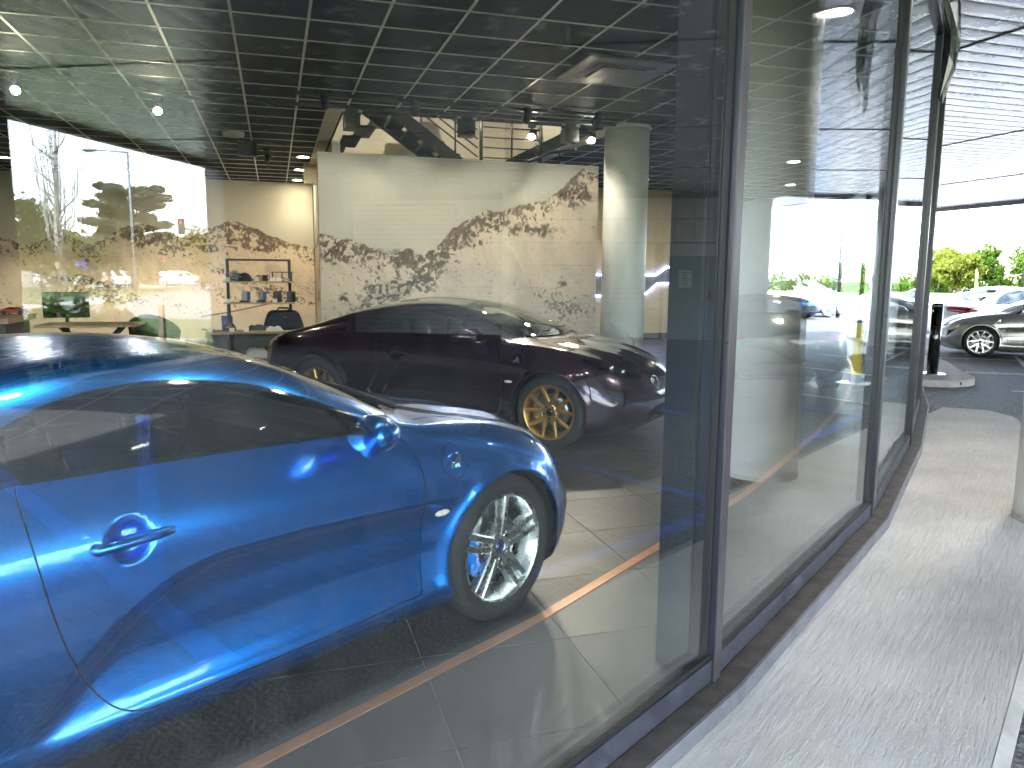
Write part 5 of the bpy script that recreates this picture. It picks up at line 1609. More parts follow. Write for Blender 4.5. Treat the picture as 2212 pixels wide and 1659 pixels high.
# ================================================================== lighting tracks, spots, detectors
M['track_black'] = pmat('track_black', (.010, .010, .011), .5)
M['spot_lens'] = emat('spot_lens', (1.0, .84, .58), 60.0)
M['spot_lens_soft'] = emat('spot_lens_soft', (1.0, .86, .62), 12.0)
def track(a0, b0, a1, b1, label, z=3.43):
    t = thing('lighting_track', label, 'lighting track', AB(a0, b0, z))
    d = AB(a1, b1) - AB(a0, b0); rz = math.atan2(d.y, d.x); t.rotation_euler = (0, 0, rz)
    m = MB(); m.cbox((d.length / 2, 0, 0), (d.length, .045, .04), .004); m.build('rail', M['track_black'], t)
    n = max(2, int(d.length / 1.6))
    for i in range(n):
        x = d.length * (i + .5) / n
        m = MB(); m.cyl((x, 0, .02), (x, 0, 3.515 - z), .006, n=6); m.build('hanger', M['track_black'], t)
    return t
track(.1, 9.72, 4.35, 9.62, 'black ceiling lighting track in front of the big mural')
track(-4.4, 8.1, -.6, 9.9, 'black ceiling lighting track over the display desk, upper left')
def spotlight(a, b, z, tgt, label, power, lens=None, size=R(60), group='track spotlights', col=(1, .88, .72), r=.045):
    p = AB(a, b, z); tg = AB(*tgt)
    d = (tg - p).normalized()
    t = thing('track_spotlight', label, 'spotlight', p, group=group)
    q = d.to_track_quat('-Z', 'Y')
    m = MB(); m.lathe([(.0, .15), (.035, .148), (r + .004, .13), (r + .006, -.02), (r + .002, -.03), (r - .003, -.02)], n=20)
    h = m.build('head', M['track_black'], t); h.rotation_mode = 'QUATERNION'; h.rotation_quaternion = q
    m = MB(); m.lathe([(0.0, -.018), (r - .003, -.018)], n=20); m.build('lens', lens or M['spot_lens'], h)
    m = MB(); m.tube([(0, 0, .04), (.0, .0, 3.41 - z)], .012, 8); m.box((0, 0, 3.40 - z), (.10, .04, .05)); m.build('bracket', M['track_black'], t)
    if power:
        ld = bpy.data.lights.new('spot_lamp', 'SPOT'); ld.energy = power; ld.spot_size = size; ld.spot_blend = .7; ld.color = col; ld.shadow_soft_size = .04
        lo = link(bpy.data.objects.new('lamp', ld)); lo.parent = h; lo.location = (0, 0, -.04)
    return t
LP = 0.044
# spots whose lit faces look towards the glass
spotlight(-2.42, 9.19, 3.27, (-2.6, 4.0, .6), 'lit track spotlight at the left edge over the street reflection', 120 * LP)
spotlight(-1.19, 9.81, 3.27, (-1.2, 4.0, .6), 'lit track spotlight above the reflected lamp post', 120 * LP)
spotlight(3.29, 9.90, 3.27, (1.2, 6.2, .5), 'left of the two lit track spotlights above the mural', 420 * LP)
spotlight(4.13, 9.88, 3.27, (2.4, 6.6, .5), 'right of the two lit track spotlights above the mural, next to the column', 420 * LP)
spotlight(-.04, 13.17, 3.25, (-.6, 18.4, 1.4), 'black track spotlight aimed away at the rear mural', 900 * LP, M['spot_lens_soft'])
# black driver boxes hanging from the track
for a, b, lab in ((.95, 9.70, 'left of three black projector boxes on the track above the mural'), (2.35, 9.66, 'middle of three black projector boxes on the track above the mural'), (3.72, 9.64, 'right of three black projector boxes on the track above the mural')):
    t = thing('track_projector', lab, 'projector', AB(a, b, 3.25), BANG, 'track projectors')
    m = MB(); m.cbox((0, 0, 0), (.19, .19, .17), .01); m.build('housing', M['track_black'], t)
    m = MB(); m.box((0, 0, .12), (.22, .06, .06)); m.build('track_adapter', M['track_black'], t)
    for s in (-.10, .10):
        m = MB(); m.box((s, -.04, .135), (.05, .01, .025)); m.build('label_plate', pmat('plate_grey', (.3, .36, .35), .5), t)
t = thing('track_projector', 'black box on the ceiling beside the aimed spotlight', 'projector', AB(-.32, 12.9, 3.36), BANG)
m = MB(); m.cbox((0, 0, 0), (.28, .2, .22), .01); m.build('housing', M['track_black'], t)
# mural wash
for i, a in enumerate((.62, 1.65, 3.02, 3.95)):
    spotlight(a, 9.32, 3.36, (a + (.25, .1, -.1, -.1)[i], 10.6, 1.7), ['first', 'second', 'third', 'fourth'][i] + ' track spotlight from the left washing the big mural', 150 * LP, M['spot_lens_soft'], R(92), 'mural wash spotlights')
track(.3, 9.32, 4.45, 9.32, 'nearer ceiling track carrying the mural wash spotlights', 3.47)
for i in range(3):
    downlight(.56, 14.48 + 1.75 * i, 3.505, ['nearest', 'middle', 'farthest'][i] + ' of three recessed lights in a row before the rear mural', M['lamp_warm'], .10, 'recessed lights', 110 * LP)
downlight(-2.2, 16.6, 3.505, 'recessed ceiling light before the rear mural, hidden behind the street reflection', M['lamp_warm'], .10, 'recessed lights', 1150 * LP)
downlight(-4.6, 16.4, 3.505, 'recessed ceiling light over the desk corner at the left', M['lamp_warm'], .10, 'recessed lights', 1150 * LP)
downlight(7.6, 15.2, 3.505, 'recessed light in front of the light-line wall', M['lamp_warm'], .08, 'recessed lights', 330 * LP)
downlight(11.0, 14.9, 3.505, 'recessed ceiling light seen through the second pane, farther', M['lamp_warm'], .10, 'recessed lights', 60 * LP)
downlight(8.9, 12.0, 3.505, 'recessed ceiling light seen through the second pane, nearer', M['lamp_warm'], .10, 'recessed lights', 60 * LP)
# car spots over the display area, above the glass
for i, (a, b) in enumerate(((-1.6, 2.5), (-.5, 2.9), (.7, 3.3), (1.7, 3.9), (2.7, 4.6))):
    downlight(a, b, 3.505, ['recessed ceiling light above the glass behind the blue coupe door', 'recessed ceiling light above the blue coupe door', 'recessed ceiling light above the blue coupe bonnet', 'recessed ceiling light above the blue coupe nose', 'recessed ceiling light above the post by the mullion'][i], M['lamp_warm'], .07, 'display lights', 45 * LP, R(95))
# stairwell lamp
downlight(2.6, 12.0, 6.60, 'ceiling light high in the stairwell', M['lamp_warm'], .12, 'recessed lights', 2200 * LP, R(150))
# canopy lamp
downlight(5.16, 4.02, ZS - .004, 'lit recessed lamp in the silver soffit above the column', M['lamp_white'], .10, None, 25, R(120))
# detector disc, cassette air conditioner
t = thing('smoke_detector', 'flat white round detector on the dark ceiling', 'detector', AB(-.5, 12.37, 3.505))
m = MB(); m.lathe([(0, -.055), (.14, -.055), (.155, -.045), (.16, 0)], n=28); m.build('body', M['panel_edge'], t)
t = thing('cassette_air_conditioner', 'dark square cassette air conditioner in the ceiling grid', 'air conditioner', AB(3.34, 7.43, 3.508), BANG)
dk = pmat('cassette_dark', (.03, .032, .032), .45)
m = MB(); m.cbox((0, 0, -.012), (.95, .95, .03), .012); m.build('bezel', dk, t)
m = MB(); m.lathe([(.30, -.03), (.40, -.045), (.44, -.03)], n=4); q = m.build('air_slot', M['black_plastic'], t); q.rotation_euler = (0, 0, R(45))
m = MB(); m.cbox((0, 0, -.04), (.46, .46, .02), .008); m.build('intake_grille', dk, t)

# ================================================================== merchandise shelf
M['wood_shelf'] = pmat('wood_shelf', (.42, .27, .15), .5, var=.2, scale=6, stretch=(1, 8, 8))
M['shelf_black'] = pmat('shelf_black', (.020, .024, .028), .45)
M['navy'] = pmat('navy', (.015, .028, .055), .7)
M['navy_box'] = pmat('navy_box', (.02, .06, .22), .5)
M['grey_box'] = pmat('grey_box', (.34, .35, .36), .5)
M['orange_print'] = pmat('orange_print', (.75, .16, .05), .5)
M['cloth_white'] = pmat('cloth_white', (.62, .58, .54), .8, bump=.2)
M['cloth_grey'] = pmat('cloth_grey', (.09, .10, .11), .85, bump=.2)
M['tag_white'] = pmat('tag_white', (.72, .68, .62), .6)
sh = thing('merchandise_shelf', 'black ladder shelf with two wooden boards standing before the rear mural', 'shelf', AB(-.22, 12.5), BANG)
for s in (-.45, .45):
    m = MB(); m.box((s, 0, .84), (.045, .045, 1.68)); m.build('upright', M['shelf_black'], sh)
    m = MB(); m.tube([(s * 1.02, -.28, .0), (s, -.02, 1.32)], .024, 6); m.build('strut', M['shelf_black'], sh)
m = MB(); m.box((0, 0, 1.665), (.86, .045, .03)); m.build('top_bar', M['shelf_black'], sh)
for z in (1.335, 1.015):
    m = MB(); m.cbox((.0, -.12, z), (1.02, .30, .025), .004); m.build('board', M['wood_shelf'], sh)
cb = thing('display_cabinet', 'low wooden cabinet with dark open shelves under the merchandise shelf', 'cabinet', AB(-.38, 12.32), BANG)
m = MB(); m.cbox((.12, 0, .585), (1.46, .50, .035), .004); m.build('top', M['wood_shelf'], cb)
for s in (-.60, .84): 
    m = MB(); m.box((s, 0, .30), (.03, .48, .535)); m.build('side_panel', M['wood_shelf'], cb)
m = MB(); m.box((.12, .22, .30), (1.40, .02, .53)); m.build('rear_panel', M['shelf_black'], cb)
m = MB(); m.box((.12, 0, .20), (1.40, .44, .025)); m.build('board', M['wood_shelf'], cb)
m = MB(); m.box((.12, 0, .03), (1.40, .44, .03)); m.build('board', M['wood_shelf'], cb)
def item(name, label, cat, build, a, b, z, group=None, rz=BANG):
    t = thing(name, label, cat, AB(a, b, z), rz, group); build(t); return t
def price_tag(a, b, z, label):
    def f(t):
        m = MB(); m.prism([(-.025, 0), (.0, .055), (.006, .055), (.03, 0)], -.035, .035, axis='x'); m.build('card', M['tag_white'], t)
    item('price_tag', label, 'price tag', f, a, b, z, 'price tags')
TZ1, TZ2, TZ3 = 1.3485, 1.0285, .604
for a, z, w in ((-.66, TZ1, 'far left of the upper shelf board'), (-.25, TZ1, 'between cap and mugs on the upper board'), (-.02, TZ1, 'right of the mugs on the upper board'), (.07, TZ1, 'under the model car stand on the upper board'), (-.66, TZ2, 'left end of the lower shelf board'), (-.30, TZ2, 'between the boxes on the lower board'), (.0, TZ2, 'before the dark boxes on the lower board')):
    price_tag(a, 12.26, z, 'small white price tag, ' + w)
for a, w in ((-.92, 'left corner of the cabinet top'), (-.62, 'before the dark cap on the cabinet top'), (-.42, 'right of the dark cap on the cabinet top')):
    price_tag(a, 12.10, TZ3, 'small white price tag, ' + w)
def cap_build(mat, emb):
    def f(t):
        m = MB(); m.lathe([(.095, 0), (.096, .03), (.088, .07), (.062, .105), (.025, .122), (0, .125)], n=20); m.build('crown', mat, t)
        m = MB(); vs = []; n = 9
        for i in range(n):
            a = math.pi * (1.18 + .64 * i / (n - 1))
            for r, dz in ((.088, .012), (.165, -.0 if True else 0)):
                vs.append((r * math.cos(a) - (.0 if r < .1 else .0), r * math.sin(a), .012 + (0 if r < .1 else -.008 + .012 * abs(math.sin(2 * a)))))
        m.add(vs, [(2*i, 2*i + 2, 2*i + 3, 2*i + 1) for i in range(n - 1)], True); m.build('peak', mat, t)
        m = MB(); m.ellipsoid((0, 0, .124), (.008, .008, .005), 8, 5); m.build('button', mat, t)
        m = MB(); m.box((0, -.088, .062), (.06, .008, .014)); m.build('embroidery', emb, t)
    return f
item('baseball_cap', 'navy baseball cap on the upper shelf board', 'cap', cap_build(M['navy'], M['white_print']), -.42, 12.36, TZ1, 'caps', BANG - .9)
item('baseball_cap', 'dark cap with orange lettering on the cabinet top', 'cap', cap_build(M['cloth_grey'], M['orange_print']), -.66, 12.26, TZ3, 'caps', BANG - .3)
def mug_build(mat):
    def f(t):
        m = MB(); m.lathe([(.0, .004), (.038, .0), (.041, .01), (.041, .092), (.037, .092), (.036, .012), (0, .01)], n=20); m.build('body', mat, t)
        m = MB(); m.tube([(.038, 0, .02), (.066, 0, .03), (.070, 0, .055), (.060, 0, .078), (.038, 0, .08)], .007, 6); m.build('handle', mat, t)
    return f
item('mug', 'beige mug left of the dark mug on the upper board', 'mug', mug_build(M['wood_shelf']), -.20, 12.36, TZ1, 'mugs', BANG + 2.9)
item('mug', 'dark mug right of the beige mug on the upper board', 'mug', mug_build(M['shelf_black']), -.13, 12.36, TZ1, 'mugs')
def tin_build(t):
    m = MB(); m.cbox((0, 0, .02), (.12, .08, .038), .006); m.build('box', pmat('tin_green', (.12, .17, .17), .4, metal=.3), t)
    m = MB(); m.box((0, -.0402, .02), (.09, .001, .014)); m.build('print', M['ink'], t)
for i, (a, lab) in enumerate(((-.575, 'bottom'), (-.57, 'middle'), (-.545, 'top'))):
    item('tin_box', lab + ' grey-green tin in the small stack on the upper board', 'box', tin_build, a, 12.38, TZ1 + .0405 * i, 'stacked tins', BANG + .05 * i)
def stand_build(t):
    for x in (-.14, 0, .14):
        m = MB(); m.box((x, .05, .065), (.018, .018, .13)); m.build('post', M['shelf_black'], t)
    m = MB(); m.box((0, .05, .135), (.32, .03, .014)); m.build('top_bar', M['shelf_black'], t)
item('model_stand', 'small black stand arch on the right of the upper board', 'stand', stand_build, .12, 12.36, TZ1)
def toy_car(paint):
    def f(t):
        m = MB()
        prof = [(-.10, .012), (-.10, .034), (-.08, .040), (-.045, .048), (-.02, .058), (.015, .058), (.045, .042), (.085, .034), (.102, .022), (.102, .012)]
        m.prism(prof, -.042, .042, axis='y'); m.build('body', paint, t)
        m = MB(); m.prism([(-.048, .046), (-.02, .055), (.014, .055), (.04, .043)], -.0428, .0428, axis='y'); m.build('windows', M['black_gloss'], t)
        for x in (-.058, .06):
            for y in (-.042, .042):
                w = MB(); w.cyl((x, y - .004, .015), (x, y + .004, .015), .015, n=14); wo_ = w.build('wheel', M['rubber'], t)
                w = MB(); w.cyl((x, y - .0046, .015), (x, y + .0046, .015), .008, n=10); w.build('hub', M['chrome'], wo_)
    return f
item('model_car', 'grey-white scale model car under the stand on the upper board', 'model car', toy_car(M['grey_box']), .13, 12.30, TZ1 + .002, 'model cars')
def giftbox(mat, side, stripe):
    def f(t):
        m = MB(); m.prism([(-.062, 0), (.062, 0), (.070, .165), (-.055, .165)], -.012, .012, axis='y'); m.build('back_board', mat, t)
        m = MB(); m.box((.045, -.0135, .083), (.05, .002, .15)); m.build('print_band', side, t)
        if stripe:
            m = MB(); m.prism([(.02, .015), (.07, .015), (.07, .05)], -.016, -.0145, axis='y'); m.build('orange_corner', M['orange_print'], t)
        m = MB(); m.cbox((-.02, -.09, .014), (.14, .10, .026), .006); m.build('folded_goods', M['navy'], t)
    return f
for i, (a, mat, sd, s, lab) in enumerate(((-.42, M['grey_box'], M['navy_box'], True, 'leftmost grey and blue gift box on the lower board'), (-.185, M['grey_box'], M['navy_box'], True, 'second grey and blue gift box from the left on the lower board'), (.035, M['shelf_black'], M['navy'], False, 'left of the two dark gift boxes on the lower board'), (.24, M['shelf_black'], M['navy'], False, 'right dark gift box at the end of the lower board'))):
    item('gift_box', lab, 'box', giftbox(mat, sd, s), a, 12.42, TZ2, 'gift boxes')
def tallbox(t):
    m = MB(); m.cbox((0, 0, .11), (.16, .07, .22), .003); m.build('carton', M['navy_box'], t)
    m = MB(); m.prism([(-.079, .002), (.079, .002), (.079, .13), (.06, .11), (-.02, .04)], -.0365, -.0352, axis='y'); m.build('orange_sweep', M['orange_print'], t)
item('carton', 'blue carton with an orange sweep on the cabinet top', 'box', tallbox, -.70, 12.44, TZ3)
def bag(t):
    m = MB(); prof = []
    sec = [(-.30, 0, .05), (-.285, .10, .14), (-.22, .27, .15), (-.12, .315, .13), (.12, .315, .13), (.22, .27, .15), (.285, .10, .14), (.30, 0, .05)]
    m.prism([(-.30, .0), (-.295, .08), (-.235, .26), (-.18, .30), (.18, .30), (.235, .26), (.295, .08), (.30, 0)], -.12, .12, axis='y')
    o = m.build('holdall_body', M['navy'], t)
    bv = o.modifiers.new('soft', 'BEVEL'); bv.width = .035; bv.segments = 3; bv.limit_method = 'NONE'
    m = MB(); m.tube([(-.09, 0, .29), (-.07, 0, .335), (.07, 0, .335), (.09, 0, .29)], .013, 8); m.build('handle', M['shelf_black'], t)
    m = MB(); m.box((.02, -.121, .20), (.05, .003, .014)); m.build('label', M['orange_print'], t)
    m = MB(); m.box((0, -.1205, .10), (.42, .004, .006)); m.build('zip', M['shelf_black'], t)
item('holdall', 'navy travel holdall on the right of the cabinet top', 'bag', bag, .12, 12.42, TZ3)
def cloth(mat, seed, s):
    def f(t):
        m = MB(); n = 12; vs = []; r = random.Random(seed)
        for i in range(n + 1):
            for j in range(n + 1):
                x, y = (i / n - .5) * s[0], (j / n - .5) * s[1]
                e = min(1, 4 * min(i / n, 1 - i / n, j / n, 1 - j / n))
                z = s[2] * (e ** .5) * (.75 + .35 * mnoise.noise(Vector((x * 22 + seed, y * 22, 0))))
                vs.append((x, y, max(z, .001)))
        m.add(vs, [(i*(n+1)+j, (i+1)*(n+1)+j, (i+1)*(n+1)+j+1, i*(n+1)+j+1) for i in range(n) for j in range(n)], True)
        m.build('folded_cloth', mat, t)
    return f
item('folded_shirt', 'grey folded shirt in the middle of the cabinet top', 'clothing', cloth(M['cloth_grey'], 3, (.34, .24, .10)), -.25, 12.36, TZ3, 'folded clothes')
item('folded_shirt', 'white crumpled shirt before the holdall', 'clothing', cloth(M['cloth_white'], 8, (.26, .16, .08)), -.02, 12.16, TZ3, 'folded clothes')
item('folded_shirt', 'pale folded shirts inside the cabinet', 'clothing', cloth(M['cloth_white'], 12, (.36, .28, .16)), -.28, 12.28, .213, 'folded clothes')

# ================================================================== desk corner on the left (behind the street reflection)
M['desk_wood'] = pmat('desk_wood', (.50, .30, .15), .45, var=.2, scale=4, stretch=(1, 7, 7))
dk_ = thing('display_plinth', 'orange-brown counter top on a dark base holding model cars, far left', 'counter', AB(-4.25, 11.3), BANG)
m = MB(); m.cbox((.0, 0, .86), (2.3, 1.15, .07), .01); m.build('top', M['desk_wood'], dk_)
m = MB(); m.cbox((0, .04, .41), (2.16, 1.0, .82), .01); m.build('base', M['shelf_black'], dk_)
item('model_car', 'blue scale model car on the counter at the far left', 'model car', lambda t: toy_car(M['paint_bright_blue'])(t), -3.62, 11.25, .8965, 'model cars', BANG - .25).scale = (1.7, 1.7, 1.7)
item('model_car', 'orange scale model car behind the blue one on the counter', 'model car', lambda t: toy_car(M['paint_orange'])(t), -3.30, 11.70, .8965, 'model cars', BANG - .2).scale = (1.7, 1.7, 1.7)
ds = thing('meeting_table', 'light wood meeting table on a curved black pedestal behind the blue roof', 'table', AB(-2.45, 12.0), BANG)
m = MB(); m.cbox((0, 0, .735), (1.25, .75, .035), .008); m.build('top', M['desk_wood'], ds)
for s in (-.3, .3):
    m = MB(); m.tube([(s * 1.4, 0, .02), (s * .7, 0, .3), (s * .8, 0, .55), (s * 1.3, 0, .71)], .04, 8); m.build('curved_leg', M['shelf_black'], ds)
m = MB(); m.cbox((0, 0, .015), (1.0, .4, .03), .006); m.build('foot', M['shelf_black'], ds)
ch = thing('lounge_chair', 'black rounded lounge chair beside the meeting table', 'chair', AB(-1.72, 12.5), BANG + .5)
m = MB(); m.cbox((0, 0, .40), (.62, .60, .16), .06); m.build('seat', M['seat_leather'], ch)
m = MB(); vs = []
for i in range(13):
    a = math.pi * (-.08 + 1.16 * i / 12)
    for r, z in ((.33, .42), (.36, .82), (.30, .84), (.27, .44)): vs.append((r * math.cos(a), r * math.sin(a), z - (.18 * (1 - math.sin(a)) if z > .6 else 0)))
m.add(vs, [(i*4 + k, i*4 + (k+1) % 4, (i+1)*4 + (k+1) % 4, (i+1)*4 + k) for i in range(12) for k in range(4)], True); m.build('backrest', M['seat_leather'], ch)
for x, y in ((-.22, -.22), (.22, -.22), (.22, .22), (-.22, .22)):
    m = MB(); m.cyl((x, y, 0), (x * .9, y * .9, .33), .018, n=8); m.build('leg', M['shelf_black'], ch)
tv = thing('wall_screen', 'dark flat screen on a stand behind the blue coupe roof', 'screen', AB(-3.26, 14.2), BANG)
m = MB(); m.cbox((0, 0, .93), (.68, .05, .42), .008); m.build('panel', M['black_gloss'], tv)
m = MB(); m.cyl((0, 0, .02), (0, 0, .75), .03, n=10); m.cbox((0, 0, .01), (.5, .4, .02), .006); m.build('stand', M['shelf_black'], tv)

# acrylic price stands
M['acrylic'] = glass_mat('acrylic', tint=(.86, .90, .90), surfaces=3.0)
def price_stand(loc, rz, label):
    t = thing('price_stand', label, 'display stand', loc, rz, 'acrylic price stands')
    m = MB(); m.cbox((0, 0, .30), (.13, .03, .60), .004); m.build('column', M['acrylic'], t)
    m = MB(); v = [(-.065, 0, .60), (.065, 0, .60), (.065, .28, .84), (-.065, .28, .84)]
    m.add([(x, y, z) for x, y, z in v] + [(x, y - .008, z + .01) for x, y, z in v], [(3, 2, 1, 0), (4, 5, 6, 7), (0, 1, 5, 4), (1, 2, 6, 5), (2, 3, 7, 6), (3, 0, 4, 7)]); m.build('sloped_panel', M['acrylic'], t)
    m = MB(); m.cbox((0, 0, .006), (.25, .22, .012), .003); m.build('foot', M['steel'], t)
    return t
price_stand(AB(4.58, 9.35), BANG + R(62), 'clear acrylic price stand before the round indoor column')
price_stand(AB(.62, 5.35), BANG - R(40), 'clear acrylic price stand just behind the blue coupe roof')
# sheet and folder seen inside the blue car are left on its seat

# ================================================================== vehicles in and around the showroom
def put(o, x, y, az, z=0.0):
    o.location = (x, y, z); o.rotation_euler = (0, 0, R(90 - az))
    return o
blue = put(make_sports_coupe('blue_coupe', 'glossy blue sports coupe with silver twin-spoke wheels parked right behind the glass', 'twin', M['alloy_silver'], M['paint_blue'], M['caliper_blue'], M['cap_blue'], cal_text=True), -1.47, 2.77, 41)
purple = put(make_sports_coupe('purple_coupe', 'dark purple sports coupe with gold star-spoke wheels before the mural', 'star', M['alloy_gold'], M['paint_purple'], M['caliper_gold'], M['black_gloss']), -.428, 7.668, 114.84)
silver = copy_tree(purple, None, {'paint_purple': M['paint_silver'], 'alloy_gold': M['alloy_silver'], 'caliper_gold': M['disc_metal']})
silver.name = 'silver_coupe'; tag(silver, 'silver grey sports coupe parked outside behind the black bollard')
put(silver, 10.95, 15.75, -62, Z_ROAD)
dark = copy_tree(purple, None, {'paint_purple': M['paint_black'], 'alloy_gold': M['alloy_silver']})
dark.name = 'dark_coupe'; tag(dark, 'dark coupe seen from behind through the second pane')
put(dark, 3.75, 11.55, 12)
sedan = put(make_road_car('white_saloon', 'bright white saloon with red tail lamps parked behind the silver coupe', 'car', SALOON, M['paint_pearl'], style='star'), 13.1, 20.6, 72, Z_ROAD - .02)

# ================================================================== plants
def leaf_mat(name, col, var=.35, trans=.5):
    m = bpy.data.materials.new(name); m.use_nodes = True
    n, l = m.node_tree.nodes, m.node_tree.links; n.clear()
    out = n.new('ShaderNodeOutputMaterial')
    oi = n.new('ShaderNodeNewGeometry')
    hs = n.new('ShaderNodeHueSaturation'); hs.inputs['Color'].default_value = (*col, 1)
    mr = n.new('ShaderNodeMapRange'); mr.inputs['To Min'].default_value = 1 - var; mr.inputs['To Max'].default_value = 1 + var
    l.new(oi.outputs['Random Per Island'], mr.inputs['Value']); l.new(mr.outputs['Result'], hs.inputs['Value'])
    mr2 = n.new('ShaderNodeMapRange'); mr2.inputs['To Min'].default_value = .47; mr2.inputs['To Max'].default_value = .53
    l.new(oi.outputs['Random Per Island'], mr2.inputs['Value']); l.new(mr2.outputs['Result'], hs.inputs['Hue'])
    d = n.new('ShaderNodeBsdfDiffuse'); t = n.new('ShaderNodeBsdfTranslucent')
    l.new(hs.outputs['Color'], d.inputs['Color']); l.new(hs.outputs['Color'], t.inputs['Color'])
    mx = n.new('ShaderNodeMixShader'); mx.inputs['Fac'].default_value = trans
    l.new(d.outputs[0], mx.inputs[1]); l.new(t.outputs[0], mx.inputs[2]); l.new(mx.outputs[0], out.inputs['Surface'])
    return m
M['leaf_green'] = leaf_mat('leaf_green', (.075, .13, .022))
M['leaf_spring'] = leaf_mat('leaf_spring', (.13, .15, .028))
M['leaf_dark'] = leaf_mat('leaf_dark', (.075, .14, .035))
M['leaf_cedar'] = leaf_mat('leaf_cedar', (.20, .19, .12), trans=.5)
M['leaf_shrub'] = leaf_mat('leaf_shrub', (.10, .19, .035))
M['grass'] = pmat('grass', (.065, .095, .022), .9, var=.35, scale=.6, bump=.6, bscale=20)
M['bark'] = pmat('bark', (.12, .095, .075), .9, var=.3, scale=6, bump=.5, bscale=30)
M['bark_pale'] = pmat('bark_pale', (.36, .33, .30), .9, var=.3, scale=6)
M['wood_stake'] = pmat('wood_stake', (.28, .22, .15), .8, var=.25, scale=8, stretch=(6, 6, 1))

def leaf_quads(P, size, r, flat=0.0, elong=1.0):
    """one bent quad per point"""
    n = len(P)
    d = r.normal(size=(n, 3)); d[:, 2] *= (1 - flat); d /= np.linalg.norm(d, axis=1, keepdims=True) + 1e-9
    e = r.normal(size=(n, 3)); e -= (e * d).sum(1, keepdims=True) * d; e /= np.linalg.norm(e, axis=1, keepdims=True) + 1e-9
    s = size * (0.6 + .8 * r.random((n, 1)))
    a = P - e * s * .5; b = P + d * s * elong * .55; c = P + e * s * .5; f = P - d * s * elong * .55
    V = np.stack([f, a, b, c], 1).reshape(-1, 3)
    F = np.arange(4 * n).reshape(-1, 4)
    return V, F
def quads_obj(name, V, F, mat, parent):
    me = bpy.data.meshes.new(name)
    me.vertices.add(len(V)); me.vertices.foreach_set('co', V.astype(np.float32).ravel())
    me.loops.add(F.size); me.loops.foreach_set('vertex_index', F.astype(np.int32).ravel())
    me.polygons.add(len(F)); me.polygons.foreach_set('loop_start', np.arange(0, F.size, 4, dtype=np.int32))
    me.update(); me.materials.append(mat)
    o = link(bpy.data.objects.new(name, me)); o.parent = parent
    return o
def clump_points(centers, radii, n, r):
    """points through the volume of many small ellipsoid clumps, denser near their shells"""
    k = r.integers(0, len(centers), n)
    v = r.normal(size=(n, 3)); v /= np.linalg.norm(v, axis=1, keepdims=True)
    rad = r.random((n, 1)) ** .45
    return centers[k] + v * rad * radii[k]
def grow(mb, p, d, L, rad, depth, r, tips, spread=.6, up=.15, split=3, shrink=.72):
    q = p + d * L
    mid = p.lerp(q, .5) + Vector(r.normal(size=3)) * L * .05
    mb.tube([p, mid, q], rad, 7, rs=[rad, rad * .85, rad * .68])
    tips.append((q, rad))
    if depth == 0: return
    for i in range(split):
        nd = (d + Vector(r.normal(size=3)) * spread + Vector((0, 0, up))).normalized()
        grow(mb, p.lerp(q, .55 + .45 * r.random()), nd, L * shrink * (.8 + .4 * r.random()), rad * .55, depth - 1, r, tips, spread, up, split, shrink)
def tree(name, label, loc, height, width, mat, seed, n=9000, size=.3, trunk=.12, bare=False, group=None, cat='tree', crown_z=.25, bark='bark'):
    r = np.random.default_rng(seed)
    t = thing(name, label, cat, loc, 0, group)
    mb = MB(); tips = []
    grow(mb, Vector((0, 0, -.05)), Vector((.03, .02, 1)).normalized(), height * .36, trunk, 3, r, tips, .55, .25, 3, .70)
    mb.build('trunk', M[bark], t)
    nc = 46
    cz = height * (crown_z + (1 - crown_z) / 2); hz = height * (1 - crown_z) / 2
    u = r.normal(size=(nc, 3)); u /= np.linalg.norm(u, axis=1, keepdims=True); u *= r.random((nc, 1)) ** .4
    C = np.stack([u[:, 0] * width * .40, u[:, 1] * width * .40, cz + u[:, 2] * hz * .82], 1)
    taper = 1 - .35 * np.clip((C[:, 2:3] - cz) / hz, 0, 1); C[:, :2] *= taper
    Rr = (width * (.09 + .10 * r.random((nc, 1)))) * np.array([[1, 1, .75]])
    V, F = leaf_quads(clump_points(C, Rr, n, r), size, r)
    quads_obj('crown', V, F, mat, t)
    return t
def shrub(name, label, loc, h, w, mat, seed, n=2600, size=.07, group=None):
    r = np.random.default_rng(seed)
    t = thing(name, label, 'shrub', loc, 0, group)
    mb = MB()
    for i in range(6):
        a = 2 * math.pi * i / 6 + r.random()
        mb.tube([(0, 0, 0), (.12 * w * math.cos(a), .12 * w * math.sin(a), h * .4), (.32 * w * math.cos(a), .32 * w * math.sin(a), h * .8)], .012, 5, rs=[.014, .01, .005])
    mb.build('stems', M['bark'], t)
    nc = 16; u = r.normal(size=(nc, 3)); u /= np.linalg.norm(u, axis=1, keepdims=True)
    C = np.stack([u[:, 0] * w * .32, u[:, 1] * w * .32, h * .55 + u[:, 2] * h * .32], 1)
    Rr = w * (.14 + .10 * r.random((nc, 1))) * np.ones((1, 3))
    V, F = leaf_quads(clump_points(C, Rr, n, r), size, r, elong=1.3)
    V[:, 2] = np.maximum(V[:, 2], .01)
    quads_obj('foliage', V, F, mat, t)
    return t

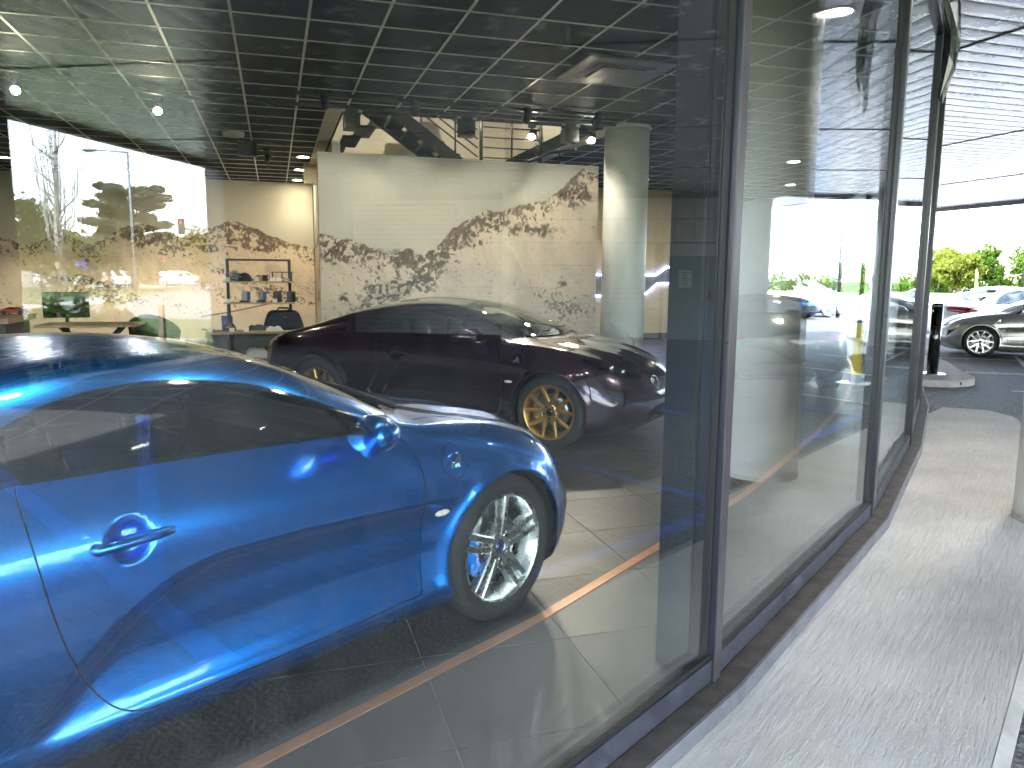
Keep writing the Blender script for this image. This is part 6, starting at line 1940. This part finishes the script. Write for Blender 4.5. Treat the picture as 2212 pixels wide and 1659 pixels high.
# ================================================================== lawn, streets (beyond the canopy, seen mirrored in the big pane)
def slab(name, polyAB, z, mat, thick=.12, kind='structure'):
    m = MB(); m.prism(polyAB, z - thick, z); o = m.build(name, mat, None, rotz=BANG); o['kind'] = kind; return o
slab('lawn', [(-40, -160), (190, -160), (190, -7.62), (-40, -7.62)], -.10, M['grass'], .18)
slab('road', [(23.0, -110), (28.6, -110), (28.6, -22.5), (30.5, -21.8), (46, -31.6), (78, -48.5), (81.9, -48.5), (81.9, -34), (75, -33.5), (46, -20), (33, -11.5), (31, -7.7), (23.0, -7.7)], -.094, M['road_asphalt'])
slab('road_far', [(82, -150), (92, -150), (92, 0), (82, 0)], -.094, M['road_asphalt'])
M['pavement'] = pmat('pavement', (.40, .37, .34), .9, var=.12, scale=1.0)
slab('pavement', [(28.9, -110), (31.5, -110), (31.5, -25.0), (33.2, -24.6), (45.5, -32.6), (45.0, -33.8), (33.0, -27.2), (28.9, -24.0)], -.088, M['pavement'])
slab('pavement_far', [(78.5, -150), (81.2, -150), (81.2, -52), (78.5, -52)], -.088, M['pavement'])
slab('pavement_near', [(14.4, -110), (15.6, -110), (15.6, -7.7), (14.4, -7.7)], -.088, M['pavement'])
for i in range(7):
    a, b = 62.5 + 1.1 * i, -41.4 - .45 * i
    line(a, b + 1.0, a + 1.3, b + 5.2, .5, M['line_white'], 'crossing_stripe', -.089)
for i in range(5): line(36 + 5 * i, -18.6 - 2.9 * i, 38.5 + 5 * i, -20.0 - 2.9 * i, .15, M['line_white'], 'lane_line', -.089)

# shrubs and staked saplings at the canopy edge
for i, (a, b, h, w, lab) in enumerate(((9.3, -7.0, 1.05, 1.0, 'leafy green shrub left of the staked saplings'), (9.75, -6.85, .95, .95, 'leafy green shrub among the staked saplings'), (10.45, -6.95, 1.0, 1.05, 'leafy green shrub right of the staked saplings'), (11.3, -7.1, .80, .9, 'lower green shrub before the wooden post'), (8.5, -6.9, .85, .9, 'lower green shrub near the wire fence'))):
    shrub('shrub', lab, AB(a, b, -.1), h, w, M['leaf_shrub'] if i % 2 else M['leaf_dark'], 40 + i, group='planted shrubs')
for i, (a, b, h, lab) in enumerate(((8.9, -6.6, 1.75, 'leftmost staked sapling in the shrub bed'), (9.25, -6.45, 1.65, 'second staked sapling from the left in the shrub bed'), (10.0, -6.55, 1.85, 'rightmost staked sapling in the shrub bed'))):
    t = thing('staked_sapling', lab, 'sapling', AB(a, b, -.1), 0, 'staked saplings')
    m = MB(); m.cyl((.07, .03, 0), (.07, .03, h * .92), .028, n=8); m.build('stake', M['wood_stake'], t)
    m = MB(); m.tube([(0, 0, 0), (.01, .0, h * .5), (.0, .01, h)], .012, 6, rs=[.014, .011, .006]); m.build('stem', M['bark'], t)
    m = MB(); m.cyl((.0, .0, h * .6), (.075, .03, h * .6), .012, n=6); m.build('tie', M['black_plastic'], t)
    r = np.random.default_rng(90 + i); P = np.stack([r.normal(size=120) * .10, r.normal(size=120) * .10, h * (.55 + .5 * r.random(120))], 1)
    V, F = leaf_quads(P, .07, r, elong=1.3); quads_obj('foliage', V, F, M['leaf_green'], t)
t = thing('timber_post', 'square wooden post standing on the grass beyond the canopy', 'post', AB(13.4, -7.9, -.1), .2)
m = MB(); m.cbox((0, 0, .45), (.10, .10, .90), .01); m.build('post', M['wood_stake'], t)
f = thing('wire_fence', 'low white wire fence panel between timber posts beyond the canopy', 'fence', AB(10.7, -8.7, -.1), BANG + R(-82))
m = MB()
for i in range(46): m.cyl((-1.1 + .05 * i, 0, .05), (-1.1 + .05 * i, 0, .80), .004, n=4)
for z in (.06, .25, .43, .60, .79): m.cyl((-1.12, 0.006, z), (1.18, 0.006, z), .006, n=4)
M['wire_white'] = pmat('wire_white', (.62, .66, .68), .4, metal=.2)
o = m.build('wire_mesh', M['wire_white'], f); o['kind'] = 'stuff'
for s in (-1.16, 1.2):
    m = MB(); m.cbox((s, 0, .44), (.09, .09, .88), .01); m.build('post', M['wood_stake'], f)
# short grass blades in the bed
r = np.random.default_rng(5); nb = 5000
ga = 7.3 + 7.5 * r.random(nb); gb = -6.4 - 6.0 * r.random(nb) ** 1.5 - (ga > 11.7) * .0
base = np.array([list(AB(x, y, -.1)) for x, y in zip(ga, gb)]); hh = .06 + .14 * r.random(nb); th = 2 * np.pi * r.random(nb)
dx = np.stack([np.cos(th), np.sin(th), 0 * th], 1) * .008; lean = np.stack([np.cos(th * 3.1), np.sin(th * 3.1), 0 * th], 1) * (.05 * r.random((nb, 1)))
tip = base + lean + np.stack([0 * hh, 0 * hh, hh], 1)
V = np.stack([base - dx, base + dx, tip + dx * .2, tip - dx * .2], 1).reshape(-1, 3)
o = quads_obj('bed_grass', V, np.arange(4 * nb).reshape(-1, 4), M['leaf_green'], None); tag(o, 'rough green grass around the shrubs beyond the canopy', 'grass', kind='stuff')

# street trees
cedar_r = np.random.default_rng(21)
t = thing('cedar_tree', 'wide spreading cedar tree mirrored in the big pane', 'tree', (72.7, -23.5, -.1))
m = MB(); m.tube([(0, 0, 0), (.1, 0, 3), (0, .1, 6), (0, 0, 8.6)], .3, 10, rs=[.36, .28, .18, .06])
tiers = []
for i in range(34):
    z = 2.2 + 6.6 * (i / 33); L = (4.6 - 2.2 * (i / 33)) * (.55 + .6 * cedar_r.random()); a = i * 2.4 + cedar_r.random()
    e = Vector((math.cos(a) * L, math.sin(a) * L, z + .25 + .5 * cedar_r.random()))
    m.tube([(0, 0, z - .4), (e.x * .5, e.y * .5, z), e], .08, 6, rs=[.10, .07, .03]); 
    for s in (.45, .7, .95): tiers.append((e.x * s, e.y * s, z + .1 + (e.z - z) * s, L * .34))
m.build('trunk', M['bark'], t)
C = np.array([q[:3] for q in tiers]); Rr = np.array([[q[3] * .85, q[3] * .85, .38] for q in tiers])
V, F = leaf_quads(clump_points(C, Rr, 22000, cedar_r), .20, cedar_r, flat=.3, elong=1.8); quads_obj('crown', V, F, M['leaf_cedar'], t)
t = thing('bare_poplar', 'tall bare poplar with upright leafless branches mirrored in the big pane', 'tree', (62.8, -25.7, -.1))
m = MB(); pr = np.random.default_rng(8); m.tube([(0, 0, 0), (.1, .05, 5), (.3, .2, 9), (.2, .4, 13.6)], .2, 9, rs=[.32, .24, .16, .05])
for i in range(30):
    z = 2.6 + 8.0 * pr.random(); a = 2 * math.pi * pr.random(); L = 2.4 + 3.6 * pr.random(); o_ = .35 + 1.3 * pr.random()
    p1 = Vector((.2, .15, z)); p2 = p1 + Vector((math.cos(a) * o_, math.sin(a) * o_, L * .28)); p3 = p2 + Vector((math.cos(a) * .3, math.sin(a) * .3, L * .72))
    m.tube([p1, p2, p3], .05, 5, rs=[.07, .05, .015])
    for j in range(3):
        q = p2.lerp(p3, .2 + .7 * pr.random()); b = a + pr.normal() * 1.2
        m.tube([q, q + Vector((math.cos(b) * .3, math.sin(b) * .3, .5)), q + Vector((math.cos(b) * .4, math.sin(b) * .4, 1.0 + .6 * pr.random()))], .02, 4, rs=[.025, .018, .006])
m.build('trunk', M['bark_pale'], t)
tree('budding_tree', 'rounded budding tree left of the bare poplar', (65.2, -29.8, -.1), 8.0, 8.5, M['leaf_spring'], 31, 4200, .22, .22, group='street trees')
tree('street_tree', 'green young tree between poplar and cedar', (70, -30.2, -.1), 5.2, 4.2, M['leaf_spring'], 33, 4200, .22, .14, group='street trees')
tree('street_tree', 'yellow-green tree right of the cedar', (80, -19.5, -.1), 6.0, 6.5, M['leaf_spring'], 35, 5200, .26, .18, group='street trees')
tree('street_tree', 'green tree behind the parked vans', (108, -36, -.1), 7.2, 8.5, M['leaf_green'], 37, 5200, .34, .2, group='street trees')
r = np.random.default_rng(77); nc = 260
s_ = r.random(nc); base = np.array([[133.8, -78.0, 0]]) + s_[:, None] * np.array([[-6, 62, 0]]) + r.normal(size=(nc, 3)) * np.array([[3.5, 3.5, 0]])
C = base.copy(); C[:, 2] = r.random(nc) * 6.5
Rr = (1.2 + 1.2 * r.random((nc, 1))) * np.ones((1, 3))
V, F = leaf_quads(clump_points(C, Rr, 30000, r), .55, r); o = quads_obj('treeline', V, F, M['leaf_spring'], None); tag(o, 'far belt of yellow-green trees behind the street', 'trees', kind='stuff')

# street furniture
t = thing('street_lamp', 'grey street lamp with a long arm mirrored in the big pane', 'street lamp', (46.1, -14.5, -.1))
M['pole_grey'] = pmat('pole_grey', (.22, .24, .26), .4, metal=.5)
m = MB(); m.tube([(0, 0, 0), (0, 0, 4), (0, 0, 8.45)], .07, 10, rs=[.09, .075, .055]); m.build('pole', M['pole_grey'], t)
m = MB(); m.tube([(0, 0, 8.4), (.15, -1.2, 8.5), (.24, -1.75, 8.52)], .035, 8); m.build('arm', M['pole_grey'], t)
m = MB(); m.ellipsoid((.30, -2.15, 8.52), (.16, .42, .10), 16, 8); h = m.build('head', M['pole_grey'], t)
m = MB(); m.ellipsoid((.31, -2.22, 8.45), (.11, .22, .05), 14, 6); m.build('lens', M['lens_clear'], h)
def traffic_light(loc, z, label, arm=None, rz=0.0):
    t = thing('traffic_light', label, 'traffic light', loc, rz, 'traffic lights')
    m = MB(); m.cbox((0, 0, z), (.28, .30, .95), .04); hd = m.build('housing', M['black_plastic'], t)
    m = MB(); m.cbox((.05, 0, z), (.02, .52, 1.2), .01); m.build('backing_board', M['black_plastic'], hd)
    for i, c in enumerate(((.9, .03, .02), (.12, .09, .02), (.02, .10, .05))):
        m = MB(); m.ellipsoid((-.145, 0, z + .3 - .3 * i), (.02, .10, .10), 14, 8)
        m.build('lamp', emat('signal_red', (1, .05, .03), 2.5) if i == 0 else pmat('signal_off', c, .3), hd)
    if arm:
        m = MB(); m.tube([(.16, 0, z - .1), (.16, arm * .6, z - .5), (.16, arm, z - .7), (.16, arm, 0)], .07, 8); m.build('mast', M['pole_grey'], t)
    else:
        m = MB(); m.cyl((.1, 0, 0), (.1, 0, z - .4), .06, n=10); m.build('post', M['pole_grey'], t)
traffic_light((63.8, -18.1, -.1), 2.35, 'red traffic light on a low post before the second van')
traffic_light((62.0, -16.2, -.1), 5.2, 'traffic light hanging from a mast arm right of the cedar', arm=3.2)
t = thing('parking_sign', 'square blue road sign with a red diagonal on a thin post', 'sign', (84.0, -32.4, -.1), R(-20))
m = MB(); m.cyl((0, 0, 0), (0, 0, 2.7), .035, n=8); m.build('post', M['pole_grey'], t)
m = MB(); m.cbox((-.04, 0, 2.3), (.02, 1.0, 1.0), .008); b = m.build('board', pmat('sign_blue', (.03, .09, .45), .4), t)
m = MB(); m.box((-.052, 0, 2.3), (.004, 1.15, .13), m=Matrix.Rotation(R(45), 4, 'X')); m.build('diagonal', pmat('sign_red', (.6, .03, .03), .4), b)
t = thing('utility_cabinet', 'grey street cabinet on the grass left of the parked cars', 'cabinet', (85.3, -38.9, -.1), R(-20))
m = MB(); m.cbox((0, 0, .85), (1.0, 1.9, 1.7), .04); m.build('housing', pmat('cab_grey', (.34, .33, .30), .6), t)
m = MB(); m.cbox((-.52, 0, .85), (.03, .85, 1.5), .02); m.build('door', pmat('cab_door', (.40, .39, .36), .6), t)

# ================================================================== things on the car park beyond the canopy
put(make_road_car('white_hatchback', 'white hatchback facing the lane before the louvred building', 'car', dict(HATCH, lower=None), M['paint_white'], M['alloy_silver'], 'cover'), 26.3, 21.9, -51, Z_ROAD)
put(make_road_car('blue_hatchback', 'bright blue hatchback with black lower bumper next to the white one', 'car', HATCH, M['paint_bright_blue'], M['alloy_silver'], 'cover'), 25.5, 19.7, -74, Z_ROAD)
van = put(make_road_car('white_van', 'white panel van parked across the street, left of the two', 'van', VAN, M['paint_white'], M['alloy_silver'], 'cover', 'vans across the street'), 101.6, -34.8, -17, -.094)
v2 = copy_tree(van); tag(v2, 'white van behind the red traffic light, right of the two'); put(v2, 100.7, -27.4, -17, -.094); v2.scale = (1.12, 1.05, 1.02)
put(make_road_car('grey_hatchback', 'grey hatchback parked across the street left of the vans', 'car', HATCH, M['paint_grey'], M['alloy_silver'], 'cover', 'cars across the street'), 101.2, -40.6, -17, -.094)
s2 = copy_tree(sedan); tag(s2, 'white saloon parked across the street at the far left', group='cars across the street'); s2.name = 'white_saloon'; put(s2, 101.8, -45.2, 163, -.094)

bld = thing('louvred_building', 'white building clad with horizontal louvres across the car park', 'building', AB(46.0, 14.0, Z_ROAD), BANG)
M['louvre_white'] = pmat('louvre_white', (.74, .75, .76), .6)
m = MB(); m.bbox((.3, -3, 0), (14, 18, 5.1)); m.build('wall', pmat('bld_wall', (.48, .49, .50), .7), bld)
lm = MB(); lm.prism([(.26, 0), (.02, .02), (.0, .10), (.26, .16)], -3, 11.5, axis='y'); me = None
for i in range(15):
    if me is None:
        o = lm.build('louvre', M['louvre_white'], bld); me = o.data; o.location = (0, 0, 2.55 + .17 * i)
    else: inst('louvre', me, bld, (0, 0, 2.55 + .17 * i))
lm = MB(); lm.prism([(.26, 0), (.02, .02), (.0, .10), (.26, .16)], 8.2, 11.5, axis='y'); me = None
for i in range(15):
    if me is None:
        o = lm.build('louvre', M['louvre_white'], bld); me = o.data; o.location = (.0, 0, .0 + .17 * i)
    else: inst('louvre', me, bld, (0, 0, .17 * i))
for i in range(4):
    m = MB(); m.box((.285, -1.6 + 2.5 * i, 1.3), (.03, 2.3, 2.3)); m.build('shop_window', M['car_glass'], bld)
for i, (a, b, h, w, lab) in enumerate(((42.5, 15.2, 2.6, 2.4, 'left bright green bush before the louvred building'), (42.8, 17.4, 2.5, 2.3, 'middle bright green bush before the louvred building'), (42.6, 19.8, 2.7, 2.6, 'right bright green bush before the louvred building'), (42.4, 13.0, 2.5, 2.4, 'bright green bush at the left end of the louvred building'))):
    tree('bush', lab, AB(a, b, Z_ROAD), h, w, M['leaf_spring'] if i % 2 else M['leaf_green'], 60 + i, 3200, .16, .05, group='bushes by the louvred building', cat='bush', crown_z=.04)
t = thing('light_mast', 'thin dark light mast before the louvred building', 'mast', (32.5, 28.6, Z_ROAD))
m = MB(); m.tube([(0, 0, 0), (0, 0, 7.2)], .05, 8, rs=[.06, .035]); m.build('pole', M['frame_dark'], t)
m = MB(); m.cbox((0, .25, 7.2), (.12, .6, .06), .01); m.build('lamp_head', M['frame_dark'], t)

# far side of the car park in direct view
for i, (x, y, h, w, mt, lab) in enumerate(((57.0, 104, 6.4, 7.0, 'leaf_spring', 'bright yellow-green tree left of the flags beyond the car park'), (62.3, 103, 6.8, 6.0, 'leaf_green', 'green tree behind the first flag beyond the car park'), (68.5, 102, 7.0, 8.0, 'leaf_green', 'large green tree at the right edge beyond the car park'), (52.0, 92, 5.2, 6.0, 'leaf_spring', 'yellow-green tree behind the yellow board'), (46.0, 80, 4.6, 5.0, 'leaf_spring', 'yellow-green tree mirrored above the kiosk'))):
    tree('lot_tree', lab, (x, y, Z_ROAD), h, w, M[mt], 70 + i, 5200, .30, .15, group='trees beyond the car park', crown_z=.12)
r = np.random.default_rng(99); nc = 220
s_ = r.random(nc); C = np.array([[35.0, 118, 0]]) + s_[:, None] * np.array([[62, -26, 0]]) + r.normal(size=(nc, 3)) * np.array([[2, 2, 0]]); C[:, 2] = r.random(nc) * 1.6
V, F = leaf_quads(clump_points(C, (.7 + .8 * r.random((nc, 1))) * np.ones((1, 3)), 14000, r), .4, r); o = quads_obj('hedge_belt', V, F, M['leaf_green'], None); tag(o, 'low green hedge belt along the far edge of the car park', 'hedge', kind='stuff')
def feather_flag(loc, h, w, col, label, lean=0.0):
    t = thing('feather_flag', label, 'flag', loc, R(20), 'feather flags')
    m = MB(); m.tube([(0, 0, 0), (0, 0, h * .7), (.05 + lean, 0, h)], .025, 6, rs=[.03, .025, .012]); m.build('pole', M['frame_dark'], t)
    vs = []; n = 14
    for i in range(n + 1):
        z = .35 + (h - .35) * i / n; ww = w * (1 - .45 * (i / n) ** 3)
        for y in (-.006, .006): vs += [(.03, y + .03 * math.sin(i * .7), z), (.03 + ww, y + .05 * math.sin(i * .9 + 1), z - .06)]
    m = MB(); m.add(vs, [f for i in range(n) for f in ((4*i, 4*i+1, 4*i+5, 4*i+4), (4*i+2, 4*i+6, 4*i+7, 4*i+3), (4*i+1, 4*i+3, 4*i+7, 4*i+5), (4*i, 4*i+4, 4*i+6, 4*i+2))], True)
    m.build('cloth', col, t)
    m = MB(); m.cbox((0, 0, .05), (.5, .5, .1), .02); m.build('foot', M['frame_dark'], t)
M['flag_yellow'] = pmat('flag_yellow', (.62, .66, .16), .7); M['flag_white'] = pmat('flag_white', (.70, .72, .62), .7)
feather_flag((44.6, 75, Z_ROAD), 2.6, .42, M['flag_yellow'], 'pale yellow feather flag above the white saloon')
feather_flag((46.6, 70, Z_ROAD), 3.3, .75, M['flag_white'], 'whitish feather flag on a dark pole at the right edge')
t = thing('light_mast', 'tall thin dark mast beside the whitish flag', 'mast', (46.3, 70.5, Z_ROAD)); m = MB(); m.tube([(0, 0, 0), (0, 0, 6.5)], .05, 6, rs=[.07, .045]); m.build('pole', M['frame_dark'], t)
t = thing('yellow_board', 'flat bright yellow sign board mirrored in the third pane', 'sign', (35.1, 44.3, Z_ROAD), R(-30))
m = MB(); m.cbox((0, 0, 1.25), (2.2, .08, 2.0), .02); m.build('board', pmat('board_yellow', (.72, .66, .03), .6), t)
for s in (-.8, .8):
    m = MB(); m.cyl((s, 0, 0), (s, 0, .3), .04, n=8); m.build('leg', M['frame_dark'], t)
t = thing('blue_kiosk', 'white and blue patterned kiosk box mirrored in the third pane', 'kiosk', (31.9, 39.0, Z_ROAD), R(-32))
m = MB(); m.cbox((0, 0, .85), (1.9, 1.2, 1.7), .03); b = m.build('housing', pmat('kiosk_white', (.66, .70, .72), .5), t)
m = MB(); m.box((.30, -.605, .85), (.8, .012, 1.5)); pb = m.build('blue_panel', pmat('kiosk_blue', (.03, .20, .50), .5), t)
for i in range(4):
    for j in range(3):
        q = MB(); q.cyl((.05 + .25 * j + .06 * (i % 2), -.612, .3 + .32 * i), (.05 + .25 * j + .06 * (i % 2), -.616, .3 + .32 * i), .09, n=12); q.build('pattern_dot', M['paint_white'], pb)
m = MB(); m.box((0, 0, 1.73), (2.1, 1.4, .06)); m.build('roof', M['pole_grey'], t)

# black plastic-wrapped sign bracket on the facade
t = thing('wrapped_bracket', 'bundle wrapped in shiny black plastic on the glass front high at the second mullion', 'wrapped sign', (0, 0, 0))
m = MB(); rr_ = np.random.default_rng(4); path = [(2.34, 4.60, 3.40), (2.39, 4.57, 3.15), (2.43, 4.55, 2.98), (2.45, 4.55, 2.80), (2.45, 4.55, 2.62), (2.415, 4.55, 2.48)]
vs = []; nn = 9
for i, p in enumerate(path):
    for k in range(nn):
        a = 2 * math.pi * k / nn; rad = (.045, .045, .045, .042, .04, .014)[i] * (.8 + .45 * rr_.random())
        vs.append((p[0] + rad * math.cos(a), p[1] + rad * math.sin(a), p[2] + .03 * rr_.normal()))
m.add(vs, [(i*nn + k, i*nn + (k+1) % nn, (i+1)*nn + (k+1) % nn, (i+1)*nn + k) for i in range(len(path) - 1) for k in range(nn)])
m.build('plastic_wrap', pmat('bin_liner', (.010, .011, .016), .16, coat=.5, bump=.35, bscale=18), t)
m = MB(); m.box((2.30, 4.60, 3.45), (.30, .04, .04), rz=R(-35)); m.build('bracket', M['frame_dark'], t)

# dead leaves and crumbs on the walkway
M['dead_leaf'] = pmat('dead_leaf', (.12, .045, .02), .8)
M['straw'] = pmat('straw', (.40, .30, .13), .9)
for i, (x, y, s, mt, lab) in enumerate(((1.86, 4.05, .035, 'dead_leaf', 'curled brown leaf on the concrete beside the second pane'), (1.83, 4.01, .025, 'dead_leaf', 'smaller brown leaf touching the curled one'), (2.85, 5.52, .02, 'dead_leaf', 'dark leaf scrap by the sill near the column'), (1.60, 3.66, .05, 'straw', 'small patch of dry straw by the sill'), (1.10, 2.98, .016, 'dead_leaf', 'dark crumb by the sill corner near the mullion'))):
    t = thing('fallen_leaf', lab, 'leaf', (x, y, Z_WALK + .002), i * 1.3)
    m = MB(); vs = []
    for j in range(7):
        f = j / 6; wv = math.sin(math.pi * f) ** .7 * .45
        for sd in (-1, 1): vs.append((s * (f - .5) * 2, sd * wv * s, .4 * s * abs(f - .5) * 2 + .12 * s * (sd > 0)))
    m.add(vs, [(2*j, 2*j + 2, 2*j + 3, 2*j + 1) for j in range(6)], True); m.build('blade', M[mt], t)
